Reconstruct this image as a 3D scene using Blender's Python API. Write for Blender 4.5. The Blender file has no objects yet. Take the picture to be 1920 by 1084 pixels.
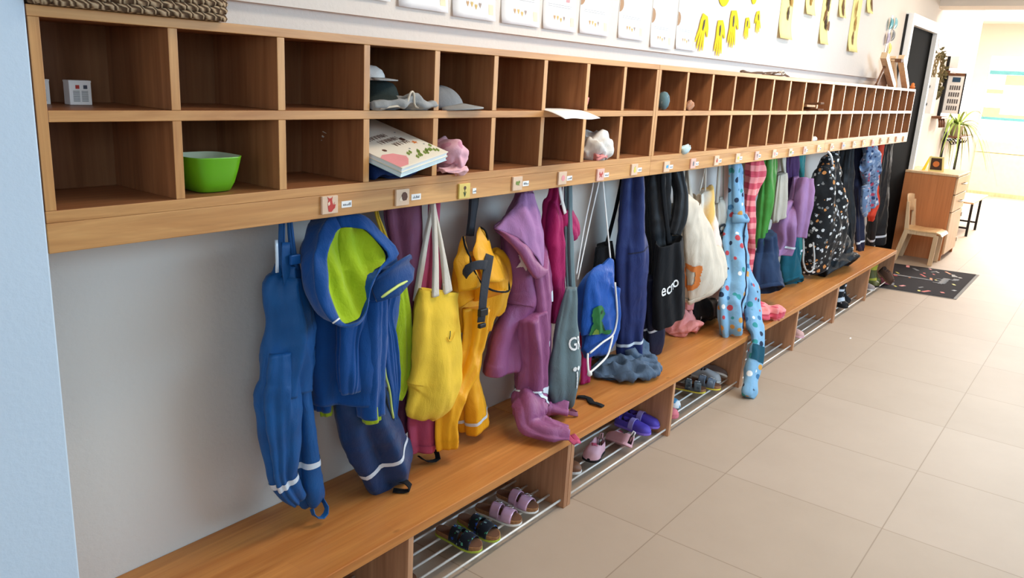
import bpy, bmesh, math, random
from mathutils import Vector, Matrix, noise
SC = bpy.context.scene
COL = SC.collection
PI = math.pi

# ---------------------------------------------------------------- camera
cam_d = bpy.data.cameras.new('camera')
cam = bpy.data.objects.new('camera', cam_d)
COL.objects.link(cam)
cam_d.sensor_fit = 'HORIZONTAL'
cam_d.sensor_width = 36.0
cam_d.lens = 36.0 * 1501.17 / 1920.0
cam_d.clip_start = 0.05
cam_d.clip_end = 60
_r, _u, _b = [[0.608181, -0.791855, 0.055518], [0.172352, 0.199999, 0.964518], [-0.774862, -0.577033, 0.258113]]
cam.matrix_world = Matrix(((_r[0], _u[0], _b[0], [-0.6176, -1.4952, 1.5129][0]), (_r[1], _u[1], _b[1], [-0.6176, -1.4952, 1.5129][1]), (_r[2], _u[2], _b[2], [-0.6176, -1.4952, 1.5129][2]), (0, 0, 0, 1)))
SC.camera = cam

# ---------------------------------------------------------------- look
SC.view_settings.view_transform = 'Standard'
SC.view_settings.look = 'None'
SC.view_settings.gamma = 1.0
SC.view_settings.use_curve_mapping = False
SC.view_settings.exposure = 0.27
SC.cycles.use_denoising = True
SC.cycles.max_bounces = 7
SC.cycles.diffuse_bounces = 5
SC.cycles.sample_clamp_indirect = 6.0

# ---------------------------------------------------------------- world and daylight
wd = bpy.data.worlds.new('daylight'); SC.world = wd; wd.use_nodes = True
wn = wd.node_tree.nodes
wn['Background'].inputs['Color'].default_value = (0.72, 0.86, 1.0, 1)
wn['Background'].inputs['Strength'].default_value = 0.3

def area(name, loc, target, sx, sy, power, color):
    l = bpy.data.lights.new(name, 'AREA'); l.shape = 'RECTANGLE'; l.size = sx; l.size_y = sy
    l.energy = power; l.color = color
    o = bpy.data.objects.new(name, l); COL.objects.link(o)
    o.location = loc
    o.rotation_euler = (Vector(target) - Vector(loc)).to_track_quat('-Z', 'Y').to_euler()
    return o
# daylight: corridor windows opposite the bench (cool), a small one behind the camera, an added light for the pillar, and the bright far end
area('window_daylight', (3.3, -3.15, 1.9), (2.2, 0.3, 0.7), 4.0, 1.1, 132, (0.42, 0.71, 1.0))
area('pillar_fill_light', (-1.6, -3.15, 1.95), (-0.6, 0.0, 0.9), 1.5, 1.0, 17, (0.42, 0.71, 1.0))  # unseen light added to brighten the left pillar
area('rear_window_daylight', (-3.9, -1.7, 1.6), (0.5, -0.4, 1.0), 2.2, 1.6, 3, (0.5, 0.76, 1.0))
area('far_window_daylight', (14.7, -1.2, 1.7), (8.0, -1.2, 0.6), 2.6, 1.6, 300, (1.0, 0.98, 0.94))
WARM = (1.0, 0.85, 0.68)
for i, (x, p) in enumerate(((1.9, 17), (4.2, 16), (6.8, 18), (9.6, 46), (12.4, 120))):
    area('ceiling_panel_light', (x, -0.75, 2.66), (x, -0.75, 0), 1.3, 0.4, p, WARM if x < 9 else (1.0, 0.96, 0.90))

# ---------------------------------------------------------------- materials
def lin(c):
    return tuple(((v / 255.0) / 12.92 if v / 255.0 <= 0.04045 else ((v / 255.0 + 0.055) / 1.055) ** 2.4) for v in c) + (1.0,)

class NT:
    def __init__(s, name):
        s.m = bpy.data.materials.new(name); s.m.use_nodes = True
        s.n = s.m.node_tree.nodes; s.l = s.m.node_tree.links
        s.p = s.n['Principled BSDF']
    def new(s, t, **k):
        n = s.n.new(t)
        for a, v in k.items():
            if a.startswith('i_'):
                n.inputs[a[2:].replace('_', ' ')].default_value = v
            else:
                setattr(n, a, v)
        return n
    def link(s, a, b): s.l.new(a, b)
    def coord(s, scale=(1, 1, 1), loc=(0, 0, 0), rot=(0, 0, 0)):
        tc = s.new('ShaderNodeTexCoord'); mp = s.new('ShaderNodeMapping')
        mp.inputs['Scale'].default_value = scale; mp.inputs['Location'].default_value = loc; mp.inputs['Rotation'].default_value = rot
        s.link(tc.outputs['Object'], mp.inputs['Vector'])
        return mp.outputs['Vector']
    def noise(s, vec, scale, detail=3, rough=0.5, dist=0.0):
        n = s.new('ShaderNodeTexNoise'); n.inputs['Scale'].default_value = scale; n.inputs['Detail'].default_value = detail
        n.inputs['Roughness'].default_value = rough; n.inputs['Distortion'].default_value = dist
        s.link(vec, n.inputs['Vector']); return n
    def ramp(s, fac, stops, interp='LINEAR'):
        r = s.new('ShaderNodeValToRGB'); e = r.color_ramp.elements; r.color_ramp.interpolation = interp
        while len(e) > 1: e.remove(e[-1])
        e[0].position = stops[0][0]; e[0].color = stops[0][1]
        for p, c in stops[1:]:
            q = e.new(p); q.color = c
        s.link(fac, r.inputs['Fac']); return r.outputs['Color']
    def mix(s, fac, a, b, mode='MIX'):
        m = s.new('ShaderNodeMix', data_type='RGBA', blend_type=mode)
        for sock, v in ((m.inputs[0], fac), (m.inputs[6], a), (m.inputs[7], b)):
            if hasattr(v, 'is_output') or hasattr(v, 'links'): s.link(v, sock)
            else: sock.default_value = v
        return m.outputs[2]
    def bump(s, h, strength=0.2, dist=0.01):
        b = s.new('ShaderNodeBump'); b.inputs['Strength'].default_value = strength; b.inputs['Distance'].default_value = dist
        s.link(h, b.inputs['Height']); s.link(b.outputs['Normal'], s.p.inputs['Normal'])
    def base(s, c):
        if isinstance(c, tuple): s.p.inputs['Base Color'].default_value = c
        else: s.link(c, s.p.inputs['Base Color'])
    def set(s, rough=0.5, metal=0.0, spec=0.5, sheen=0.0):
        s.p.inputs['Roughness'].default_value = rough; s.p.inputs['Metallic'].default_value = metal
        s.p.inputs['Specular IOR Level'].default_value = spec
        s.p.inputs['Sheen Weight'].default_value = sheen
        return s.m

MATS = {}
def plain(name, c, rough=0.6, metal=0.0, spec=0.4, var=0.06, vs=18):
    if name in MATS: return MATS[name]
    t = NT(name); b = lin(c)
    n = t.noise(t.coord(), vs, 3)
    t.base(t.ramp(n.outputs['Fac'], [(0.3, tuple(max(0, v * (1 - var)) for v in b[:3]) + (1,)), (0.7, tuple(min(1, v * (1 + var)) for v in b[:3]) + (1,))]))
    MATS[name] = t.set(rough, metal, spec); return MATS[name]

def cloth(name, c, rough=0.85, spec=0.2, sheen=0.02, weave=900, wr=0.25, c2=None):
    """woven fabric: fine weave bump plus soft wrinkles; c2 = a slightly different worn tone"""
    if name in MATS: return MATS[name]
    t = NT(name); b = lin(c); d = lin(c2) if c2 else tuple(v * 0.88 for v in b[:3]) + (1,)
    v = t.coord()
    n = t.noise(v, 9, 3)
    t.base(t.ramp(n.outputs['Fac'], [(0.35, d), (0.65, b)]))
    w = t.noise(t.coord((1, 1, 0.45)), 26, 4, 0.55, 0.6)
    f = t.noise(v, weave * 0.35, 1)
    a = t.new('ShaderNodeMath', operation='MULTIPLY_ADD'); a.inputs[1].default_value = 0.12
    t.link(f.outputs['Fac'], a.inputs[0]); t.link(w.outputs['Fac'], a.inputs[2])
    t.bump(a.outputs[0], wr, 0.02)
    MATS[name] = t.set(rough, 0, spec, sheen); return MATS[name]

def wood(name, c_lo, c_hi, axis=0, rough=0.42, grain=1.0, staves=0.0, knots=False):
    if name in MATS: return MATS[name]
    t = NT(name)
    sc = [26, 26, 26]; sc[axis] = 1.6
    v = t.coord(tuple(sc))
    n1 = t.noise(v, 1.0 * grain, 5, 0.6, 0.9)
    sc2 = [90, 90, 90]; sc2[axis] = 3.0
    n2 = t.noise(t.coord(tuple(sc2)), 1.0, 3)
    c1 = t.ramp(n1.outputs['Fac'], [(0.30, lin(c_lo)), (0.70, lin(c_hi))])
    dk = t.ramp(n2.outputs['Fac'], [(0.35, (0.82, 0.80, 0.78, 1)), (0.6, (1, 1, 1, 1))])
    col = t.mix(0.6, c1, dk, 'MULTIPLY')
    if staves:
        br = t.new('ShaderNodeTexBrick')
        br.offset = 0.37; br.offset_frequency = 2
        br.inputs['Scale'].default_value = 1.0
        br.inputs['Brick Width'].default_value = 0.78; br.inputs['Row Height'].default_value = staves
        br.inputs['Mortar Size'].default_value = 0.0
        br.inputs['Color1'].default_value = (0.78, 0.74, 0.70, 1); br.inputs['Color2'].default_value = (1.0, 1.0, 1.0, 1)
        t.link(t.coord(), br.inputs['Vector'])
        col = t.mix(0.75, col, br.outputs['Color'], 'MULTIPLY')
    if knots:
        vo = t.new('ShaderNodeTexVoronoi'); vo.inputs['Scale'].default_value = 2.1
        t.link(t.coord((1.0, 2.2, 1.0), (0.3, 0.1, 0)), vo.inputs['Vector'])
        kk = t.ramp(vo.outputs['Distance'], [(0.022, (0.30, 0.18, 0.10, 1)), (0.05, (1, 1, 1, 1))])
        col = t.mix(0.9, col, kk, 'MULTIPLY')
    t.base(col)
    t.bump(n2.outputs['Fac'], 0.06, 0.004)
    MATS[name] = t.set(rough, 0, 0.35); return MATS[name]

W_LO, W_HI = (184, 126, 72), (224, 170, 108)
B_LO, B_HI = (140, 88, 54), (176, 118, 76)  # darker copy of the oak, with the cells' shade put into its colour
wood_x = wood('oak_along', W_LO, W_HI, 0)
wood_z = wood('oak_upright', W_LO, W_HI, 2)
board_x = wood('oak_shaded_along', B_LO, B_HI, 0)
board_z = wood('oak_shaded_upright', B_LO, B_HI, 2)
wood_in = wood('oak_shaded_panel', (124, 80, 50), (152, 104, 68), 2)  # back panel tone darkened to paint in the shade inside the cells
wood_bench = wood('alder_bench', (188, 114, 54), (216, 148, 80), 0, 0.34, 0.8, 0.052, True)
wood_leg = wood('alder_upright', (168, 118, 84), (200, 150, 112), 2)
wood_pale = wood('beech', (214, 176, 134), (232, 200, 160), 2, 0.4)
wood_beech = wood('beech_side', (190, 120, 72), (204, 132, 82), 2, 0.45)
wood_brown = wood('dark_wood', (96, 60, 38), (126, 84, 56), 0, 0.6)

def wallmat(name, c, bump=0.12, sc=55):
    t = NT(name); v = t.coord()
    n = t.noise(v, 3, 2)
    b = lin(c)
    t.base(t.ramp(n.outputs['Fac'], [(0.3, tuple(x * 0.97 for x in b[:3]) + (1,)), (0.7, b)]))
    g = t.noise(v, sc, 4, 0.6)
    t.bump(g.outputs['Fac'], bump, 0.01)
    return t.set(0.8, 0, 0.2)
m_wall = wallmat('white_plaster', (222, 213, 202))
m_pillar = wallmat('rough_plaster', (206, 222, 236), 0.10, 70)
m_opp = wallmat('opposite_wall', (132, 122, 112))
m_ceil = wallmat('ceiling_paint', (240, 238, 232), 0.05)

def floormat():
    t = NT('floor_tiles')
    br = t.new('ShaderNodeTexBrick'); br.offset = 0.0; br.squash = 1.0
    br.inputs['Scale'].default_value = 1.0; br.inputs['Brick Width'].default_value = 0.6; br.inputs['Row Height'].default_value = 0.6
    br.inputs['Mortar Size'].default_value = 0.0022; br.inputs['Mortar Smooth'].default_value = 0.2
    br.inputs['Color1'].default_value = lin((170, 150, 130)); br.inputs['Color2'].default_value = lin((176, 156, 137))
    br.inputs['Mortar'].default_value = lin((146, 126, 107))
    t.link(t.coord((1, 1, 1), (-1.6993 + 3.0, 0.4557 + 3.0, 0)), br.inputs['Vector'])
    n = t.noise(t.coord(), 2.3, 5, 0.65)
    col = t.mix(0.5, br.outputs['Color'], t.ramp(n.outputs['Fac'], [(0.3, (0.86, 0.85, 0.84, 1)), (0.7, (1, 1, 1, 1))]), 'MULTIPLY')
    t.base(col)
    f = t.noise(t.coord(), 160, 2)
    a = t.new('ShaderNodeMath', operation='MULTIPLY_ADD'); a.inputs[1].default_value = -1.0
    t.link(br.outputs['Fac'], a.inputs[0])
    s2 = t.new('ShaderNodeMath', operation='MULTIPLY'); s2.inputs[1].default_value = 0.15
    t.link(f.outputs['Fac'], s2.inputs[0]); t.link(s2.outputs[0], a.inputs[2])
    t.bump(a.outputs[0], 0.15, 0.004)
    return t.set(0.6, 0, 0.3)
m_floor = floormat()
m_metal = plain('brushed_steel', (200, 200, 196), 0.3, 0.9, 0.5, 0.02)
m_rod = plain('white_rod', (222, 220, 214), 0.35, 0.2, 0.5, 0.02)
m_black = plain('black_plastic', (20, 20, 22), 0.5)
m_blackmetal = plain('black_metal', (24, 24, 26), 0.45, 0.3)
m_white = plain('white_paint', (240, 240, 238), 0.5, 0, 0.4, 0.02)
m_paper = plain('white_paper', (244, 243, 240), 0.9, 0, 0.1, 0.015)
m_refl = plain('reflective_tape', (214, 226, 236), 0.35, 0.1, 0.6, 0.04, 60)

# ---------------------------------------------------------------- mesh helpers
class MB:
    def __init__(s): s.v = []; s.f = []; s.mi = []; s.cur = 0
    def add(s, vs, fs):
        o = len(s.v); s.v += [Vector(p) for p in vs]
        for f in fs:
            s.f.append([i + o for i in f]); s.mi.append(s.cur)
    def box(s, x0, x1, y0, y1, z0, z1):
        p = [(x, y, z) for z in (z0, z1) for y in (y0, y1) for x in (x0, x1)]
        s.add(p, [(0, 2, 3, 1), (4, 5, 7, 6), (0, 1, 5, 4), (2, 6, 7, 3), (0, 4, 6, 2), (1, 3, 7, 5)]); return s
    def bar(s, a, b, wx, wy, up=(0, 0, 1)):
        a = Vector(a); b = Vector(b); t = (b - a).normalized(); u = Vector(up)
        l = t.cross(u)
        if l.length < 1e-4: l = Vector((1, 0, 0))
        l.normalize(); n = l.cross(t)
        p = []
        for c in (a, b):
            for i, j in ((-1, -1), (1, -1), (1, 1), (-1, 1)): p.append(c + l * (i * wx / 2) + n * (j * wy / 2))
        s.add(p, [(3, 2, 1, 0), (4, 5, 6, 7)] + [(i, (i + 1) % 4, 4 + (i + 1) % 4, 4 + i) for i in range(4)]); return s
    def tube(s, pts, r, n=8, closed=False):
        pts = [Vector(p) for p in pts]; N = len(pts); rr = r if isinstance(r, (list, tuple)) else [r] * N
        vs = []; prev = None
        for i, p in enumerate(pts):
            t = (pts[(i + 1) % N] - pts[i - 1]) if closed else (pts[min(i + 1, N - 1)] - pts[max(i - 1, 0)])
            if t.length < 1e-9: t = Vector((0, 0, 1))
            t.normalize()
            if prev is None: prev = Vector((0, 0, 1)) if abs(t.z) < 0.9 else Vector((1, 0, 0))
            l = t.cross(prev)
            if l.length < 1e-6: l = t.orthogonal()
            l.normalize(); u = l.cross(t); prev = u
            for k in range(n):
                a = 2 * PI * k / n; vs.append(p + l * (math.cos(a) * rr[i]) + u * (math.sin(a) * rr[i]))
        fs = []
        M = N if closed else N - 1
        for i in range(M):
            for k in range(n):
                a = i * n + k; b = i * n + (k + 1) % n; j = ((i + 1) % N) * n
                fs.append((a, b, j + (k + 1) % n, j + k))
        if not closed:
            fs.append(tuple(range(n))[::-1]); fs.append(tuple(range((N - 1) * n, N * n)))
        s.add(vs, fs); return s
    def prism(s, poly, f, d):
        """poly: 2-D outline; f maps (u, v) to a 3-D point; d: thickness vector"""
        n = len(poly); d = Vector(d); a = [Vector(f(*q)) for q in poly]
        s.add(a + [p + d for p in a], [tuple(range(n))[::-1], tuple(range(n, 2 * n))] + [(i, (i + 1) % n, n + (i + 1) % n, n + i) for i in range(n)]); return s
    def flat(s, poly, f):
        s.add([f(*q) for q in poly], [tuple(range(len(poly)))]); return s
    def grid(s, P):
        """P: rows of points"""
        m, n = len(P), len(P[0])
        s.add([p for r in P for p in r], [(i * n + j, i * n + j + 1, (i + 1) * n + j + 1, (i + 1) * n + j) for i in range(m - 1) for j in range(n - 1)]); return s
    def lathe(s, prof, c, n=24, sx=1.0, sy=1.0):
        vs = []; c = Vector(c)
        for r, z in prof:
            for k in range(n):
                a = 2 * PI * k / n; vs.append(c + Vector((r * sx * math.cos(a), r * sy * math.sin(a), z)))
        m = len(prof)
        fs = [(i * n + k, i * n + (k + 1) % n, (i + 1) * n + (k + 1) % n, (i + 1) * n + k) for i in range(m - 1) for k in range(n)]
        fs.append(tuple(range(n))[::-1]); fs.append(tuple(range((m - 1) * n, m * n)))
        s.add(vs, fs); return s
    def xf(s, M):
        s.v = [M @ p for p in s.v]; return s
    def build(s, name, mat, parent=None, smooth=False, bevel=0, solid=0, fix=True, label=None):
        me = bpy.data.meshes.new(name)
        off = wloc(parent)
        me.from_pydata([tuple(p - off) for p in s.v], [], s.f)
        mats = mat if isinstance(mat, (list, tuple)) else [mat]
        for m in mats: me.materials.append(m)
        if len(mats) > 1: me.polygons.foreach_set('material_index', s.mi)
        if fix:
            bm = bmesh.new(); bm.from_mesh(me); bmesh.ops.recalc_face_normals(bm, faces=bm.faces); bm.to_mesh(me); bm.free()
        if smooth: me.polygons.foreach_set('use_smooth', [True] * len(me.polygons))
        o = bpy.data.objects.new(name, me); COL.objects.link(o)
        if parent: o.parent = parent
        if solid:
            md = o.modifiers.new('thickness', 'SOLIDIFY'); md.thickness = solid; md.offset = 0
        if bevel:
            md = o.modifiers.new('bevel', 'BEVEL'); md.width = bevel; md.segments = 2; md.limit_method = 'ANGLE'
        if label: o['label'] = label
        return o
def wloc(o):
    v = Vector((0, 0, 0))
    while o is not None:
        v += o.location; o = o.parent
    return v
def tag(o, label, cat, group=None):
    o['label'] = label; o['category'] = cat
    if group: o['group'] = group
    return o
def thing(name, label, cat, loc, group=None):
    o = bpy.data.objects.new(name, None); o.empty_display_size = 0.05; COL.objects.link(o)
    o.location = loc
    return tag(o, label, cat, group)
def top(o, loc):
    """put a single-mesh thing's origin at loc (its base)"""
    loc = Vector(loc); o.data.transform(Matrix.Translation(-loc)); o.location = loc; return o
def struct(name, mb, mat, parent=None, **k):
    o = mb.build(name, mat, parent, **k)
    if not parent: o['kind'] = 'structure'
    return o
def rnd(seed): return random.Random(seed)

def catmull(P, t):
    """P: list of tuples, t in 0..len-1"""
    n = len(P); i = min(int(t), n - 2); u = t - i
    p0, p1, p2, p3 = P[max(i - 1, 0)], P[i], P[i + 1], P[min(i + 2, n - 1)]
    out = []
    for a, b, c, d in zip(p0, p1, p2, p3):
        m1 = (c - a) * 0.5; m2 = (d - b) * 0.5
        out.append((2 * u ** 3 - 3 * u ** 2 + 1) * b + (u ** 3 - 2 * u ** 2 + u) * m1 + (-2 * u ** 3 + 3 * u ** 2) * c + (u ** 3 - u ** 2) * m2)
    return out

class Sweep:
    """cloth tube through sections (x, y, z, half width, half depth) with lengthwise folds"""
    def __init__(s, secs, seed=0, fold=0.008, nz=0.004, lat=(1, 0, 0), pw=2.2, nseg=72, step=0.008, clampz=0.288, crumple=0.45):
        if clampz is not None:
            secs = [q for i, q in enumerate(secs)]
            secs = [(q[0], q[1], max(q[2], clampz), q[3], q[4]) for q in secs]
        s.S = [tuple(q) for q in secs]; s.fold = fold; s.nz = nz; s.crumple = crumple; s.lat = Vector(lat); s.pw = pw; s.n = nseg
        r = rnd(seed * 7 + 3); s.ph = [r.uniform(0, 6.28) for _ in range(6)]; s.dr = [r.uniform(-1.5, 1.5) for _ in range(4)]
        s.off = Vector((r.uniform(0, 50), r.uniform(0, 50), r.uniform(0, 50)))
        # arc-length table
        K = (len(s.S) - 1) * 12; s.tab = [0.0]; s.K = K
        pp = Vector(catmull(s.S, 0)[:3])
        for i in range(1, K + 1):
            p = Vector(catmull(s.S, i / 12)[:3]); s.tab.append(s.tab[-1] + (p - pp).length); pp = p
        s.L = max(s.tab[-1], 1e-4)
        s.m = max(4, int(s.L / step))
    def at(s, d):
        d = min(max(d, 0), s.L); lo = 0
        import bisect
        i = min(max(bisect.bisect_left(s.tab, d), 1), s.K); a, b = s.tab[i - 1], s.tab[i]
        t = (i - 1 + ((d - a) / (b - a) if b > a else 0)) / 12
        return t
    def frame(s, d):
        t = s.at(d); q = catmull(s.S, t); e = 0.06
        a = Vector(catmull(s.S, max(t - e, 0))[:3]); b = Vector(catmull(s.S, min(t + e, len(s.S) - 1))[:3])
        T = (b - a)
        if T.length < 1e-7: T = Vector((0, 0, -1))
        T.normalize()
        L = s.lat - T * s.lat.dot(T)
        if L.length < 1e-3: L = T.orthogonal()
        L.normalize(); B = T.cross(L)
        return Vector(q[:3]), L, B, max(q[3], 0.0015), max(q[4], 0.0015)
    def pos(s, d, th, off=0.0):
        """d: metres along, th: angle"""
        if d != s.__dict__.get('cd'): s.cd = d; s.cf = s.frame(d)
        c, L, B, a, b = s.cf
        ct, st = math.cos(th), math.sin(th); e = 2.0 / s.pw
        x = a * math.copysign(abs(ct) ** e, ct); y = b * math.copysign(abs(st) ** e, st)
        nx, ny = x / (a * a), y / (b * b); nl = math.hypot(nx, ny) or 1.0; nx /= nl; ny /= nl
        u = d / 0.5
        def cr(v): return 2 * (0.5 + 0.5 * math.sin(v)) ** 0.65 - 1   # rounded ridge, tighter valley
        tw = th + 0.45 * math.sin(th + s.ph[3]) + 0.22 * math.sin(2 * th + s.ph[4])
        w = (0.60 * cr(3 * tw + s.ph[0] + s.dr[0] * u) + 0.42 * cr(5 * tw + s.ph[1] + s.dr[1] * u + 0.6 * math.sin(2 * u + s.ph[3])) + 0.12 * cr(8 * tw + s.ph[2] + 1.6 * s.dr[2] * u))
        am = min(1.45 * s.fold, 0.42 * min(a, b) + 0.0005)
        p = c + L * x + B * y
        k = noise.noise(Vector((p.x * 17, p.y * 17, p.z * 2.6)) + s.off)
        F = 1.2 if s.crumple > 1 else 1.0
        r1 = noise.noise(Vector((p.x * 13 + p.z * 2.2, p.y * 13, p.z * 2.0 * F * F)) * F + s.off * 1.3)
        r2 = noise.noise(Vector((p.x * 12 - p.z * 9, p.y * 14, p.z * 11 + p.x * 8)) * F + s.off * 0.7)
        k = 0.6 * k + 1.5 * (0.24 - abs(r1)) * 2 + s.crumple * (0.2 - abs(r2)) * 2
        h = am * w + min(1.5 * s.nz, (0.30 if s.crumple < 1 else 0.6) * min(a, b)) * k + off
        return p + L * (nx * h) + B * (ny * h)
    def mesh(s, d0=0, d1=None, open0=False, open1=False, off=0.0):
        d1 = s.L if d1 is None else d1
        m = max(3, int((d1 - d0) / (s.L / s.m)))
        mb = MB(); R = []
        for i in range(m + 1):
            d = d0 + (d1 - d0) * i / m
            R.append([s.pos(d, 2 * PI * k / s.n, off) for k in range(s.n)])
        def capring(R0, d, inward, opn):
            c = sum(R0, Vector()) / len(R0)
            out = []
            if opn:
                t = inward * 0.035
                cc, L, B, a, b = s.frame(d); T = L.cross(B) * -1
                # thickness lip then inner wall
                out.append([c + (p - c) * 0.93 for p in R0])
                out.append([c + (p - c) * 0.86 + (s.frame(min(max(d + t, 0), s.L))[0] - s.frame(d)[0]) for p in R0])
            else:
                out.append([c + (p - c) * 0.6 for p in R0])
            return out, c
        rows = R
        c0, ca = capring(R[0], d0, 1, open0); c1, cb = capring(R[-1], d1, -1, open1)
        rows = c0[::-1] + R + c1
        n = s.n; M = len(rows)
        vs = [p for r in rows for p in r]
        fs = [(i * n + k, i * n + (k + 1) % n, (i + 1) * n + (k + 1) % n, (i + 1) * n + k) for i in range(M - 1) for k in range(n)]
        ca = sum(rows[0], Vector()) / n; cb = sum(rows[-1], Vector()) / n
        vs += [ca, cb]; ia = M * n; ib = ia + 1
        fs += [(ia, (k + 1) % n, k) for k in range(n)]
        fs += [(ib, (M - 1) * n + k, (M - 1) * n + (k + 1) % n) for k in range(n)]
        mb.add(vs, fs); return mb
    def band(s, d0, d1, th0=0, th1=2 * PI, off=0.0016, n=None):
        """strip of tape lying on the cloth"""
        n = n or max(6, int(abs(th1 - th0) / 0.13)); m = max(2, int((d1 - d0) / 0.008))
        P = [[s.pos(d0 + (d1 - d0) * i / m, th0 + (th1 - th0) * k / n, off) for k in range(n + 1)] for i in range(m + 1)]
        return MB().grid(P)
    def patch(s, d, th, poly, off=0.0022):
        """flat print polygon (u right, v up, metres) laid on the cloth around (d, th)"""
        c, L, B, a, b = s.frame(d); r = math.hypot(a * math.sin(th), b * math.cos(th)) or a
        return lambda u, v: s.pos(d - v, th - u / max(r, 0.01), off)
    def dz(s, z):
        """distance along at which the centre line reaches height z"""
        best = min(range(s.K + 1), key=lambda i: abs(catmull(s.S, i / 12)[2] - z)); return s.tab[best]

def garment(name, mat, parent, key, seed, fold=0.008, nz=0.004, open0=False, open1=True, lat=(1, 0, 0), pw=1.7, secs=None, clampz=0.288, nseg=72, label=None, crumple=0.45):
    sw = Sweep(secs or G[key], seed, fold, nz, lat, pw, nseg=nseg, clampz=clampz, crumple=crumple)
    o = sw.mesh(0, None, open0, open1).build(name, mat, parent, smooth=True, label=label)
    return sw, o
def ribbon(name, mat, parent, pts, w, t=0.002, wd=(1, 0, 0), label=None, pw=5, clampz=None):
    """flat webbing through pts, width w along wd"""
    secs = [(p[0], p[1], p[2], w / 2, t / 2 + 0.0006) for p in pts]
    sw = Sweep(secs, 1, 0, 0, wd, pw, nseg=12, step=0.015, clampz=clampz)
    return sw.mesh().build(name, mat, parent, smooth=True, label=label)
def text_polys(txt, size, bold=0.012):
    """outline polygons of a word as flat mesh: returns (verts2d, faces)"""
    cu = bpy.data.curves.new('lettering', 'FONT'); cu.body = txt; cu.size = size; cu.resolution_u = 3; cu.offset = bold * size
    ob = bpy.data.objects.new('lettering', cu); COL.objects.link(ob)
    dg = bpy.context.evaluated_depsgraph_get(); dg.update()
    me = bpy.data.meshes.new_from_object(ob.evaluated_get(dg))
    v = [(p.co.x, p.co.y) for p in me.vertices]; f = [tuple(p.vertices) for p in me.polygons]
    bpy.data.objects.remove(ob); bpy.data.curves.remove(cu); bpy.data.meshes.remove(me)
    return v, f
def text_on(name, txt, size, f, mat, parent, stretch=(1, 1), label=None):
    v, fc = text_polys(txt, size)
    if not v: return None
    w = max(p[0] for p in v)
    mb = MB(); mb.add([f((p[0] - w / 2) * stretch[0], p[1] * stretch[1]) for p in v], fc)
    return mb.build(name, mat, parent, fix=False, label=label)
def decal(mb, poly, f, step=0.0035):
    """fill a 2-D outline with small faces so that it follows curved cloth"""
    def inside(x, y):
        c = False; n = len(poly)
        for i in range(n):
            x0, y0 = poly[i]; x1, y1 = poly[i - 1]
            if (y0 > y) != (y1 > y) and x < (x1 - x0) * (y - y0) / (y1 - y0) + x0: c = not c
        return c
    xs = [p[0] for p in poly]; ys = [p[1] for p in poly]; idx = {}; vs = []; fs = []
    nx = int((max(xs) - min(xs)) / step) + 1; ny = int((max(ys) - min(ys)) / step) + 1
    def vid(i, j):
        if (i, j) not in idx: idx[i, j] = len(vs); vs.append(f(min(xs) + i * step, min(ys) + j * step))
        return idx[i, j]
    for i in range(nx):
        for j in range(ny):
            if inside(min(xs) + (i + .5) * step, min(ys) + (j + .5) * step): fs.append((vid(i, j), vid(i + 1, j), vid(i + 1, j + 1), vid(i, j + 1)))
    mb.add(vs, fs); return mb
def circle(r, n=16, cx=0, cy=0, a0=0, a1=2 * PI, sy=1.0):
    full = abs(a1 - a0 - 2 * PI) < 1e-6
    return [(cx + r * math.cos(a0 + (a1 - a0) * i / (n if full else n - 1)), cy + sy * r * math.sin(a0 + (a1 - a0) * i / (n if full else n - 1))) for i in range(n)]

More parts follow.
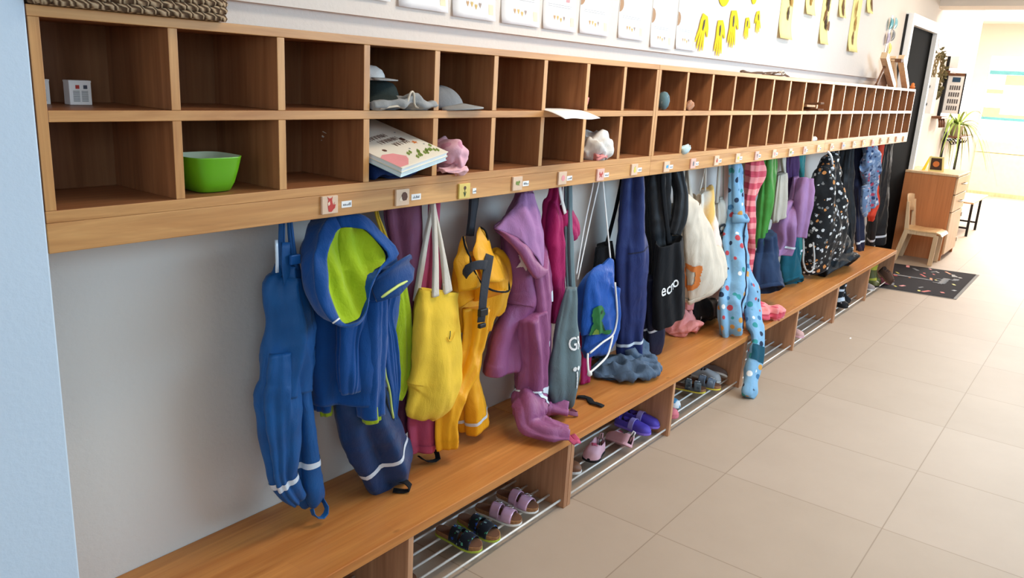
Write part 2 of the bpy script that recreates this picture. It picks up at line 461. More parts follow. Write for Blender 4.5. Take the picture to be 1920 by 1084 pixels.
# measured cloth sections (x, y, z, half width, half depth) and outline points, metres
G = {
'dung_strap': [(0.576,0.1,1.19,0.0063,0.0054),(0.576,0.1,1.135,0.007,0.006),(0.573,0.1,1.067,0.008,0.007),(0.57,0.1,1.02,0.008,0.008)],
'dung_strap2': [(0.591,0.09,1.19,0.0081,0.0072),(0.591,0.09,1.135,0.009,0.008),(0.596,0.09,1.079,0.012,0.011),(0.602,0.09,1.017,0.015,0.014)],
'dung_torso': [(0.593,0.1,1.029,0.031,0.023),(0.59,0.1,1.003,0.038,0.028),(0.584,0.1,0.98,0.049,0.037),(0.586,0.1,0.948,0.057,0.043),(0.595,0.1,0.904,0.061,0.046),(0.597,0.1,0.847,0.068,0.051),(0.588,0.1,0.778,0.07,0.052),(0.579,0.1,0.732,0.069,0.052),(0.574,0.1,0.695,0.072,0.054)],
'dung_legL': [(0.566,0.095,0.814,0.051,0.041),(0.562,0.095,0.738,0.056,0.045),(0.557,0.095,0.705,0.059,0.047),(0.557,0.095,0.622,0.052,0.042),(0.56,0.095,0.551,0.041,0.033),(0.561,0.095,0.474,0.029,0.023),(0.577,0.095,0.422,0.025,0.02),(0.606,0.095,0.374,0.018,0.014)],
'dung_legR': [(0.633,0.115,0.793,0.044,0.035),(0.636,0.115,0.712,0.034,0.027),(0.638,0.115,0.675,0.029,0.023),(0.647,0.115,0.587,0.032,0.026),(0.657,0.115,0.509,0.036,0.028),(0.658,0.115,0.466,0.039,0.031),(0.66,0.115,0.428,0.041,0.032),(0.665,0.115,0.379,0.041,0.033),(0.67,0.115,0.339,0.031,0.025),(0.672,0.115,0.325,0.022,0.017)],
'jac_body': [(0.811,0.11,1.076,0.065,0.039),(0.824,0.11,0.986,0.115,0.069),(0.824,0.11,0.895,0.13,0.078),(0.82,0.11,0.803,0.132,0.079),(0.815,0.11,0.71,0.129,0.077),(0.814,0.11,0.647,0.118,0.071),(0.812,0.11,0.611,0.117,0.07)],
'jac_slL': [(0.738,0.13,0.937,0.034,0.031),(0.738,0.13,0.808,0.04,0.036),(0.734,0.13,0.71,0.04,0.036),(0.728,0.13,0.634,0.03,0.027),(0.728,0.13,0.592,0.025,0.022)],
'jac_slM': [(0.765,0.05,0.919,0.036,0.033),(0.751,0.05,0.803,0.033,0.03),(0.747,0.05,0.713,0.031,0.028),(0.746,0.05,0.66,0.021,0.019)],
'jac_slR': [(0.816,0.04,0.912,0.037,0.033),(0.812,0.04,0.792,0.036,0.032),(0.813,0.04,0.698,0.035,0.031),(0.812,0.04,0.619,0.034,0.03),(0.812,0.04,0.573,0.033,0.03)],
'jac_flap': [(0.883,0.045,0.989,0.042,0.021),(0.886,0.045,0.928,0.027,0.014),(0.879,0.045,0.852,0.016,0.008),(0.892,0.045,0.771,0.023,0.012),(0.903,0.045,0.689,0.026,0.013),(0.913,0.045,0.632,0.019,0.01),(0.915,0.045,0.57,0.011,0.006),(0.918,0.045,0.524,0.004,0.002)],
'jac_lime': [(0.945,0.08,0.949,0.028,0.013),(0.956,0.08,0.9,0.027,0.012),(0.968,0.08,0.81,0.031,0.014),(0.98,0.08,0.725,0.032,0.014),(0.984,0.08,0.658,0.028,0.013),(0.977,0.08,0.604,0.022,0.01),(0.963,0.08,0.562,0.012,0.006)],
'dk_pants': [(0.825,0.1,0.678,0.073,0.051),(0.832,0.1,0.612,0.076,0.053),(0.858,0.1,0.523,0.085,0.06),(0.895,0.1,0.448,0.086,0.06),(0.922,0.1,0.391,0.087,0.061),(0.945,0.1,0.349,0.092,0.065),(0.964,0.1,0.313,0.076,0.053),(0.989,0.1,0.281,0.052,0.037)],
'pr_bag': [(1.024,0.17,1.016,0.027,0.008),(1.042,0.17,0.941,0.03,0.009),(1.065,0.17,0.837,0.028,0.009),(1.078,0.17,0.771,0.022,0.007)],
'pr_strap': [(0.934,0.15,1.19,0.0054,0.0054),(0.934,0.15,1.122,0.006,0.006),(0.957,0.15,1.067,0.009,0.006),(0.981,0.15,1.02,0.011,0.006)],
'plum': [(1.051,0.17,1.19,0.0648,0.0261),(1.051,0.17,1.112,0.072,0.029),(1.073,0.17,0.985,0.067,0.027),(1.095,0.17,0.831,0.07,0.028),(1.089,0.17,0.623,0.06,0.024),(1.065,0.17,0.468,0.03,0.012),(1.067,0.17,0.388,0.028,0.011)],
'pinkp': [(1.148,0.13,1.17,0.0189,0.0117),(1.148,0.13,1.015,0.021,0.013),(1.147,0.13,0.898,0.038,0.023),(1.129,0.13,0.729,0.048,0.029),(1.121,0.13,0.554,0.054,0.032),(1.125,0.13,0.456,0.059,0.035),(1.13,0.13,0.348,0.05,0.03),(1.129,0.13,0.324,0.047,0.028)],
'tote': [(1.107,0.06,0.877,0.091,0.034),(1.095,0.06,0.821,0.105,0.04),(1.101,0.06,0.718,0.114,0.043),(1.107,0.06,0.631,0.119,0.045),(1.098,0.06,0.575,0.123,0.047),(1.073,0.06,0.535,0.113,0.043),(1.041,0.06,0.504,0.077,0.029),(1.032,0.06,0.484,0.038,0.015)],
'tote_s1': [(1.097,0.09,1.19,0.0054,0.0054),(1.097,0.09,1.129,0.006,0.006),(1.068,0.09,1,0.009,0.006),(1.038,0.09,0.851,0.008,0.006)],
'tote_s2': [(1.037,0.03,1.19,0.0036,0.0054),(1.037,0.03,1.143,0.004,0.006),(1.051,0.03,1.013,0.009,0.006),(1.058,0.03,0.875,0.013,0.006)],
'tote_s3': [(1.039,0.03,1.19,0.0036,0.0054),(1.039,0.03,1.142,0.004,0.006),(1.08,0.03,1.009,0.006,0.006),(1.112,0.03,0.878,0.017,0.006)],
'yd_strap': [(1.298,0.1,1.19,0.0162,0.0063),(1.298,0.1,1.134,0.018,0.007),(1.293,0.1,1.079,0.014,0.006),(1.286,0.1,1.016,0.014,0.006)],
'yd_torso': [(1.306,0.09,0.953,0.065,0.025),(1.31,0.09,0.928,0.089,0.034),(1.329,0.09,0.893,0.11,0.042),(1.361,0.09,0.843,0.119,0.045),(1.362,0.09,0.798,0.104,0.039),(1.341,0.09,0.751,0.082,0.031),(1.333,0.09,0.693,0.067,0.025)],
'yd_leg1': [(1.307,0.07,0.785,0.055,0.044),(1.298,0.07,0.664,0.043,0.034),(1.266,0.07,0.586,0.047,0.037),(1.22,0.07,0.525,0.048,0.039),(1.192,0.07,0.489,0.049,0.039),(1.178,0.07,0.426,0.04,0.032),(1.179,0.07,0.374,0.039,0.031),(1.182,0.07,0.341,0.036,0.029)],
'yd_leg2': [(1.378,0.12,0.714,0.047,0.038),(1.354,0.12,0.606,0.035,0.028),(1.344,0.12,0.503,0.038,0.03),(1.356,0.12,0.432,0.049,0.039),(1.37,0.12,0.378,0.057,0.046),(1.383,0.12,0.329,0.063,0.05)],
'pj_body': [(1.571,0.11,1.18,0.0405,0.0243),(1.571,0.11,1.122,0.045,0.027),(1.564,0.11,1.058,0.075,0.045),(1.559,0.11,0.985,0.1,0.06),(1.587,0.11,0.886,0.107,0.064),(1.617,0.11,0.804,0.117,0.07),(1.614,0.11,0.712,0.122,0.073),(1.524,0.11,0.628,0.085,0.051),(1.509,0.11,0.538,0.096,0.058),(1.507,0.11,0.507,0.095,0.057)],
'pj_sleeve': [(1.609,0.06,0.864,0.044,0.038),(1.639,0.06,0.752,0.046,0.039),(1.649,0.06,0.63,0.049,0.042),(1.646,0.06,0.55,0.048,0.041)],
'pp_leg': [(1.569,0.05,0.709,0.057,0.046),(1.591,0.05,0.606,0.06,0.048),(1.602,0.05,0.486,0.059,0.047),(1.604,0.05,0.405,0.06,0.048),(1.608,0.05,0.345,0.055,0.044)],
'pp_leg2': [(1.782,0.14,0.624,0.039,0.032),(1.801,0.14,0.491,0.038,0.03),(1.818,0.14,0.354,0.032,0.026),(1.843,0.14,0.279,0.032,0.025)],
'mag': [(1.767,0.11,1.18,0.0279,0.0198),(1.767,0.11,1.092,0.031,0.022),(1.751,0.11,1.04,0.053,0.037),(1.767,0.11,0.94,0.064,0.045),(1.788,0.11,0.836,0.059,0.041),(1.817,0.11,0.739,0.047,0.033),(1.814,0.11,0.645,0.028,0.019),(1.811,0.11,0.612,0.013,0.009)],
'mag_wing': [(1.783,0.085,1.056,0.042,0.021),(1.815,0.085,1.017,0.042,0.021),(1.86,0.085,0.976,0.04,0.02),(1.882,0.085,0.945,0.026,0.013)],
'mag_low': [(2.066,0.12,0.522,0.033,0.02),(2.091,0.12,0.354,0.027,0.016),(2.098,0.12,0.29,0.026,0.016)],
'grey_strap': [(1.787,0.07,1.19,0.018,0.0108),(1.787,0.07,1.14,0.02,0.012),(1.81,0.07,0.981,0.022,0.013),(1.836,0.07,0.836,0.023,0.014),(1.859,0.07,0.737,0.027,0.016)],
'grey': [(1.786,0.025,0.772,0.031,0.016),(1.784,0.025,0.712,0.046,0.023),(1.777,0.025,0.591,0.076,0.038),(1.782,0.025,0.472,0.092,0.046),(1.788,0.025,0.382,0.08,0.04),(1.811,0.025,0.314,0.045,0.022),(1.834,0.025,0.274,0.015,0.008)],
'blk_tote': [(2.255,0.17,0.849,0.062,0.025),(2.268,0.17,0.75,0.081,0.032),(2.284,0.17,0.558,0.096,0.038),(2.295,0.17,0.41,0.086,0.034),(2.289,0.17,0.342,0.061,0.024)],
'blk_strap': [(2.327,0.16,1.19,0.0117,0.0063),(2.327,0.16,1.116,0.013,0.007),(2.292,0.16,0.978,0.012,0.006),(2.247,0.16,0.847,0.013,0.007)],
'draw': [(2.122,0.06,0.825,0.013,0.006),(2.094,0.06,0.781,0.055,0.02),(2.052,0.06,0.731,0.111,0.04),(2.057,0.06,0.626,0.13,0.047),(2.066,0.06,0.532,0.126,0.045),(2.01,0.06,0.482,0.067,0.024),(1.977,0.06,0.459,0.032,0.011)],
'cordA': [(2.011,0.06,1.17,0.0036,0.0018),(2.011,0.06,1.133,0.004,0.002),(2.114,0.06,0.83,0.004,0.003)],
'cordB': [(2.001,0.1,1.17,0.0036,0.0018),(2.001,0.1,1.115,0.004,0.002),(1.967,0.1,0.978,0.004,0.002),(1.935,0.1,0.784,0.004,0)],
'cordC': [(2.042,0.1,1.17,0.0036,0.0018),(2.042,0.1,1.126,0.004,0.002),(2,0.1,0.975,0.004,0.002),(1.947,0.1,0.76,0.004,0.002)],
'navy': [(2.31,0.1,1.19,0.0486,0.0342),(2.31,0.1,1.129,0.054,0.038),(2.325,0.1,1.028,0.066,0.046),(2.343,0.1,0.9,0.08,0.056),(2.358,0.1,0.81,0.091,0.063),(2.384,0.1,0.648,0.078,0.054),(2.408,0.1,0.547,0.07,0.049),(2.421,0.1,0.418,0.063,0.044),(2.433,0.1,0.314,0.059,0.042)],
'navy2': [(2.564,0.11,0.666,0.032,0.026),(2.603,0.11,0.505,0.036,0.028),(2.649,0.11,0.41,0.059,0.047),(2.663,0.11,0.333,0.058,0.047),(2.677,0.11,0.276,0.046,0.036)],
'blkjac': [(2.553,0.12,1.19,0.0531,0.0369),(2.553,0.12,1.125,0.059,0.041),(2.584,0.12,1.002,0.063,0.044),(2.622,0.12,0.878,0.064,0.045),(2.644,0.12,0.752,0.056,0.039),(2.657,0.12,0.598,0.038,0.026)],
'tecno': [(2.607,0.05,0.838,0.111,0.039),(2.613,0.05,0.793,0.12,0.042),(2.641,0.05,0.64,0.138,0.048),(2.681,0.05,0.503,0.139,0.049),(2.691,0.05,0.459,0.14,0.049)],
'tecno_s': [(2.524,0.07,1.19,0.0162,0.0081),(2.524,0.07,1.107,0.018,0.009),(2.583,0.07,0.962,0.015,0.007),(2.651,0.07,0.821,0.019,0.009)],
'stote': [(2.862,0.14,0.97,0.079,0.032),(2.865,0.14,0.898,0.091,0.036),(2.882,0.14,0.806,0.087,0.035),(2.924,0.14,0.654,0.075,0.03)],
'stote_s1': [(2.821,0.13,1.19,0.0099,0.0054),(2.821,0.13,1.117,0.011,0.006),(2.79,0.13,0.97,0.011,0.006)],
'stote_s2': [(2.849,0.13,1.19,0.0099,0.0054),(2.849,0.13,1.115,0.011,0.006),(2.873,0.13,0.963,0.015,0.006)],
'ctote': [(2.811,0.07,0.999,0.087,0.035),(2.803,0.07,0.975,0.102,0.041),(2.842,0.07,0.921,0.092,0.037),(2.906,0.07,0.814,0.117,0.047),(3.019,0.07,0.655,0.153,0.061),(3.083,0.07,0.593,0.178,0.071),(3.104,0.07,0.554,0.177,0.071)],
'ctote_s1': [(2.747,0.07,1.19,0.0045,0.0054),(2.747,0.07,1.145,0.005,0.006),(2.771,0.07,0.998,0.011,0.006)],
'ctote_s2': [(2.737,0.06,1.19,0.0045,0.0054),(2.737,0.06,1.147,0.005,0.006),(2.808,0.06,1.001,0.015,0.006)],
'yfade': [(3.079,0.11,1.023,0.056,0.022),(3.123,0.11,0.902,0.06,0.024),(3.213,0.11,0.755,0.074,0.03),(3.317,0.11,0.628,0.071,0.029)],
'yfade_s': [(3.045,0.11,1.19,0.0036,0.0036),(3.045,0.11,1.131,0.004,0.004),(3.068,0.11,1.018,0.005,0.005)],
'yfade_s2': [(3.059,0.12,1.19,0.0036,0.0018),(3.059,0.12,1.129,0.004,0.002),(3.028,0.12,1.02,0.005,0.005)],
'tote8': [(3.313,0.14,0.94,0.03,0.012),(3.338,0.14,0.904,0.065,0.026),(3.367,0.14,0.817,0.059,0.023),(3.428,0.14,0.682,0.034,0.014)],
'tote8_s': [(3.278,0.14,1.19,0.0117,0.0063),(3.278,0.14,1.123,0.013,0.007),(3.301,0.14,0.936,0.013,0.007)],
'tote8_s2': [(3.353,0.15,1.19,0.0045,0.0036),(3.353,0.15,1.118,0.005,0.004),(3.415,0.15,0.907,0.007,0.005)],
'pinkcloth': [(3.006,0.12,0.645,0.03,0.018),(3.052,0.12,0.514,0.031,0.018),(3.056,0.12,0.415,0.029,0.017)],
'wpink': [(3.311,0.15,0.563,0.105,0.063),(3.332,0.15,0.487,0.098,0.059),(3.368,0.15,0.421,0.068,0.041),(3.376,0.15,0.377,0.025,0.015)],
'dots': [(3.348,0.09,1.19,0.0351,0.0225),(3.348,0.09,1.138,0.039,0.025),(3.398,0.09,1.051,0.056,0.024),(3.44,0.09,0.91,0.054,0.035),(3.441,0.09,0.828,0.038,0.052),(3.421,0.06,0.723,0.084,0.055),(3.388,0.03,0.623,0.084,0.055),(3.333,0,0.534,0.087,0.058),(3.247,-0.03,0.436,0.092,0.058),(3.215,-0.05,0.364,0.082,0.056),(3.234,-0.055,0.309,0.078,0.051)],
'dots_leg': [(3.143,-0.09,0.664,0.049,0.03),(3.216,-0.09,0.486,0.051,0.03),(3.276,-0.09,0.404,0.046,0.027)],
'strp': [(3.644,0.09,1.19,0.0477,0.0342),(3.644,0.09,1.129,0.053,0.038),(3.682,0.09,1.069,0.073,0.044),(3.664,0.09,0.998,0.057,0.036),(3.645,0.09,0.921,0.04,0.029),(3.671,0.09,0.803,0.046,0.032),(3.732,0.09,0.65,0.006,0.03),(3.756,0.09,0.572,0.032,0.02),(3.797,0.09,0.418,0.006,0.015)],
'green': [(3.878,0.1,1.19,0.0666,0.0225),(3.878,0.1,1.125,0.074,0.025),(3.908,0.1,1.015,0.079,0.026),(3.906,0.1,0.896,0.068,0.039),(3.91,0.1,0.775,0.055,0.032),(3.905,0.1,0.641,0.04,0.026),(3.891,0.1,0.541,0.016,0.013)],
'wbag': [(4.051,0.08,1.048,0.046,0.023),(4.079,0.08,0.925,0.06,0.03),(4.087,0.08,0.816,0.06,0.03),(4.099,0.08,0.786,0.06,0.03)],
'wbag_s': [(4.041,0.08,1.19,0.0297,0.0099),(4.041,0.08,1.138,0.033,0.011),(4.088,0.08,1.046,0.008,0.012)],
'dkpur': [(4.287,0.12,1.19,0.045,0.0297),(4.287,0.12,1.123,0.05,0.033),(4.36,0.12,0.976,0.047,0.031),(4.419,0.12,0.805,0.058,0.019)],
'lpur': [(4.309,0.08,1.01,0.037,0.015),(4.318,0.08,0.866,0.029,0.029),(4.231,0.08,0.756,0.1,0.064),(4.222,0.08,0.629,0.042,0.07),(4.223,0.08,0.548,0.094,0.063)],
'teal': [(4.447,0.11,1.19,0.054,0.0162),(4.447,0.11,1.126,0.06,0.018),(4.508,0.11,0.967,0.007,0.023),(4.557,0.11,0.745,0.04,0.02),(4.638,0.11,0.502,0.05,0.025),(4.689,0.11,0.412,0.032,0.016)],
'tealp': [(4.453,0.11,0.632,0.043,0.034),(4.509,0.11,0.482,0.104,0.034),(4.564,0.11,0.352,0.115,0.058)],
'navyp': [(3.915,0.07,0.704,0.067,0.037),(3.949,0.07,0.605,0.089,0.049),(3.923,0.05,0.488,0.118,0.065),(3.935,0.04,0.42,0.135,0.074),(3.926,0.02,0.38,0.142,0.078)],
'space': [(4.927,0.06,1.19,0.036,0.027),(4.927,0.06,1.139,0.04,0.03),(4.902,0.06,1.052,0.107,0.055),(4.893,0.06,0.982,0.147,0.068),(4.864,0.06,0.91,0.13,0.095),(4.912,0.06,0.767,0.149,0.12),(5.003,0.06,0.573,0.236,0.12),(5.07,0.06,0.421,0.253,0.112)],
'slump': [(5.199,0.05,0.493,0.141,0.088),(5.281,0.05,0.393,0.227,0.098),(5.278,0.02,0.34,0.269,0.119),(5.277,-0.02,0.3,0.28,0.122)],
'bjac': [(5.557,0.13,1.19,0.0441,0.0351),(5.557,0.13,1.033,0.049,0.039),(5.598,0.115,0.892,0.098,0.037),(5.62,0.08,0.657,0.055,0.039),(5.65,0.04,0.375,0.029,0.037)],
'bjac2': [(5.876,0.15,1.19,0.0396,0.0333),(5.876,0.15,1.124,0.044,0.037),(5.914,0.13,0.951,0.056,0.034),(5.96,0.09,0.663,0.084,0.033),(5.976,0.05,0.414,0.064,0.032),(6.007,0.04,0.325,0.008,0.031)],
'denim': [(5.783,0.05,1.19,0.0378,0.0288),(5.783,0.05,1.106,0.042,0.032),(5.852,0.05,1.071,0.144,0.058),(5.945,0.05,0.938,0.09,0.055),(6.043,0.05,0.824,0.08,0.038),(6.113,0.05,0.68,0.095,0.057)],
'denim_sl': [(5.791,0.02,0.851,0.059,0.024),(5.838,0.02,0.717,0.06,0.027),(5.891,0.02,0.622,0.023,0.02)],
'red': [(6.239,0.08,1.19,0.0414,0.0324),(6.239,0.08,0.895,0.046,0.036),(6.349,0.08,0.693,0.03,0.04),(6.383,0.08,0.58,0.111,0.03),(6.375,0.08,0.514,0.021,0.022)],
'btrou': [(6.448,0.09,1.18,0.108,0.045),(6.448,0.09,1.011,0.12,0.05),(6.515,0.09,0.789,0.13,0.054),(6.604,0.09,0.556,0.149,0.063),(6.695,0.09,0.301,0.129,0.073)],
}
H = {
'hood_lin': [(0.717, 0.05, 1.114), (0.749, 0.04, 1.113), (0.781, 0.035, 1.106), (0.81, 0.02, 1.074), (0.832, 0.0, 1.033), (0.789, -0.01, 1.004), (0.764, -0.015, 0.976), (0.747, -0.02, 0.938), (0.725, -0.025, 0.9), (0.694, -0.03, 0.891), (0.666, -0.03, 0.889), (0.64, -0.03, 0.909), (0.627, -0.02, 0.954), (0.618, -0.015, 0.989), (0.637, 0.01, 1.034), (0.656, 0.03, 1.073), (0.683, 0.04, 1.095)],
'hood_rim': [(0.715, 0.06, 1.144), (0.754, 0.05, 1.145), (0.801, 0.045, 1.136), (0.84, 0.03, 1.097), (0.878, -0.005, 1.034), (0.806, -0.02, 1.006), (0.76, -0.025, 0.979), (0.747, -0.03, 0.933), (0.727, -0.035, 0.891), (0.69, -0.04, 0.881), (0.653, -0.04, 0.884), (0.616, -0.04, 0.907), (0.593, -0.03, 0.95), (0.585, -0.025, 0.996), (0.601, 0.0, 1.041), (0.629, 0.03, 1.077), (0.664, 0.05, 1.117)],
'pj_edge': [(1.356, 0.06, 1.04), (1.371, 0.03, 1.029), (1.414, 0.01, 1.008), (1.439, -0.005, 0.987), (1.46, -0.015, 0.964), (1.485, -0.02, 0.937), (1.52, -0.015, 0.907), (1.587, 0.02, 0.884), (1.685, 0.09, 0.915), (1.721, 0.14, 0.96), (1.693, 0.17, 0.988), (1.612, 0.17, 1.011), (1.471, 0.12, 1.03)],
'pj_fold': [(1.392, 0.075, 1.027), (1.373, 0.02, 1.014), (1.405, -0.005, 0.977), (1.426, -0.02, 0.943), (1.448, -0.03, 0.906), (1.487, -0.03, 0.873), (1.552, -0.015, 0.869), (1.634, 0.03, 0.875), (1.717, 0.1, 0.908), (1.742, 0.15, 0.956), (1.707, 0.18, 0.985), (1.625, 0.18, 1.008), (1.484, 0.13, 1.022)],
'pj_top': [(1.513, 0.07, 1.137), (1.515, 0.065, 1.138), (1.517, 0.06, 1.138), (1.526, 0.06, 1.137), (1.535, 0.06, 1.137), (1.551, 0.065, 1.135), (1.567, 0.07, 1.133), (1.587, 0.08, 1.13), (1.601, 0.09, 1.129), (1.606, 0.1, 1.128), (1.59, 0.1, 1.129), (1.575, 0.1, 1.13), (1.546, 0.09, 1.134)],
'ydsh_l': [(1.197, 0.05, 1.034), (1.226, 0.04, 0.97), (1.261, 0.02, 0.901), (1.312, 0.015, 0.855), (1.411, 0.03, 0.827)],
'yd_rim2': [(1.218, 0.07, 1.028), (1.194, 0.06, 0.988), (1.173, 0.06, 0.958)],
'yd_bind1': [(1.184, 0.04, 1.037), (1.188, 0.035, 1.01), (1.204, 0.03, 0.975), (1.215, 0.02, 0.934), (1.248, 0.015, 0.887), (1.308, 0.012, 0.851), (1.411, 0.03, 0.827), (1.434, 0.05, 0.851), (1.436, 0.07, 0.898), (1.399, 0.08, 0.942)],
'yd_bind2': [(1.286, 0.06, 1.05), (1.298, 0.05, 1.04), (1.313, 0.05, 1.013), (1.322, 0.06, 0.982), (1.327, 0.08, 0.992), (1.327, 0.09, 1.016)],
'yd_vstrap': [(1.29, 0.02, 0.968), (1.256, 0.0, 0.923), (1.227, -0.015, 0.863), (1.217, -0.02, 0.806), (1.214, -0.02, 0.774)],
'yd_hstrap': [(1.183, 0.03, 0.918), (1.183, 0.01, 0.944), (1.208, -0.0, 0.952), (1.252, 0.0, 0.945)],
'white_cord': [(2.089, 0.015, 0.742), (2.117, 0.01, 0.625), (2.123, 0.01, 0.57), (2.101, 0.01, 0.523), (2.025, 0.01, 0.509), (1.933, 0.01, 0.487)],
'cord_end': [(2.102, 0.01, 0.518), (2.074, 0.0, 0.487), (2.034, -0.01, 0.454), (1.938, -0.03, 0.446), (1.864, -0.04, 0.44)],
'cord_end2': [(1.918, 0.01, 0.487), (1.873, -0.02, 0.471), (1.855, -0.04, 0.43)],
'space_cord': [(4.498, -0.03, 1.168), (4.493, -0.05, 1.151), (4.526, -0.055, 1.117), (4.57, -0.05, 1.088)],
'grey_loop': [(4.254, -0.05, 0.584), (4.242, -0.06, 0.521), (4.288, -0.07, 0.462), (4.383, -0.07, 0.434), (4.439, -0.07, 0.449), (4.461, -0.06, 0.512)],
'pp': [(1.54, 0.005, 0.36), (1.524, -0.028, 0.325), (1.534, -0.077, 0.315), (1.557, -0.109, 0.31), (1.581, -0.141, 0.306)],
'stir': [(1.597, -0.117, 0.305), (1.571, -0.161, 0.3), (1.577, -0.185, 0.29), (1.586, -0.176, 0.3), (1.604, -0.143, 0.305)],
'pp2': [(1.703, 0.072, 0.32), (1.724, 0.042, 0.312), (1.736, 0.001, 0.31), (1.752, -0.022, 0.306)],
'slate': [(2.191, 0.139, 0.305), (2.243, 0.096, 0.315), (2.296, 0.062, 0.32), (2.409, 0.045, 0.315), (2.492, 0.022, 0.305)],
'strp': [(3.623, 0.017, 0.34), (3.559, -0.021, 0.315), (3.657, -0.039, 0.33), (3.72, -0.078, 0.32), (3.79, -0.135, 0.3)],
'bstrap': [(1.939, 0.055, 0.287), (1.949, 0.032, 0.291), (1.959, 0.012, 0.287), (1.929, -0.021, 0.288), (1.931, -0.044, 0.29), (1.933, -0.07, 0.286)],
'dotleg': [(3.423, -0.03, 0.36), (3.39, -0.075, 0.318), (3.257, -0.16, 0.31), (3.254, -0.175, 0.228), (3.228, -0.19, 0.152), (3.193, -0.2, 0.077), (3.097, -0.234, 0.02)],
'paper': [(1.497, -0.016, 1.411), (1.656, -0.064, 1.411), (1.69, -0.1, 1.39), (1.48, -0.1, 1.386)],
'wbag_px': [(3.302, 0.1, 0.802)],
'yd_lo': [(1.206, 0.06, 1.031), (1.184, 0.06, 0.989), (1.169, 0.06, 0.955), (1.17, 0.05, 0.91), (1.178, 0.04, 0.864)],
'yd_li': [(1.202, 0.05, 1.033), (1.202, 0.04, 0.999), (1.21, 0.03, 0.966), (1.226, 0.02, 0.927), (1.257, 0.015, 0.877)],
'yd_ro': [(1.311, 0.07, 1.045), (1.326, 0.06, 1.009), (1.338, 0.05, 0.973), (1.367, 0.04, 0.923), (1.405, 0.035, 0.865)],
'yd_ri': [(1.281, 0.06, 1.051), (1.258, 0.05, 1.02), (1.229, 0.035, 0.987), (1.235, 0.02, 0.944), (1.264, 0.015, 0.884)],
}

# ---------------------------------------------------------------- the room
WY = 0.25
def wall_holes(x0, x1, z0, z1, holes, y, t):
    """wall in the plane y..y+t with rectangular holes (x0, x1, z0, z1)"""
    mb = MB(); xs = x0
    for hx0, hx1, hz0, hz1 in holes:
        mb.box(xs, hx0, y, y + t, z0, z1); mb.box(hx0, hx1, y, y + t, z0, hz0); mb.box(hx0, hx1, y, y + t, hz1, z1); xs = hx1
    mb.box(xs, x1, y, y + t, z0, z1); return mb
struct('floor', MB().box(-4.2, 15.4, -3.4, 1.9, -0.1, 0), m_floor)
struct('ceiling', MB().box(-4.2, 15.4, -3.4, 1.9, 2.75, 2.85), m_ceil)
wl = MB(); wl.box(0.0, 8.27, WY, WY + 0.2, 0, 1.645); wl.box(0.0, 8.27, 0.228, WY + 0.2, 1.645, 2.75)
struct('wall_back', wl, m_wall)
struct('wall_left', MB().box(-4.0, -0.002, -0.004, 0.45, 0, 2.75), m_pillar, bevel=0.004)
struct('wall_passage', MB().box(8.27, 11.2, 0.27, 0.45, 0, 2.75), m_wall)
struct('wall_corner', MB().box(11.0, 11.2, 0.45, 1.9, 0, 2.75), m_wall)
struct('wall_recess', MB().box(11.2, 15.2, 1.7, 1.9, 0, 2.75), m_wall)
struct('wall_beam', MB().box(8.27, 8.67, -3.2, 0.27, 2.375, 2.75), m_wall)
# end wall with its window, and the window end behind the camera
ew = MB(); ew.box(15.0, 15.2, -3.2, -2.6, 0, 2.75); ew.box(15.0, 15.2, 0.62, 1.9, 0, 2.75); ew.box(15.0, 15.2, -2.6, 0.62, 0, 0.9); ew.box(15.0, 15.2, -2.6, 0.62, 2.25, 2.75)
struct('wall_end', ew, m_wall)
fw = wall_holes(-4.2, 15.4, 0, 2.75, [(-2.45, -0.75, 1.35, 2.5), (1.3, 5.3, 1.3, 2.5)], -3.4, 0.2)
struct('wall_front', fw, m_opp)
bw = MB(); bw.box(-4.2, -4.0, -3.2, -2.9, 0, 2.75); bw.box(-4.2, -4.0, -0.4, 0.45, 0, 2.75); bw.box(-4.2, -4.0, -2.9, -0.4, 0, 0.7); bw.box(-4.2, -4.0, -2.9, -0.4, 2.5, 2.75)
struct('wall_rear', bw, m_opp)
m_teal = plain('teal_frame', (96, 166, 176), 0.5)
m_peach = plain('peach_panel', (240, 196, 152), 0.6)
m_yellow = plain('yellow_panel', (250, 238, 186), 0.55)
def glassmat():
    t = NT('window_glass'); e = t.new('ShaderNodeEmission'); e.inputs['Color'].default_value = (0.95, 0.98, 1.0, 1); e.inputs['Strength'].default_value = 1.8
    t.link(e.outputs[0], t.n['Material Output'].inputs['Surface']); return t.m
m_glow = glassmat()
w1 = struct('window_1', MB().box(15.06, 15.09, -2.6, 0.62, 0.9, 2.25), m_glow)
# coloured panels stuck across the end window
fr = MB(); fr.box(14.97, 15.05, -2.6, 0.59, 1.962, 2.02); fr.box(14.97, 15.05, -2.6, 0.585, 1.236, 1.28)
fr.build('window_frame', m_teal, w1)
pn = MB(); pn.box(14.975, 15.045, -2.6, 0.345, 1.80, 1.955); pn.box(14.975, 15.045, 0.35, 0.583, 1.657, 1.722); pn.box(14.975, 15.045, -2.6, 0.343, 1.28, 1.33); pn.box(14.975, 15.045, 0.343, 0.583, 1.28, 1.43)
pn.build('window_panel', m_peach, w1)
yp = MB(); yp.box(14.94, 15.0, -2.9, 0.565, 0.02, 0.70); yp.box(14.93, 15.0, -2.9, 0.57, 0.71, 0.885)
struct('trim_1', yp, m_yellow)
struct('baseboard_end', MB().box(14.90, 14.94, -2.9, 0.56, 0.0, 0.06), wood_pale)
w2 = struct('window_2', MB().box(-4.12, -4.09, -2.9, -0.4, 0.7, 2.5), m_glow)
wf = MB()
for y in (-2.9, -2.07, -1.24, -0.44): wf.box(-4.08, -4.0, y, y + 0.05, 0.7, 2.5)
wf.build('window_frame', m_white, w2)
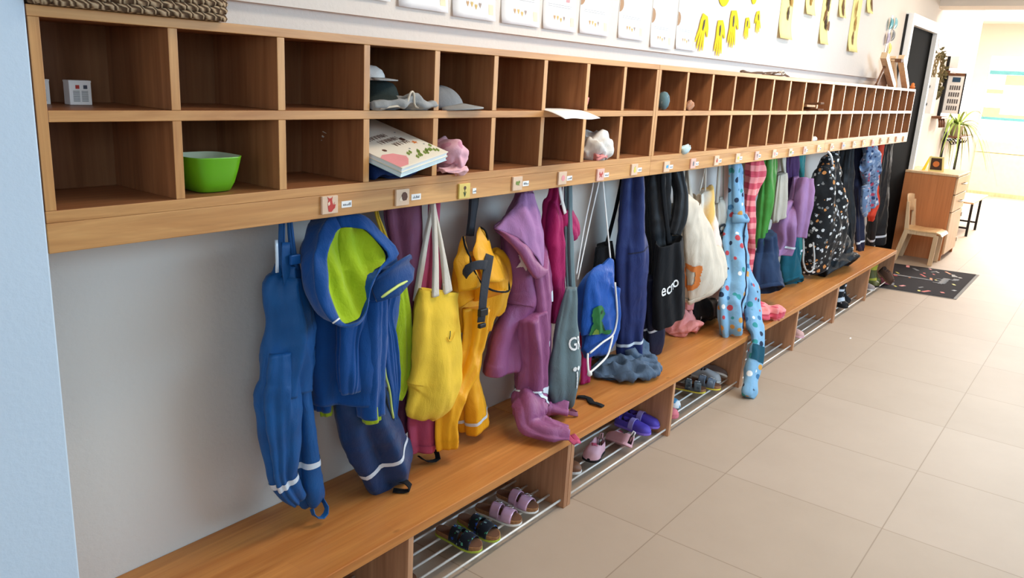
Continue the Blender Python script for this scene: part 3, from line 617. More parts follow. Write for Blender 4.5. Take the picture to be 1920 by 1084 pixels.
w3 = struct('window_3', MB().box(1.3, 5.3, -3.36, -3.33, 1.3, 2.5), m_glow)
wf = MB()
for x in (1.3, 2.28, 3.27, 4.26, 5.25): wf.box(x, x + 0.05, -3.32, -3.22, 1.3, 2.5)
wf.build('window_frame', m_white, w3)
w4 = struct('pillar_fill_pane', MB().box(-2.45, -0.75, -3.36, -3.33, 1.35, 2.5), m_glow)  # unseen glowing pane and its bar, added opposite the pillar to brighten it
MB().box(-1.63, -1.57, -3.32, -3.22, 1.35, 2.5).build('window_frame', m_white, w4)
# ceiling lamps
m_lamp = NT('lamp_diffuser'); _e = m_lamp.new('ShaderNodeEmission'); _e.inputs['Color'].default_value = (1, 0.93, 0.83, 1); _e.inputs['Strength'].default_value = 3
m_lamp.link(_e.outputs[0], m_lamp.n['Material Output'].inputs['Surface']); m_lamp = m_lamp.m
for i, x in enumerate((1.9, 4.2, 6.8, 9.6, 12.4)):
    l = thing('ceiling_lamp', 'flat white rectangular lamp on the corridor ceiling', 'lamp', (x, -0.75, 2.70), 'ceiling lamps along the corridor')
    MB().box(x - 0.68, x + 0.68, -1.0, -0.50, 2.70, 2.75).build('housing', m_white, l)
    MB().box(x - 0.64, x + 0.64, -0.96, -0.54, 2.692, 2.70).build('diffuser', m_lamp, l)
# dark door with its white frame
m_door = plain('blackboard_door', (12, 12, 13), 0.9, 0, 0.03, 0.1)
d1 = struct('door_1', MB().box(7.08, 8.09, 0.205, 0.227, 0.0, 2.11), m_door)
fm = MB(); fm.box(7.02, 7.08, 0.165, 0.227, 0, 2.11); fm.box(8.09, 8.15, 0.165, 0.227, 0, 2.11); fm.box(7.02, 8.15, 0.165, 0.227, 2.11, 2.20)
fm.build('door_frame', m_white, d1)
MB().box(7.013, 7.02, 0.207, 0.227, 0, 2.19).build('frame_shadow_gap', m_black, d1)  # black strip painting the shadow gap left of the frame
struct('baseboard_back', MB().box(0.0, 7.0, 0.238, 0.25, 0, 0.07), m_floor)

# ---------------------------------------------------------------- cubby shelves
CQ, CT, UL = 0.2489, 0.0196, 2.2597
ZT, ZM, ZB, ZR = 1.563, 1.409, 1.234, 1.157
tile_mats = {'pale': plain('tile_pale', (222, 190, 160), 0.5), 'yellow': plain('tile_yellow', (222, 196, 104), 0.5), 'pinkish': plain('tile_pink', (222, 176, 160), 0.5)}
red = plain('print_red', (190, 60, 50), 0.6); brown = plain('print_brown', (92, 54, 36), 0.6); cream = plain('print_cream', (236, 214, 186), 0.6)
leafg = plain('print_green', (120, 140, 60), 0.6); dgreen = plain('print_dark_green', (58, 76, 40), 0.6); pinkp = plain('print_pink', (232, 150, 150), 0.6)
bluep = plain('print_blue', (70, 160, 205), 0.6); yelp = plain('print_yellow', (216, 200, 70), 0.6); greyp = plain('print_grey', (110, 112, 116), 0.6); orp = plain('print_orange', (214, 120, 52), 0.6)
PICS = {  # outlines on a 48 mm tile: list of (material, polygon in mm)
 'fox': [(red, [(-6, 12), (-9, 20), (-4, 16), (3, 16), (7, 20), (5, 12), (6, 6), (10, -4), (8, -13), (3, -17), (-5, -16), (-7, -8), (-8, 4)]), (red, [(8, -12), (14, -8), (16, 0), (13, 6), (10, 0), (9, -6)]), (cream, [(13, 6), (15, 1), (12, 0)]), (cream, [(-8, 5), (-2, 9), (-1, 2), (-6, -2)])],
 'hedgehog': [(brown, [(-5, 6), (0, 13), (8, 14), (15, 9), (17, 0), (13, -8), (2, -9), (-4, -3)]), (cream, [(-5, 3), (-10, -1), (-13, -5), (-9, -9), (-2, -9), (-4, -2)])],
 'tulip': [(brown, circle(5.5, 12, 0, 9)), (dgreen, [(-1, 6), (1, 6), (1, -16), (-1, -16)]), (dgreen, [(-1, -14), (-6, -2), (-3, -3), (0, -12), (4, -2), (6, -2), (2, -14)])],
 'leaves': [(leafg, circle(6, 10, -5, 2)), (leafg, circle(5, 10, 6, 4)), (leafg, [(-10, -2), (0, 2), (10, -6), (0, -5)])],
 'flower': [(pinkp, circle(10, 14, 2, 0))],
 'butterfly': [(red, [(0, 2), (-10, 12), (-12, 2), (-6, -2), (-9, -10), (-2, -6)]), (red, [(1, 2), (10, 12), (12, 2), (6, -2), (9, -10), (2, -6)])],
 'pear': [(yelp, circle(8, 14, 0, -4)), (yelp, circle(4.5, 12, 0, 6)), (leafg, [(0, 10), (5, 14), (2, 9)])],
 'fish': [(bluep, [(-10, 0), (-2, 8), (6, 4), (12, 9), (11, -8), (6, -3), (-2, -8)])],
 'cat': [(greyp, [(-5, 10), (0, 7), (5, 10), (6, 2), (4, -10), (-5, -10), (-6, 2)])],
 'ladybird': [(red, circle(8, 12, 0, -1)), (brown, circle(3.5, 10, 0, 8))],
 'sun': [(yelp, circle(8, 12))],
 'mushroom': [(greyp, [(-9, 2), (-4, 9), (4, 9), (9, 2), (3, 1), (3, -9), (-3, -9), (-3, 1)])],
}
pic_order = ['fox', 'hedgehog', 'tulip', 'leaves', 'flower', 'butterfly', 'pear', 'fish', 'cat', 'ladybird', 'sun', 'mushroom', 'flower', 'leaves', 'cat', 'sun', 'ladybird', 'fish', 'mushroom', 'pear', 'flower', 'leaves', 'cat', 'sun', 'fish']
unit_label = ['near oak cubby shelf unit with green bowl, book and caps, beside the rough wall end',
              'middle oak cubby shelf unit above the black tote and the dotted overall',
              'far oak cubby shelf unit under the black-board door, with wooden frames on top']
def lit_edge_board(*a):
    """board with shade painted into its faces and a paler, lit-looking front edge"""
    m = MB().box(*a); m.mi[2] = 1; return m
shelves = []
for u in range(3):
    x0 = u * UL; x1 = x0 + UL
    s = thing('cubby_shelf', unit_label[u], 'shelf', (x0, 0, ZR), 'oak cubby shelves along the wall')
    shelves.append(s)
    lit_edge_board(x0, x1 - 0.0006, 0.0, 0.247, ZT, ZT + 0.019).build('top_board', [board_x, wood_x], s, bevel=0.0015)
    lit_edge_board(x0 + CT, x1 - CT, 0.0005, 0.24, ZM - 0.0205, ZM).build('middle_board', [board_x, wood_x], s, bevel=0.0015)
    lit_edge_board(x0, x1 - 0.0006, 0.0, 0.247, ZB - 0.022, ZB).build('bottom_board', [board_x, wood_x], s, bevel=0.0015)
    lit_edge_board(x0 + 0.0005, x0 + CT, 0.0, 0.246, ZB, ZT).build('side_panel', [board_z, wood_z], s, bevel=0.0012)
    lit_edge_board(x1 - CT, x1 - 0.0011, 0.0, 0.246, ZB, ZT).build('side_panel', [board_z, wood_z], s, bevel=0.0012)
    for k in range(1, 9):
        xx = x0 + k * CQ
        lit_edge_board(xx, xx + CT, 0.001, 0.24, ZM, ZT).build('divider', [board_z, wood_z], s, bevel=0.0012)
        lit_edge_board(xx, xx + CT, 0.001, 0.24, ZB, ZM - 0.0205).build('divider', [board_z, wood_z], s, bevel=0.0012)
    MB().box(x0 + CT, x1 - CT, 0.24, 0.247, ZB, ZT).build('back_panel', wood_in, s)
    MB().box(x0, x1 - 0.0006, 0.0, 0.02, ZR, ZB - 0.022).build('coat_rail', wood_x, s, bevel=0.0015)
    for k in range(9):
        i = u * 9 + k
        cx = x0 + (k + 0.5) * CQ + CT / 2
        h = MB(); h.tube([(cx, 0.10, ZB - 0.022), (cx, 0.10, 1.188), (cx, 0.085, 1.172), (cx, 0.06, 1.172), (cx, 0.05, 1.19)], 0.004, 6)
        h.tube([(cx, 0.10, 1.19), (cx, 0.12, 1.172), (cx, 0.14, 1.178), (cx, 0.145, 1.192)], 0.004, 6)
        h.build('coat_hook', m_metal, s, smooth=True)
        if i < 2: continue
        pk = pic_order[i - 2]; r = rnd(i)
        tx = cx + r.uniform(-0.004, 0.004); tz = 1.185 + r.uniform(-0.002, 0.004); hw = 0.024; hh = 0.0215
        tm = tile_mats['yellow' if pk == 'tulip' else ('pinkish' if i % 3 == 1 else 'pale')]
        t = MB().box(tx - hw, tx + hw, -0.007, -0.0003, tz - hh, tz + hh).build('picture_tile', tm, s, bevel=0.0012, label='square tile with a %s picture' % pk)
        mb = MB(); ms = []
        for j, (m, poly) in enumerate(PICS[pk]):
            if m not in ms: ms.append(m)
            mb.cur = ms.index(m)
            mb.prism(poly, lambda a, b, j=j: (tx + a * 0.001, -0.0071 - 0.0001 * j, tz + b * 0.001), (0, -0.0005, 0))
        mb.build('picture', ms, t)
        lw = 0.016 if i > 4 else (0.016, 0.018, 0.008)[i - 2]
        lx = tx + 0.05 + (0.006 if i < 4 else 0)
        n = MB().box(lx - lw, lx + lw, -0.0012, -0.0002, tz - 0.012, tz + 0.004).build('name_sticker', m_paper, s, label='small white name sticker')
        w = MB(); q = lx - lw * 0.7
        while q < lx + lw * 0.7:
            w.box(q, q + 0.0022, -0.0016, -0.0011, tz - 0.0075, tz - r.choice((0.003, 0.0045, 0.0005))); q += 0.0037
        w.build('writing', greyp, n)

# ---------------------------------------------------------------- benches with shoe racks
ZBH = 0.283
bench_label = ['nearest alder bench segment with dark floral and pink sandals on its rack',
               'second alder bench segment with pink slippers and purple shoes on its rack',
               'third alder bench segment, under the pink striped and navy clothes',
               'farthest alder bench segment beside the doormat, with boots on its rack']
BL = 1.6375
for u in range(4):
    x0 = u * BL + (0.004 if u == 0 else 0); x1 = (u + 1) * BL
    b = thing('bench', bench_label[u], 'bench', (x0, 0.05, 0), 'benches with shoe racks')
    MB().box(x0, x1 - 0.001, -0.125, 0.2485, ZBH - 0.030, ZBH).build('seat_board', wood_bench, b, bevel=0.0025)
    for lx in (x0 + 0.001, x0 + 0.809, x1 - 0.022):
        MB().box(lx, lx + 0.0205, -0.122, 0.228, 0.0, ZBH - 0.030).build('leg', wood_leg, b, bevel=0.0012)
    for a, c in ((x0 + 0.0215, x0 + 0.809), (x0 + 0.8295, x1 - 0.022)):
        for y in (-0.107, -0.056, -0.005, 0.046, 0.098, 0.15):
            MB().tube([(a, y, 0.030), (c, y, 0.030)], 0.0042, 8).build('rod', m_rod, b, smooth=True)

# ---------------------------------------------------------------- fabrics
f_blue = cloth('blue_rain_fabric', (8, 84, 146), 0.55, 0.35, 0.05, wr=0.22, c2=(7, 74, 132))
f_jblue = cloth('royal_blue_softshell', (6, 72, 140), 0.8, 0.2, 0.2)
f_jdark = cloth('deep_blue_collar', (6, 62, 122), 0.8, 0.2, 0.2)
f_lime = cloth('lime_fleece', (164, 190, 36), 0.95, 0.1, 0.15, weave=400, wr=0.4)
f_dkblue = cloth('dark_blue_rain_fabric', (10, 52, 98), 0.5, 0.4, 0.05)
f_white = cloth('white_cotton', (232, 226, 218), 0.9)
f_plum = cloth('plum_rain_fabric', (128, 70, 96), 0.6, 0.3)
f_pink = cloth('raspberry_pink_fabric', (196, 84, 116), 0.75)
f_tote = cloth('yellow_cotton', (238, 196, 62), 0.9)
f_strapw = cloth('cream_webbing', (226, 216, 200), 0.9)
f_yellow = cloth('yellow_rain_fabric', (244, 172, 24), 0.5, 0.35)
f_purple = cloth('mauve_rain_fabric', (146, 80, 124), 0.55, 0.35, wr=0.3)
f_purplel = cloth('mauve_lining', (160, 114, 160), 0.85, wr=0.3)
f_mag = cloth('magenta_fabric', (172, 26, 92), 0.7, 0.3, wr=0.35)
f_grey = cloth('grey_green_cotton', (104, 122, 126), 0.9)
f_black = cloth('black_cotton', (20, 21, 24), 0.85)
f_blacks = cloth('black_shell_fabric', (26, 29, 33), 0.6, 0.35)
f_draw = cloth('bright_blue_nylon', (10, 78, 164), 0.55, 0.35, wr=0.35)
f_navy = cloth('navy_rain_fabric', (28, 44, 98), 0.6, 0.3)
f_navyd = cloth('deep_navy_fabric', (28, 32, 58), 0.7, 0.3)
f_slate = cloth('slate_blue_fabric', (76, 96, 118), 0.65, 0.3, wr=0.4)
f_cream = cloth('cream_canvas', (216, 202, 182), 0.95)
f_creamd = cloth('unbleached_canvas', (186, 178, 164), 0.95)
f_salmon = cloth('salmon_pink_cotton', (226, 146, 140), 0.9, wr=0.4)
f_green = cloth('green_rain_fabric', (62, 136, 50), 0.55, 0.3)
f_lilac = cloth('lilac_rain_fabric', (150, 110, 152), 0.6, 0.3)
f_dpurple = cloth('dark_purple_fabric', (74, 48, 88), 0.75)
f_teal = cloth('teal_rain_fabric', (30, 120, 122), 0.55, 0.35)
f_teald = cloth('deep_teal_fabric', (14, 86, 104), 0.7)
f_tealp = cloth('teal_light', (90, 160, 146), 0.6)
f_navyp = cloth('dark_denim', (38, 56, 84), 0.85)
f_red = cloth('red_fabric', (222, 74, 52), 0.8)
f_web = cloth('dark_grey_webbing', (58, 60, 66), 0.8)
f_cord = cloth('white_cord', (236, 234, 230), 0.8)
m_zip = plain('lime_zip', (206, 220, 120), 0.5)

def dotted(name, base, cols, scale, rad, rough=0.8, seed=0.0):
    """printed fabric: round blobs in several colours on a ground"""
    t = NT(name)
    vo = t.new('ShaderNodeTexVoronoi'); vo.inputs['Scale'].default_value = scale; vo.inputs['Randomness'].default_value = 0.7
    t.link(t.coord((1, 1, 1), (seed, 0.17, 0.05)), vo.inputs['Vector'])
    sep = t.new('ShaderNodeSeparateColor'); t.link(vo.outputs['Color'], sep.inputs[0])
    stops = [(i / len(cols), lin(c)) for i, c in enumerate(cols)]
    pc = t.ramp(sep.outputs[0], stops, 'CONSTANT')
    msk = t.ramp(vo.outputs['Distance'], [(rad, (1, 1, 1, 1)), (rad + 0.03, (0, 0, 0, 1))])
    t.base(t.mix(msk, lin(base), pc))
    w = t.noise(t.coord(), 24, 4); t.bump(w.outputs['Fac'], 0.25, 0.02)
    return t.set(rough, 0, 0.25, 0.1)
f_dots = dotted('dotted_softshell', (126, 170, 200), [(30, 46, 70), (186, 70, 78), (206, 148, 70), (52, 140, 140), (206, 148, 70), (36, 52, 76), (232, 232, 228), (58, 110, 150)], 21, 0.31)
def chips(name, base, cols, scale, rad, seed=0.0):
    t = NT(name)
    dn = t.noise(t.coord(), 60, 2)
    add = t.new('ShaderNodeVectorMath', operation='MULTIPLY_ADD'); add.inputs[1].default_value = (0.016, 0.016, 0.016)
    tc = t.coord((1, 1, 1), (seed, 0.3, 0.1))
    t.link(dn.outputs['Color'], add.inputs[0]); t.link(tc, add.inputs[2])
    vo = t.new('ShaderNodeTexVoronoi'); vo.inputs['Scale'].default_value = scale
    t.link(add.outputs[0], vo.inputs['Vector'])
    sep = t.new('ShaderNodeSeparateColor'); t.link(vo.outputs['Color'], sep.inputs[0])
    pc = t.ramp(sep.outputs[1], [(i / len(cols), lin(c)) for i, c in enumerate(cols)], 'CONSTANT')
    rr = t.new('ShaderNodeMath', operation='MULTIPLY_ADD'); rr.inputs[1].default_value = 0.22; rr.inputs[2].default_value = rad - 0.12
    t.link(sep.outputs[2], rr.inputs[0])
    lt = t.new('ShaderNodeMath', operation='LESS_THAN'); t.link(vo.outputs['Distance'], lt.inputs[0]); t.link(rr.outputs[0], lt.inputs[1])
    t.base(t.mix(lt.outputs[0], lin(base), pc))
    w = t.noise(t.coord(), 20, 4); t.bump(w.outputs['Fac'], 0.25, 0.02)
    return t.set(0.75, 0, 0.25, 0.1)
f_space = chips('space_print_shell', (17, 18, 20), [(200, 200, 198), (230, 228, 222), (110, 110, 108), (196, 130, 70), (190, 192, 196), (120, 120, 118)], 33, 0.36)
f_denim = chips('blue_print_cotton', (108, 132, 166), [(150, 166, 190), (44, 62, 100), (190, 70, 92), (200, 206, 216), (44, 62, 100), (150, 166, 190)], 34, 0.40, 0.6)
def checks(name, a, b, c, sx):
    """woven stripes: broad bands across the length, fainter along"""
    t = NT(name); v = t.coord()
    w1 = t.new('ShaderNodeTexWave'); w1.bands_direction = 'Z'; w1.inputs['Scale'].default_value = sx; w1.inputs['Distortion'].default_value = 0.6; w1.inputs['Detail'].default_value = 0
    w2 = t.new('ShaderNodeTexWave'); w2.bands_direction = 'X'; w2.inputs['Scale'].default_value = sx * 0.9; w2.inputs['Distortion'].default_value = 0.4; w2.inputs['Detail'].default_value = 0
    t.link(v, w1.inputs['Vector']); t.link(v, w2.inputs['Vector'])
    c1 = t.ramp(w1.outputs['Fac'], [(0.46, lin(a)), (0.54, lin(b))])
    c2 = t.ramp(w2.outputs['Fac'], [(0.42, (1, 1, 1, 1)), (0.56, lin(c))])
    t.base(t.mix(0.45, c1, c2, 'MULTIPLY'))
    n = t.noise(v, 24, 4); t.bump(n.outputs['Fac'], 0.25, 0.02)
    return t.set(0.85, 0, 0.2, 0.1)
f_strp = checks('pink_striped_fabric', (240, 150, 148), (210, 84, 100), (255, 226, 224), 5.0)

def loops_shell(loops, nsub, seed, nz, close_last=False):
    """surface through matching 3-D loops (Catmull between loops)"""
    n = len(loops[0]); rows = []
    P = [[tuple(p) for p in l] for l in loops]
    M = len(loops); R = []
    off = Vector((seed * 3.1, seed * 1.7, seed))
    fine = 3
    for i in range((M - 1) * nsub + 1):
        t = i / nsub
        ring = [Vector(catmull([P[k][j] for k in range(M)], min(t, M - 1 - 1e-6))) for j in range(n)]
        r2 = []
        for j in range(n):
            for q in range(fine):
                u = q / fine; a, b, c, d = ring[j - 1], ring[j], ring[(j + 1) % n], ring[(j + 2) % n]
                m1 = (c - a) * 0.5; m2 = (d - b) * 0.5
                p = b * (2 * u ** 3 - 3 * u ** 2 + 1) + m1 * (u ** 3 - 2 * u ** 2 + u) + c * (-2 * u ** 3 + 3 * u ** 2) + m2 * (u ** 3 - u ** 2)
                k = noise.noise(Vector((p.x * 26, p.y * 26, p.z * 12)) + off)
                r2.append(p + Vector((0.3 * nz * k, nz * k, 0)))
        R.append(r2 + [r2[0]])
    mb = MB(); mb.grid(R)
    if close_last:
        c = sum(R[-1][:-1], Vector()) / (len(R[-1]) - 1); k = len(R[0]); base = (len(R) - 1) * k
        mb.v.append(c); ci = len(mb.v) - 1
        for j in range(k - 1): mb.f.append([base + j, base + j + 1, ci]); mb.mi.append(0)
    return mb

# ---------------------------------------------------------------- clothes on the hooks, from the near end
# 1 blue rain dungarees
g = thing('rain_dungarees', 'bright blue rain dungarees hanging alone over the bare near end of the bench', 'trousers', (0.60, 0.10, 0.30))
sw, _ = garment('body', f_blue, g, 'dung_torso', 11, 0.009, 0.005, open0=True)
swl, _ = garment('leg', f_blue, g, 'dung_legL', 12, 0.008, 0.005, open1=False)
d = swl.dz(0.455); swl.band(d, d + 0.016).build('reflective_stripe', m_refl, g, smooth=True, label='silver reflective stripe')
swr, _ = garment('leg', f_blue, g, 'dung_legR', 13, 0.007, 0.005, open1=False)
d = swr.dz(0.475); swr.band(d, d + 0.016).build('reflective_stripe', m_refl, g, smooth=True, label='silver reflective stripe')
garment('strap', f_blue, g, 'dung_strap', 14, 0.002, 0.002); garment('strap', f_blue, g, 'dung_strap2', 15, 0.002, 0.002)
sp = ribbon('strap_end', f_blue, g, [(0.575, 0.085, 1.09), (0.57, 0.08, 1.04), (0.573, 0.075, 0.985)], 0.026, 0.004)
ribbon('buckle_tape', m_refl, g, [(0.545, 0.082, 1.10), (0.543, 0.078, 1.06), (0.544, 0.08, 1.02)], 0.008, 0.003)
MB().box(0.575, 0.605, 0.066, 0.076, 1.035, 1.06).build('buckle', plain('blue_plastic', (20, 84, 150), 0.4), g, bevel=0.003)
bb = MB(); R9 = []
for i in range(15):   # bib front standing off the back panel, its side cut away in a curve
    d = 0.028 + 0.012 * i; e = 0.55 + 0.035 * (i - 9) ** 2 * (0.35 if i > 9 else 0.12)
    R9.append([sw.pos(d, max(0.35, 1.35 - e) + (2.75 - max(0.35, 1.35 - e)) * j / 18, 0.016 * (1 - j / 18) * (1 - i / 14) - 0.0032) for j in range(19)])
bb.grid(R9); bb.build('bib', f_blue, g, smooth=True, solid=0.003)
ribbon('foot_strap', f_blue, g, [(0.645, 0.085, 0.335), (0.645, 0.075, 0.318), (0.665, 0.068, 0.3045), (0.69, 0.075, 0.318), (0.69, 0.10, 0.345)], 0.018, 0.002, (0, 1, 0), label='teal elastic foot strap')

# 2 blue jacket with lime lining
g = thing('hooded_jacket', 'blue softshell jacket with big lime lined hood and lime side panel', 'jacket', (0.82, 0.08, 0.52))
garment('body', f_jblue, g, 'jac_body', 21, 0.016, 0.006, pw=1.9)
for k, sd, m in (('jac_slL', 22, f_jblue), ('jac_slR', 24, f_jblue)):
    swj, _ = garment('sleeve', m, g, k, sd, 0.007, 0.004, open1=True)
    q = swj.S[-1]
    cs = [(q[0] + 0.004, q[1], q[2] + 0.03, q[3] * 0.86, q[4] * 0.86), (q[0] + 0.008, q[1] - 0.002, q[2] - 0.018, q[3] * 0.80, q[4] * 0.8)]
    garment('cuff', f_lime, g, None, sd + 50, 0.002, 0.001, secs=cs, open1=True, label='lime cuff')
garment('lapel', f_jblue, g, 'jac_slM', 23, 0.008, 0.004)
swf, _ = garment('front_flap', f_jblue, g, 'jac_flap', 25, 0.004, 0.003, open1=False)
swp, _ = garment('side_panel', f_lime, g, 'jac_lime', 26, 0.005, 0.003, open1=False, label='lime side panel')
zp = MB(); zp.tube([swf.pos(swf.L * (0.08 + 0.9 * i / 24), 2.9, 0.003) for i in range(25)], 0.0035, 6)
zp.build('zip', m_zip, g, smooth=True)
cl = MB(); cl.grid([[Vector(((0.772, 0.845, 0.905, 0.955)[j] , (-0.02, -0.025, -0.015, 0.03)[j] + 0.012 * math.sin(i * 0.8) , (0.985, 1.02, 1.03, 1.005)[j] - i * (0.012, 0.018, 0.014, 0.006)[j])) for j in range(4)] for i in range(6)])
cl.build('collar', f_jdark, g, smooth=True, solid=0.006)
MB().tube([(0.775, -0.022, 0.926), (0.81, -0.03, 0.945), (0.85, -0.028, 0.957), (0.905, -0.018, 0.962), (0.955, 0.028, 0.975)], 0.004, 6).build('collar_zip', m_zip, g, smooth=True)
rim = [Vector(p) for p in H['hood_rim']]; ln = [Vector(p) for p in H['hood_lin']]
c0 = sum(rim, Vector()) / len(rim); cl0 = sum(ln, Vector()) / len(ln)
def toward(L, c, k, dy, dz=0.0): return [c + (p - c) * k + Vector((0, dy, dz)) for p in L]
hook = Vector((0.76, 0.11, 1.17))
loops_shell([toward(ln, cl0, 1.0, -0.004), toward(rim, c0, 0.985, 0.006), toward(rim, c0, 0.97, 0.02, 0.0), toward(rim, c0, 0.90, 0.075, 0.006), [hook.lerp(p + Vector((0, 0.09, 0)), 0.55) for p in rim], [hook.lerp(p + Vector((0, 0.10, 0)), 0.12) for p in rim]], 4, 5, 0.016, True).build('hood', f_jblue, g, smooth=True, solid=0.003)
fold = []
for k, dy in ((1.0, 0.002), (0.86, 0.014), (0.62, 0.022), (0.36, 0.024), (0.14, 0.022)):
    L = []
    for i, p in enumerate(ln):
        q = cl0 + (p - cl0) * k + Vector((0, dy, 0)); L.append(q)
    fold.append(L)
hl = loops_shell(fold, 6, 9, 0.006, True)
for i, p in enumerate(hl.v):   # long soft folds in the lining
    r = (p - cl0).length; w = max(0.0, 1.0 - r / 0.16)
    hl.v[i] = p + Vector((0, 0.013 * w * math.sin((p.x - 0.70) * 95 + (p.z - 1.0) * 14) + 0.006 * w, 0))
hl.build('hood_lining', f_lime, g, smooth=True, solid=0.002, label='lime fleece hood lining')

MB().tube([(0.612, -0.042, 0.905), (0.620, -0.046, 0.911), (0.630, -0.046, 0.915)], 0.0022, 6).build('drawcord_end', m_white, g, smooth=True)
# 3 dark blue rain trousers on the bench
g = thing('rain_trousers', 'dark blue rain trousers with silver stripe below the blue and lime jacket', 'trousers', (0.88, 0.10, 0.284))
sw, _ = garment('leg', f_dkblue, g, 'dk_pants', 31, 0.010, 0.006, open1=False)
d = sw.dz(0.405); sw.band(d, d + 0.013).build('reflective_stripe', m_refl, g, smooth=True, label='silver reflective stripe')
ribbon('foot_strap', f_black, g, [(0.945, 0.06, 0.310), (0.952, 0.035, 0.316), (0.958, 0.018, 0.305), (0.957, 0.015, 0.292), (0.945, 0.03, 0.287), (0.925, 0.055, 0.289)], 0.024, 0.003, (1, 0.35, 0), label='black foot strap')

# 4 small printed bag, plum dungarees and pink trousers at the back
g = thing('drawstring_pouch', 'white printed cloth bag on a yellow strap, half hidden behind the lime side panel', 'bag', (1.05, 0.17, 0.76))
sw, _ = garment('body', f_white, g, 'pr_bag', 41, 0.003, 0.002)
mb = MB(); f = sw.patch(sw.dz(0.88), 1.9, None, 0.003)
decal(mb, circle(0.022, 14, 0, 0), f); mb.build('print', orp, g, fix=False)
mb = MB(); decal(mb, circle(0.014, 12, -0.008, -0.035), f); mb.build('print', dgreen, g, fix=False)
MB().box(1.07, 1.11, 0.158, 0.182, 0.765, 0.778).build('hem', f_navyd, g, bevel=0.003)
garment('strap', f_tote, g, 'pr_strap', 42, 0.001, 0.001)
g = thing('rain_dungarees', 'dull plum rain dungarees at the wall behind the yellow tote bag', 'trousers', (1.07, 0.17, 0.38))
garment('body', f_plum, g, 'plum', 43, 0.008, 0.004)
g = thing('trousers', 'raspberry pink trousers with gathered cuff below the yellow tote bag', 'trousers', (1.12, 0.13, 0.31))
sw, _ = garment('leg', f_pink, g, 'pinkp', 44, 0.007, 0.004, open1=True)
sw.band(sw.L - 0.03, sw.L - 0.004, off=0.003).build('cuff', f_pink, g, smooth=True)
ribbon('foot_strap', f_black, g, [(1.10, 0.12, 0.315), (1.12, 0.10, 0.296), (1.16, 0.09, 0.292), (1.17, 0.11, 0.315)], 0.02, 0.002, (0, 1, 0), label='black foot strap')

# 6 yellow tote
g = thing('tote_bag', 'plain yellow cotton tote bag with long cream handles', 'bag', (1.11, 0.06, 0.48))
sw, _ = garment('body', f_tote, g, 'tote', 61, 0.010, 0.005, open0=True, open1=False, pw=1.8)
for k in ('tote_s1', 'tote_s2', 'tote_s3'): garment('handle', f_strapw, g, k, 62, 0, 0.001, pw=4, label='cream webbing handle')
f = sw.patch(sw.dz(0.745), 1.35, None, 0.004)
MB().tube([f(-0.028 + 0.056 * i / 10, -0.02 * math.sin(PI * i / 10)) for i in range(11)], 0.0016, 6).build('seam', f_tote, g, smooth=True)
MB().tube([f(0, 0.012), f(-0.004, -0.002), f(-0.01, -0.012)], 0.0014, 6).build('print', dgreen, g, smooth=True)

# 7 yellow rain dungarees
g = thing('rain_dungarees', 'golden yellow rain dungarees with dark grey straps and black edging', 'trousers', (1.31, 0.09, 0.31))
sw, _ = garment('bib', f_yellow, g, 'yd_torso', 71, 0.012, 0.005, open0=False)
for L, k in ((H['yd_bind1'], 0), (H['yd_bind2'], 1)):
    MB().tube([Vector(catmull(L, i / 4)) for i in range((len(L) - 1) * 4 + 1)], 0.0035, 6).build('edging', f_black, g, smooth=True, label='black edging')
pts = [Vector(p) for p in H['yd_bind1']]
rows = []
for i, p in enumerate(pts):
    e = Vector((1.30, 0.085, 0.80 if i > 3 else 0.88)); rows.append([p.lerp(e, t) + Vector((0, -0.003 * math.sin(PI * t), 0)) for t in [j / 7 for j in range(8)]])
MB().grid(rows).build('bib_flap', f_yellow, g, smooth=True, solid=0.003)
for A_, B_ in (('yd_lo', 'yd_li'), ('yd_ro', 'yd_ri')):
    A_ = [Vector(catmull(H[A_], i / 4)) for i in range(17)]; B_ = [Vector(catmull(H[B_], i / 4)) for i in range(17)]
    MB().grid([[a.lerp(b_, j / 6) + Vector((0, -0.010 * math.sin(PI * j / 6) * min(1, i / 6) + 0.003 * math.sin(i * 0.9 + j), 0)) for j in range(7)] for i, (a, b_) in enumerate(zip(A_, B_))]).build('shoulder_flap', f_yellow, g, smooth=True, solid=0.003)
sw1, _ = garment('leg', f_yellow, g, 'yd_leg1', 72, 0.008, 0.005, open1=True)
sw1.band(sw1.L - 0.032, sw1.L - 0.020, off=0.0012).build('cuff_seam', f_yellow, g, smooth=True)
sw2, _ = garment('leg', f_yellow, g, 'yd_leg2', 73, 0.008, 0.005, open1=True)
d = sw2.L - 0.05; sw2.band(d, d + 0.012).build('reflective_stripe', m_refl, g, smooth=True, label='silver reflective stripe')
garment('strap', f_web, g, 'yd_strap', 74, 0.001, 0.001, pw=4, label='dark grey strap')
ribbon('strap', f_web, g, H['yd_vstrap'], 0.030, 0.003, (1, -0.2, 0.2), label='dark grey strap with buckle')
ribbon('strap', f_web, g, H['yd_hstrap'], 0.030, 0.003, (0, -0.1, 1), label='short dark grey strap')
b = Vector(H['yd_vstrap'][3])
MB().box(b.x - 0.019, b.x + 0.019, b.y - 0.010, b.y + 0.004, b.z - 0.012, b.z + 0.012).build('buckle', m_black, g, bevel=0.003)
MB().box(b.x - 0.016, b.x + 0.014, b.y - 0.008, b.y + 0.004, b.z - 0.05, b.z - 0.036).build('buckle', m_black, g, bevel=0.003)

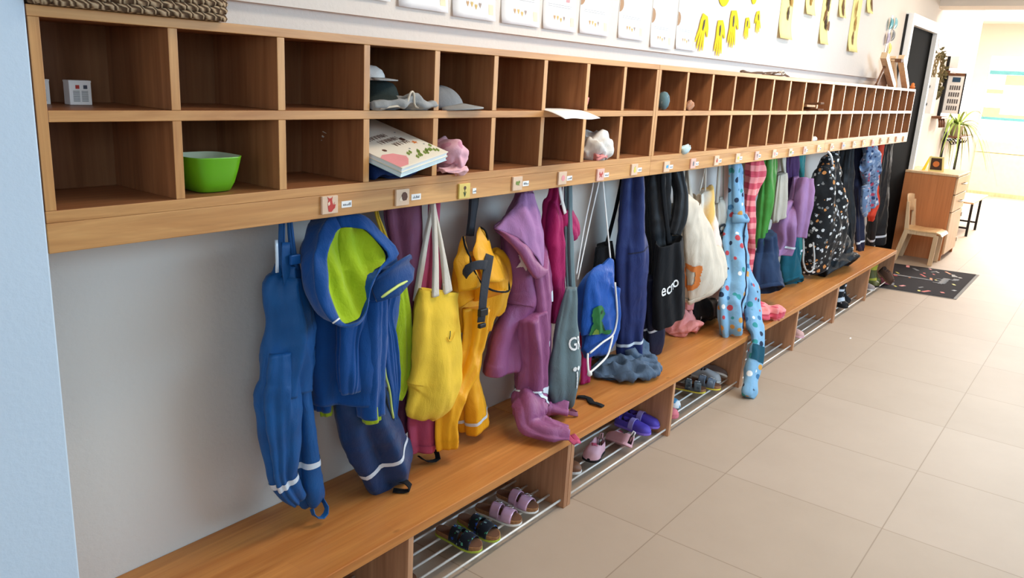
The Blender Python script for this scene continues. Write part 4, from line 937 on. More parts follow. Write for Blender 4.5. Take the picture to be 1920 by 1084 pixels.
# 8 mauve rain jacket
g = thing('rain_jacket', 'mauve hooded rain jacket with pale leaf print and silver tape', 'jacket', (1.52, 0.10, 0.48))
sw, _ = garment('body', f_purple, g, 'pj_body', 81, 0.013, 0.005, open1=True)
swe, _ = garment('sleeve', f_purple, g, 'pj_sleeve', 82, 0.008, 0.004, open1=True)
tp = [Vector(p) for p in H['pj_top']]; ed = [Vector(p) for p in H['pj_edge']]; fo = [Vector(p) for p in H['pj_fold']]
mid = [a.lerp(b, 0.5) + Vector((0, -0.012, 0)) for a, b in zip(tp, ed)]
loops_shell([tp, mid, ed], 8, 3, 0.016).build('hood', f_purplel, g, smooth=True, solid=0.003, label='pale mauve hood lining turned out')
loops_shell([ed, [a.lerp(b, 0.5) + Vector((0, -0.008, 0)) for a, b in zip(ed, fo)], fo, [a + Vector((0, 0.01, -0.004)) for a in fo]], 4, 4, 0.004).build('hood_edge', f_purple, g, smooth=True, solid=0.004)
f = sw.patch(sw.dz(0.925), 2.2, None, 0.006)
lf = []
for i in range(10):
    a = -PI / 2 + 2 * PI * i / 10; r = 0.036 if i % 2 == 0 else 0.017
    lf.append((r * math.cos(a) * 0.8, r * math.sin(a)))
decal(MB(), lf, f, 0.002).build('print', plain('pale_print', (226, 206, 206), 0.7), g, fix=False, label='pale leaf print')
d = sw.dz(0.775); sw.band(d, d + 0.030, 0.9, 1.75, 0.010).build('reflective_stripe', m_refl, g, smooth=True, label='silver pocket tape')
d = swe.dz(0.60); swe.band(d, d + 0.022, 1.0, 3.0).build('reflective_stripe', m_refl, g, smooth=True, label='silver cuff tape')

# 9 mauve rain trousers, foot lying on the bench
g = thing('rain_trousers', 'mauve rain trousers with double silver tape, foot loop over the bench edge', 'trousers', (1.56, 0.05, 0.284))
P9 = [q for q in G['pp_leg']]
tail = [(p[0], p[1], p[2] + 0.012, w, h) for p, w, h in zip(H['pp'], (0.062, 0.062, 0.06, 0.056, 0.046), (0.040, 0.028, 0.020, 0.018, 0.014))]
sw = Sweep(P9[:-1] + tail, 91, 0.008, 0.005, (1, 0.15, 0), 2.2)
sw.mesh(open1=True).build('leg', f_purple, g, smooth=True)
d = sw.dz(0.425); sw.band(d, d + 0.020, off=0.0025).build('reflective_stripe', m_refl, g, smooth=True, label='silver reflective stripe')
sw.band(d + 0.032, d + 0.056, off=0.0025).build('reflective_stripe', m_refl, g, smooth=True, label='silver reflective stripe')
ribbon('foot_strap', f_pink, g, H['stir'], 0.018, 0.003, (0.7, -0.5, 0.2), label='pink elastic foot strap')
tail = [(p[0], p[1], p[2] + 0.01, w, h) for p, w, h in zip(H['pp2'], (0.05, 0.05, 0.048, 0.04), (0.03, 0.026, 0.022, 0.018))]
sw = Sweep(G['pp_leg2'][:-1] + tail, 92, 0.008, 0.005, (1, 0.3, 0), 2.2)
sw.mesh(open1=True).build('leg', f_purple, g, smooth=True)
ribbon('foot_strap', f_plum, g, [(1.745, -0.01, 0.306), (1.775, -0.045, 0.297), (1.80, -0.035, 0.290), (1.79, -0.01, 0.30)], 0.016, 0.003, (0.3, 0.4, 0.8))

# 10 magenta jacket
g = thing('jacket', 'magenta jacket on its hang loop behind the grey cotton bag', 'jacket', (1.77, 0.11, 0.61))
sw, _ = garment('body', f_mag, g, 'mag', 101, 0.011, 0.008)
garment('collar', f_mag, g, 'mag_wing', 102, 0.004, 0.004)
ribbon('hang_loop', f_white, g, [(1.735, 0.075, 1.16), (1.72, 0.06, 1.13), (1.725, 0.05, 1.09), (1.74, 0.045, 1.05)], 0.016, 0.003, label='white label loop')
g = thing('trousers', 'magenta trouser leg ending behind the grey cotton bag', 'trousers', (2.08, 0.12, 0.284))
garment('leg', f_mag, g, 'mag_low', 104, 0.004, 0.004, open1=True)

# 11 grey cotton bag
g = thing('cotton_bag', 'grey green cotton bag with white lettering, hung narrow and long', 'bag', (1.79, 0.025, 0.284))
sw, _ = garment('body', f_grey, g, 'grey', 111, 0.006, 0.004, open1=False, pw=1.8)
garment('handle', f_grey, g, 'grey_strap', 112, 0.004, 0.001)
text_on('lettering', 'GR', 0.070, sw.patch(sw.dz(0.55), 1.62, None, 0.004), m_white, g, (0.75, 1), label='white letters GR')
f = sw.patch(sw.dz(0.46), 1.6, None, 0.004)
mb = MB(); decal(mb, [(-0.004, 0.0), (0.004, 0.0), (0.012, -0.07), (0.006, -0.072)], f, 0.002); decal(mb, circle(0.009, 8, -0.012, 0.012), f, 0.002); decal(mb, circle(0.009, 8, 0.008, 0.012), f, 0.002)
mb.build('print', m_white, g, fix=False)

# 12 black tote behind, 13 blue drawstring bag
g = thing('tote_bag', 'black tote bag on thin black handles, behind the blue drawstring bag', 'bag', (2.28, 0.17, 0.34))
garment('body', f_black, g, 'blk_tote', 121, 0.004, 0.003)
garment('handle', f_black, g, 'blk_strap', 122, 0, 0)
g = thing('drawstring_bag', 'bright blue drawstring bag with a green dinosaur print and white cords', 'bag', (2.05, 0.06, 0.45))
sw, _ = garment('body', f_draw, g, 'draw', 131, 0.012, 0.006, open1=False, pw=1.6)
for k in ('cordA', 'cordB', 'cordC'): garment('cord', f_cord, g, k, 132, 0, 0, clampz=None)
for k in ('white_cord', 'cord_end', 'cord_end2'):
    L = H[k]; MB().tube([Vector(catmull(L, i / 5)) for i in range((len(L) - 1) * 5 + 1)], 0.0042, 7).build('cord', f_cord, g, smooth=True)
MB().lathe([(0.002, -0.012), (0.010, -0.004), (0.009, 0.006), (0.003, 0.012)], (1.86, -0.04, 0.435), 10).build('knot', f_cord, g, smooth=True)
dino_m = [plain('dino_green', (34, 104, 50), 0.7), plain('dino_dark', (16, 56, 30), 0.7), plain('dino_light', (120, 150, 60), 0.7)]
f = sw.patch(sw.dz(0.605), 2.15, None, 0.006); f2 = sw.patch(sw.dz(0.605), 2.15, None, 0.008)
mb = MB()
decal(mb, [(-0.045, -0.075), (-0.052, -0.045), (-0.038, -0.01), (-0.02, 0.008), (-0.006, 0.01), (0.012, 0.0), (0.022, -0.028), (0.03, -0.052), (0.08, -0.058), (0.088, -0.05), (0.07, -0.072), (0.02, -0.084)], f)
decal(mb, [(-0.03, 0.0), (-0.036, 0.03), (-0.03, 0.055), (-0.008, 0.066), (0.016, 0.058), (0.03, 0.04), (0.034, 0.018), (0.02, 0.004), (-0.006, -0.002)], f)
mb.cur = 1; decal(mb, circle(0.0085, 10, 0.012, 0.034), f2); decal(mb, [(0.012, 0.0), (0.024, -0.028), (0.034, -0.055), (0.028, -0.055), (0.018, -0.028)], f2)
mb.cur = 2; decal(mb, [(-0.03, -0.07), (-0.034, -0.045), (-0.02, -0.02), (-0.008, -0.03), (-0.008, -0.062)], f2)
mb.build('print', dino_m, g, fix=False, label='green dinosaur print')

# 14-17 navy and black group
g = thing('rain_dungarees', 'navy blue rain dungarees with silver ankle stripe, beside the blue drawstring bag', 'trousers', (2.37, 0.10, 0.32))
sw, _ = garment('body', f_navy, g, 'navy', 141, 0.012, 0.004)
d = sw.dz(0.405); sw.band(d, d + 0.014).build('reflective_stripe', m_refl, g, smooth=True, label='silver reflective stripe')
d = sw.dz(0.84); sw.band(d, d + 0.006, 0.6, 2.6, 0.002).build('seam', f_navyd, g, smooth=True)
g = thing('rain_trousers', 'slate blue rain trousers lying crumpled on the bench under the drawstring bag', 'trousers', (2.34, 0.06, 0.284))
S = [(p[0], p[1] + dy, 0.287 + h, w, h) for p, w, h, dy in zip(H['slate'], (0.035, 0.085, 0.105, 0.10, 0.04), (0.010, 0.022, 0.028, 0.024, 0.008), (0, 0, 0, -0.015, 0))]
Sweep(S, 151, 0.012, 0.016, (0.35, 1, 0), 1.8, clampz=None, crumple=1.6).mesh().build('leg', f_slate, g, smooth=True)
S = [(2.45, 0.12, 0.345, 0.07, 0.030), (2.455, 0.08, 0.335, 0.09, 0.034), (2.46, 0.04, 0.318, 0.085, 0.026), (2.45, 0.0, 0.303, 0.06, 0.012)]
Sweep(S, 152, 0.012, 0.014, (1, 0, 0), 1.8, crumple=1.6).mesh(open1=True).build('leg', f_slate, g, smooth=True)
g = thing('rain_trousers', 'deep navy trousers with silver stripes, low behind the black lettered bag', 'trousers', (2.63, 0.11, 0.284))
sw, _ = garment('leg', f_navyd, g, 'navy2', 161, 0.009, 0.005)
d = sw.dz(0.44); sw.band(d, d + 0.014).build('reflective_stripe', m_refl, g, smooth=True, label='silver reflective stripe')
g = thing('jacket', 'black jacket hanging high between navy dungarees and the cream totes', 'jacket', (2.58, 0.12, 0.6))
garment('body', f_blacks, g, 'blkjac', 171, 0.012, 0.008)
garment('sleeve', f_blacks, g, None, 172, 0.006, 0.005, secs=[(2.66, 0.10, 1.17, 0.03, 0.03), (2.70, 0.07, 1.06, 0.04, 0.035), (2.69, 0.06, 0.95, 0.042, 0.036), (2.68, 0.07, 0.86, 0.036, 0.03)], open1=True)
g = thing('tote_bag', 'black tote bag with white block lettering, in front of the cream totes', 'bag', (2.66, 0.05, 0.45))
sw, _ = garment('body', f_black, g, 'tecno', 173, 0.007, 0.003, pw=1.6, open0=True)
garment('handle', f_black, g, 'tecno_s', 174, 0, 0)
ff = sw.patch(sw.dz(0.625), 1.85, None, 0.004)
text_on('lettering', 'ecno', 0.085, lambda u, v: ff(u - 0.03, v + 0.10 * max(0, u) + 0.0), m_white, g, (0.85, 0.85), label='white letters ecno')
text_on('lettering', 'eu', 0.050, lambda u, v: ff(u + 0.105, v + 0.055), m_white, g, (0.9, 0.8), label='small white letters eu')

# 18-25 cream totes and pink cloths
g = thing('tote_bag', 'greyish canvas tote with a large letter S, behind the black lettered bag', 'bag', (2.88, 0.14, 0.65))
sw, _ = garment('body', f_creamd, g, 'stote', 181, 0.006, 0.004, open0=True)
for k in ('stote_s1', 'stote_s2'): garment('handle', f_creamd, g, k, 182, 0, 0.001, pw=4)
text_on('lettering', 'S', 0.10, sw.patch(sw.dz(0.79), 2.2, None, 0.005), greyp, g, (0.9, 1), label='dark letter S')
g = thing('tote_bag', 'big cream canvas tote flaring wide at the bottom, orange print at its edge', 'bag', (2.95, 0.07, 0.55))
sw, _ = garment('body', f_cream, g, 'ctote', 183, 0.016, 0.005, open0=True, pw=1.6)
for k in ('ctote_s1', 'ctote_s2'): garment('handle', f_creamd, g, k, 184, 0, 0.001, pw=4)
f = sw.patch(sw.dz(0.70), 2.9, None, 0.004)
O_ = [(0.045 * math.cos(a) * (1 + 0.10 * math.sin(5 * a)), 0.072 * math.sin(a) * (1 + 0.10 * math.sin(5 * a))) for a in [2 * PI * i / 40 for i in range(41)]]
decal(MB(), O_ + [(0.58 * x, 0.62 * y) for x, y in O_[::-1]], f).build('print', orp, g, smooth=True, label='orange ring shaped print')
g = thing('tote_bag', 'white canvas tote with a yellow wash down its side', 'bag', (3.14, 0.11, 0.61))
t = NT('yellow_wash_canvas'); n = t.new('ShaderNodeTexGradient'); t.link(t.coord((6.5, 0, 0), (0.55, 0, 0)), n.inputs['Vector'])
nn = t.noise(t.coord(), 14, 3); mm = t.new('ShaderNodeMath', operation='MULTIPLY_ADD'); mm.inputs[1].default_value = 0.5; t.link(nn.outputs['Fac'], mm.inputs[0]); t.link(n.outputs['Fac'], mm.inputs[2])
t.base(t.ramp(mm.outputs[0], [(0.25, lin((234, 224, 208))), (0.5, lin((238, 190, 110))), (0.72, lin((238, 190, 110))), (0.9, lin((240, 216, 200)))])); t.bump(nn.outputs['Fac'], 0.2, 0.02)
f_wash = t.set(0.95, 0, 0.1)
garment('body', f_wash, g, 'yfade', 185, 0.008, 0.004)
for k in ('yfade_s', 'yfade_s2'): garment('handle', f_strapw, g, k, 186, 0, 0)
g = thing('tote_bag', 'slim pale tote with a black 8 shape, next to the dotted overall', 'bag', (3.37, 0.14, 0.68))
sw, _ = garment('body', f_creamd, g, 'tote8', 187, 0.005, 0.004)
for k in ('tote8_s', 'tote8_s2'): garment('handle', f_creamd, g, k, 188, 0, 0.001)
text_on('lettering', '8', 0.15, sw.patch(sw.dz(0.74), 2.0, None, 0.006), m_black, g, (0.7, 0.9), label='black 8 shape')
g = thing('cloth', 'salmon pink cloth hanging to a crumpled end below the black lettered bag', 'cloth', (3.03, 0.12, 0.284))
garment('body', f_salmon, g, 'pinkcloth', 189, 0.006, 0.004)
S = [(2.96, 0.175, 0.30, 0.02, 0.012), (3.0, 0.155, 0.325, 0.055, 0.038), (3.05, 0.135, 0.34, 0.065, 0.052), (3.11, 0.13, 0.325, 0.055, 0.038), (3.17, 0.135, 0.305, 0.025, 0.016)]
Sweep(S, 190, 0.010, 0.012, (0, 1, 0), 2.2, crumple=1.4).mesh().build('crumpled_end', f_salmon, g, smooth=True)
g = thing('cloth_bag', 'whitish pink soft bag low behind the big cream tote', 'bag', (3.32, 0.15, 0.38))
garment('body', cloth('blush_cotton', (226, 200, 190), 0.9, wr=0.4), g, 'wpink', 191, 0.010, 0.008)
g = thing('trousers', 'black trousers with white line bundled on the bench left of the dotted overall', 'trousers', (3.33, 0.16, 0.284))
S = [(3.17, 0.18, 0.36, 0.05, 0.055), (3.25, 0.17, 0.37, 0.065, 0.075), (3.34, 0.155, 0.36, 0.065, 0.07), (3.42, 0.14, 0.32, 0.05, 0.032), (3.46, 0.13, 0.30, 0.03, 0.012)]
sw = Sweep(S, 192, 0.010, 0.008, (0, 1, 0), 2.3); sw.mesh().build('body', f_blacks, g, smooth=True)
sw.band(0.03, 0.042, 3.3, 6.0, 0.003).build('piping', m_refl, g, smooth=True, label='white line')

# dotted overall over the bench edge
g = thing('overall', 'light blue dotted softshell overall, one leg dangling over the bench front to the floor', 'overall', (3.35, 0.02, 0.284))
sw, _ = garment('body', f_dots, g, 'dots', 201, 0.012, 0.006)
zl = sw.dz(0.86)
MB().tube([sw.pos(zl + (sw.L * 0.97 - zl) * i / 40, 1.75, 0.003) for i in range(41)], 0.0045, 6).build('zip', f_navyd, g, smooth=True, label='dark front zip')
col = MB(); col.grid([[sw.pos(zl - 0.02 + 0.012 * i, 1.0 + 0.16 * j, 0.006 + 0.014 * math.sin(PI * i / 5)) for j in range(13)] for i in range(6)])
col.build('collar', f_dots, g, smooth=True, solid=0.004)
L = H['dotleg']
S = [(3.385, 0.01, 0.64, 0.022, 0.016), (3.41, -0.025, 0.56, 0.040, 0.028), (L[0][0], L[0][1] - 0.03, 0.49, 0.045, 0.03), (L[0][0] - 0.01, L[0][1] - 0.045, 0.41, 0.05, 0.032), (3.37, -0.115, 0.335, 0.052, 0.030), (3.325, -0.158, 0.285, 0.052, 0.022), (3.295, -0.172, 0.225, 0.052, 0.024), (3.255, -0.182, 0.152, 0.050, 0.030), (3.21, -0.195, 0.085, 0.047, 0.032), (3.16, -0.21, 0.03, 0.040, 0.030), (3.145, -0.213, 0.008, 0.030, 0.022)]
sl = Sweep(S, 202, 0.006, 0.004, (1, 0.1, 0), 2.3, clampz=None)
sl.mesh().build('leg', f_dots, g, smooth=True)
d = sl.dz(0.235); sl.band(d, d + 0.085, 1.0, 3.3, 0.002).build('knee_patch', cloth('petrol_patch', (26, 78, 96), 0.8), g, smooth=True, label='petrol blue knee patch')

# 26 onward: the far clothes
g = thing('overall', 'pink checked striped overall, its leg ending in a heap on the bench', 'overall', (3.65, 0.07, 0.284))
garment('body', f_strp, g, 'strp', 211, 0.010, 0.006)
L = H['strp']
S = [(3.66, 0.07, 0.40, 0.05, 0.04), (3.61, 0.02, 0.345, 0.065, 0.05), (3.61, -0.02, 0.32, 0.085, 0.036), (3.67, -0.045, 0.325, 0.09, 0.040), (3.74, -0.075, 0.315, 0.075, 0.030), (3.80, -0.105, 0.298, 0.035, 0.012)]
Sweep(S, 212, 0.010, 0.012, (0.5, 1, 0), 2.2, crumple=1.4).mesh().build('leg', f_strp, g, smooth=True)
g = thing('rain_trousers', 'green rain trousers between the pink striped overall and a white bag', 'trousers', (3.90, 0.10, 0.54))
sw, _ = garment('leg', f_green, g, 'green', 213, 0.010, 0.005)
d = sw.dz(0.62); sw.band(d, d + 0.014).build('reflective_stripe', m_refl, g, smooth=True, label='silver reflective stripe')
g = thing('cloth_bag', 'small white cloth bag beside the green rain trousers', 'bag', (4.07, 0.08, 0.77))
garment('body', f_creamd, g, 'wbag', 214, 0.008, 0.004); garment('handle', f_creamd, g, 'wbag_s', 215, 0.004, 0.002)
g = thing('sweater', 'dark purple garment high behind the lilac rain jacket', 'garment', (4.36, 0.12, 0.81))
garment('body', f_dpurple, g, 'dkpur', 216, 0.010, 0.005)
g = thing('rain_jacket', 'lilac rain jacket hanging below and behind the small white cloth bag', 'jacket', (4.22, 0.08, 0.54))
sw, _ = garment('body', f_lilac, g, 'lpur', 217, 0.013, 0.006, open1=True)
garment('sleeve', f_lilac, g, None, 218, 0.008, 0.004, secs=[(4.34, 0.03, 1.0, 0.05, 0.04), (4.30, 0.01, 0.88, 0.06, 0.05), (4.27, 0.0, 0.76, 0.055, 0.045), (4.26, 0.0, 0.66, 0.045, 0.04)], open1=True)
d = sw.dz(0.60); sw.band(d, d + 0.012, 1.8, 2.5, 0.004).build('reflective_mark', m_refl, g, smooth=True)
g = thing('rain_trousers', 'teal rain trousers hanging long right of the lilac jacket', 'trousers', (4.55, 0.11, 0.41))
sw, _ = garment('leg', f_teal, g, 'teal', 219, 0.008, 0.004)
d = sw.dz(0.50); sw.band(d, d + 0.018).build('reflective_stripe', m_refl, g, smooth=True, label='silver reflective stripe')
g = thing('trousers', 'petrol teal trousers bunched on the bench under the teal rain trousers', 'trousers', (4.55, 0.11, 0.284))
S = [tuple(q) for q in G['tealp']] + [(4.56, 0.08, 0.315, 0.12, 0.03)]
Sweep(S, 220, 0.012, 0.008, (1, 0, 0), 2.2).mesh().build('body', f_teald, g, smooth=True)
g = thing('trousers', 'dark denim blue trousers resting spread on the bench below the lilac jacket', 'trousers', (4.03, 0.08, 0.284))
garment('body', f_navyp, g, 'navyp', 221, 0.012, 0.006)

g = thing('hooded_jacket', 'black jacket printed all over with small pale and orange chips', 'jacket', (5.0, 0.06, 0.40))
sw, _ = garment('body', f_space, g, 'space', 231, 0.014, 0.012, pw=2.0)
L = H['space_cord']
MB().tube([Vector(catmull(L, i / 4)) for i in range(13)], 0.006, 6).build('hang_loop', m_refl, g, smooth=True, label='pale hang loop')
g = thing('rain_trousers', 'black trousers slumped over the bench front below the chip printed jacket', 'trousers', (5.2, 0.05, 0.284))
garment('leg', f_blacks, g, 'slump', 234, 0.016, 0.010, crumple=1.2)
g = thing('cord_loop', 'grey cord loop hanging at the lower left of the chip printed jacket', 'cord', (4.36, -0.05, 0.43))
L = [(4.27, -0.03, 0.66)] + H['grey_loop'] + [(4.49, -0.03, 0.60)]
MB().tube([Vector(catmull(L, i / 5)) for i in range(36)], 0.0055, 7).build('cord', plain('grey_cord', (168, 168, 164), 0.8), g, smooth=True)
g = thing('jacket', 'plain black jacket just right of the chip printed jacket, silver hem stripe', 'jacket', (5.65, 0.10, 0.30))
sw, _ = garment('body', f_blacks, g, 'bjac', 235, 0.012, 0.006)
d = sw.dz(0.41); sw.band(d, d + 0.018).build('reflective_stripe', m_refl, g, smooth=True, label='silver reflective stripe')
g = thing('jacket', 'black and navy jacket with orange lining edge, behind the blue printed jacket', 'jacket', (6.1, 0.12, 0.284))
sw, _ = garment('body', f_navyd, g, 'bjac2', 236, 0.012, 0.006)
ribbon('hang_loop', f_strapw, g, [(5.88, 0.05, 1.10), (5.86, 0.03, 1.03), (5.87, 0.03, 0.96), (5.91, 0.05, 0.93)], 0.03, 0.004, label='pale hang loop')
d = sw.dz(0.42); sw.band(d, d + 0.014, 1.5, 3.2).build('reflective_stripe', m_refl, g, smooth=True, label='silver reflective mark')
g = thing('jacket', 'small blue grey patterned jacket hanging near the far end of the rail', 'jacket', (6.0, 0.05, 0.62))
garment('body', f_denim, g, 'denim', 237, 0.014, 0.006); garment('sleeve', f_denim, g, 'denim_sl', 238, 0.006, 0.004, open1=True)
g = thing('pouch', 'red orange soft garment peeking out behind the small patterned jacket', 'garment', (6.35, 0.08, 0.51))
garment('body', f_red, g, 'red', 239, 0.008, 0.005)
g = thing('rain_trousers', 'black rain trousers with silver knee stripe, last on the rail before the dark door', 'trousers', (6.58, 0.09, 0.30))
sw, _ = garment('leg', f_blacks, g, 'btrou', 240, 0.014, 0.006)
d = sw.dz(0.40); sw.band(d, d + 0.02).build('reflective_stripe', m_refl, g, smooth=True, label='silver reflective stripe')
g = thing('strap', 'loose black webbing strap lying on the bench under the grey cotton bag', 'strap', (1.94, -0.01, 0.284))
ribbon('webbing', f_black, g, [(p[0], p[1], p[2] + 0.002) for p in H['bstrap']], 0.026, 0.004, (1, 0.35, 0))

# ---------------------------------------------------------------- things in the cubbies
for k, (x, y, lb) in enumerate(((0.073, 0.17, 'small white printed box at the left edge of the first top cubby'), (0.144, 0.155, 'small white printed box standing free in the first top cubby'))):
    b = thing('carton', lb, 'box', (x, y, ZM + 0.0005), 'small white cartons')
    MB().box(x - 0.021, x + 0.021, y - 0.012, y + 0.012, ZM + 0.0005, ZM + 0.046).build('body', m_paper, b, bevel=0.001)
    MB().box(x - 0.0215, x + 0.0215, y - 0.0125, y + 0.0125, ZM + 0.043, ZM + 0.047).build('lid', m_paper, b, bevel=0.001)
    pr = MB(); yy = y - 0.0128
    pr.box(x - 0.009, x - 0.002, yy - 0.0003, yy + 0.001, ZM + 0.031, ZM + 0.038); pr.cur = 1; pr.box(x + 0.006, x + 0.013, yy - 0.0003, yy + 0.001, ZM + 0.031, ZM + 0.038)
    pr.cur = 2
    for i in range(9):
        for cx in (-0.008, 0.008): pr.box(x + cx - 0.006, x + cx + 0.006, yy - 0.0003, yy + 0.001, ZM + 0.007 + i * 0.0024, ZM + 0.0079 + i * 0.0024)
    pr.build('print', [red, plain('print_slate', (70, 76, 90), 0.6), greyp], b)
m_bowl = plain('lime_plastic', (104, 176, 24), 0.3, 0, 0.5, 0.02)
b = thing('bowl', 'square lime green plastic bowl in the second lower cubby', 'bowl', (0.372, 0.085, ZB + 0.0005))
def sq_ring(cx, cy, r, z, n=40, e=0.55):
    o = []
    for i in range(n):
        a = 2 * PI * i / n; c, s = math.cos(a), math.sin(a)
        o.append(Vector((cx + r * math.copysign(abs(c) ** e, c), cy + r * math.copysign(abs(s) ** e, s), z)))
    return o
K = 0.93
for nm, mt, prof, cp in (('body', m_bowl, [(0.036, 0.0), (0.044, 0.003), (0.052, 0.02), (0.060, 0.05), (0.066, 0.079), (0.067, 0.082), (0.065, 0.082)], True), ('inside', plain('pale_lining', (206, 220, 190), 0.35), [(0.065, 0.0821), (0.063, 0.078), (0.057, 0.05), (0.048, 0.02), (0.036, 0.010)], False)):
    rings = [sq_ring(0.365, 0.075, r * K, ZB + 0.0005 + z * K) for r, z in prof]; n = 40; m_ = len(rings)
    mb = MB(); mb.add([p for r in rings for p in r], [(i * n + k, i * n + (k + 1) % n, (i + 1) * n + (k + 1) % n, (i + 1) * n + k) for i in range(m_ - 1) for k in range(n)] + ([tuple(range(n))[::-1]] if cp else [tuple(range((m_ - 1) * n, m_ * n))]))
    mb.build(nm, mt, b, smooth=True, label=None if cp else 'pale inside of the bowl')

def cap(name, label, x, y, z, r, mat, brimmat, ang, grp='caps and hats in the cubbies'):
    c = thing(name, label, 'cap', (x, y, z), grp)
    d = MB(); rows = []
    for i in range(9):
        t = i / 8 * PI / 2; rows.append([Vector((x + r * math.cos(t) * math.cos(a) * 1.08, y + r * math.cos(t) * math.sin(a), z + 0.002 + r * 0.80 * math.sin(t) + 0.004 * noise.noise(Vector((math.cos(a) * 2, math.sin(a) * 2, i * 0.5 + x))))) for a in [2 * PI * k / 32 for k in range(33)]])
    d.grid(rows); d.build('crown', mat, c, smooth=True, solid=0.003)
    br = MB(); R = []
    for j in range(6):
        q = j / 5; R.append([Vector((x + math.cos(ang + a) * (r * 1.0 + q * 0.062 * math.cos(a * 0.95)), y + math.sin(ang + a) * (r * 0.98 + q * 0.062 * math.cos(a * 0.95)), z + 0.016 - 0.006 * q + 0.012 * math.cos(a * 1.2) * (1 - q * 0.2) - 0.012)) for a in [-1.25 + 2.5 * k / 20 for k in range(21)]])
    br.grid(R); br.build('brim', brimmat, c, smooth=True, solid=0.0035)
    MB().lathe([(0.001, 0.004), (0.005, 0.003), (0.006, 0)], (x, y, z + 0.002 + r * 0.80), 10).build('button', mat, c, smooth=True)
    return c
f_capg = cloth('grey_cap_cotton', (128, 130, 132), 0.9); f_capd = cloth('dark_green_felt', (38, 48, 46), 0.9); f_capl = cloth('light_grey_jersey', (150, 150, 148), 0.9)
cap('cap', 'grey baseball cap with pale brim in the fifth top cubby', 1.10, 0.09, ZM + 0.001, 0.075, f_capg, f_capl, -0.95)
c = thing('sun_hat', 'dark green felt hat flattened in the fourth top cubby', 'hat', (0.87, 0.10, ZM), 'caps and hats in the cubbies')
rows = []
for i in range(10):
    t = i / 9; rr = [0.115, 0.105, 0.09, 0.078, 0.074, 0.07, 0.062, 0.045, 0.024, 0.002][i]; zz = [0.014, 0.02, 0.028, 0.036, 0.046, 0.056, 0.064, 0.068, 0.070, 0.070][i]
    rows.append([Vector((0.875 + rr * 0.9 * math.cos(a), 0.115 + rr * 0.95 * math.sin(a), ZM + zz + 0.006 * math.sin(3 * a + 1) * (1 - t))) for a in [2 * PI * k / 40 for k in range(41)]])
MB().grid(rows).build('crown', f_capd, c, smooth=True, solid=0.004)
MB().tube(rows[0][:-1], 0.0035, 6, closed=True).build('brim_edge', cloth('olive_edge', (86, 88, 66), 0.9), c, smooth=True)
c = thing('headband', 'pale grey crumpled scarf with light hem under the dark green hat', 'scarf', (0.93, 0.06, ZM), None)
S = [(0.775, 0.02, ZM + 0.010, 0.03, 0.007), (0.85, 0.015, ZM + 0.016, 0.035, 0.012), (0.90, 0.012, ZM + 0.022, 0.035, 0.018), (0.93, 0.01, ZM + 0.014, 0.036, 0.010), (0.98, 0.02, ZM + 0.016, 0.04, 0.013), (1.005, 0.03, ZM + 0.014, 0.03, 0.011)]
Sweep(S, 301, 0.005, 0.006, (0, 1, 0), 2.2, clampz=None, crumple=1.4).mesh().build('body', f_capl, c, smooth=True)
L = [(0.79, -0.012, ZM + 0.006), (0.84, -0.018, ZM + 0.012), (0.868, -0.02, ZM + 0.012), (0.885, -0.02, ZM + 0.045), (0.897, -0.02, ZM + 0.044), (0.905, -0.02, ZM + 0.012), (0.95, -0.02, ZM + 0.012), (0.99, -0.012, ZM + 0.02)]
MB().tube([Vector(catmull(L, i / 4)) for i in range(29)], 0.0028, 6).build('hem', f_cream, c, smooth=True, label='pale hem')
c = thing('cap', 'white peaked cap lying upon the dark green hat in the fourth top cubby', 'cap', (0.85, 0.11, ZM + 0.071), 'caps and hats in the cubbies')
MB().lathe([(0.052, 0.0), (0.05, 0.014), (0.043, 0.026), (0.028, 0.035), (0.002, 0.038)], (0.85, 0.11, ZM + 0.071), 24).build('crown', f_white, c, smooth=True)
MB().grid([[Vector((0.85 + math.cos(a) * (0.05 + q * 0.035), 0.11 + math.sin(a) * (0.05 + q * 0.035), ZM + 0.077 - q * 0.004)) for a in [-2.0 + 2.6 * k / 16 for k in range(17)]] for q in (0, 0.5, 1)]).build('brim', f_capl, c, smooth=True, solid=0.003)
# picture books and blue cloth
m_cover = plain('book_cover', (238, 228, 208), 0.5, 0, 0.4, 0.02); m_pages = plain('book_pages', (226, 232, 232), 0.8)
M = Matrix.Translation((0.872, 0.055, ZB + 0.068)) @ Matrix.Rotation(math.radians(9), 4, 'Z') @ Matrix.Rotation(math.radians(-8), 4, 'Y') @ Matrix.Rotation(math.radians(16), 4, 'X')
def book(lb, dz, th, cov):
    b = thing('picture_book', lb, 'book', (0.872, 0.055, ZB + 0.03), 'picture books in the fourth lower cubby')
    w, h = 0.104, 0.128
    MB().box(-w, w, -h, h, dz + th - 0.002, dz + th).xf(M).build('cover', cov, b, bevel=0.0008)
    MB().box(-w, w, -h, h, dz, dz + 0.002).xf(M).build('cover', cov, b, bevel=0.0008)
    MB().box(-w + 0.003, w - 0.002, -h + 0.003, h - 0.003, dz + 0.002, dz + th - 0.002).xf(M).build('pages', m_pages, b)
    return b
b1 = book('pale blue edged picture book lying under the cream covered one', 0.0, 0.012, plain('book_cover_blue', (196, 222, 226), 0.5))
b2 = book('cream picture book with pink animal, green leaves and dark title', 0.0125, 0.013, m_cover)
ct = 0.0125 + 0.0133
def cv(u, v): return M @ Vector((u, v, ct))
pr = MB(); ms = [pinkp, leafg, brown, greyp, orp]
pr.flat([(-0.104, -0.122), (-0.104, -0.06), (-0.085, -0.05), (-0.05, -0.058), (-0.03, -0.085), (-0.04, -0.10), (-0.07, -0.122)], cv)
pr.cur = 1
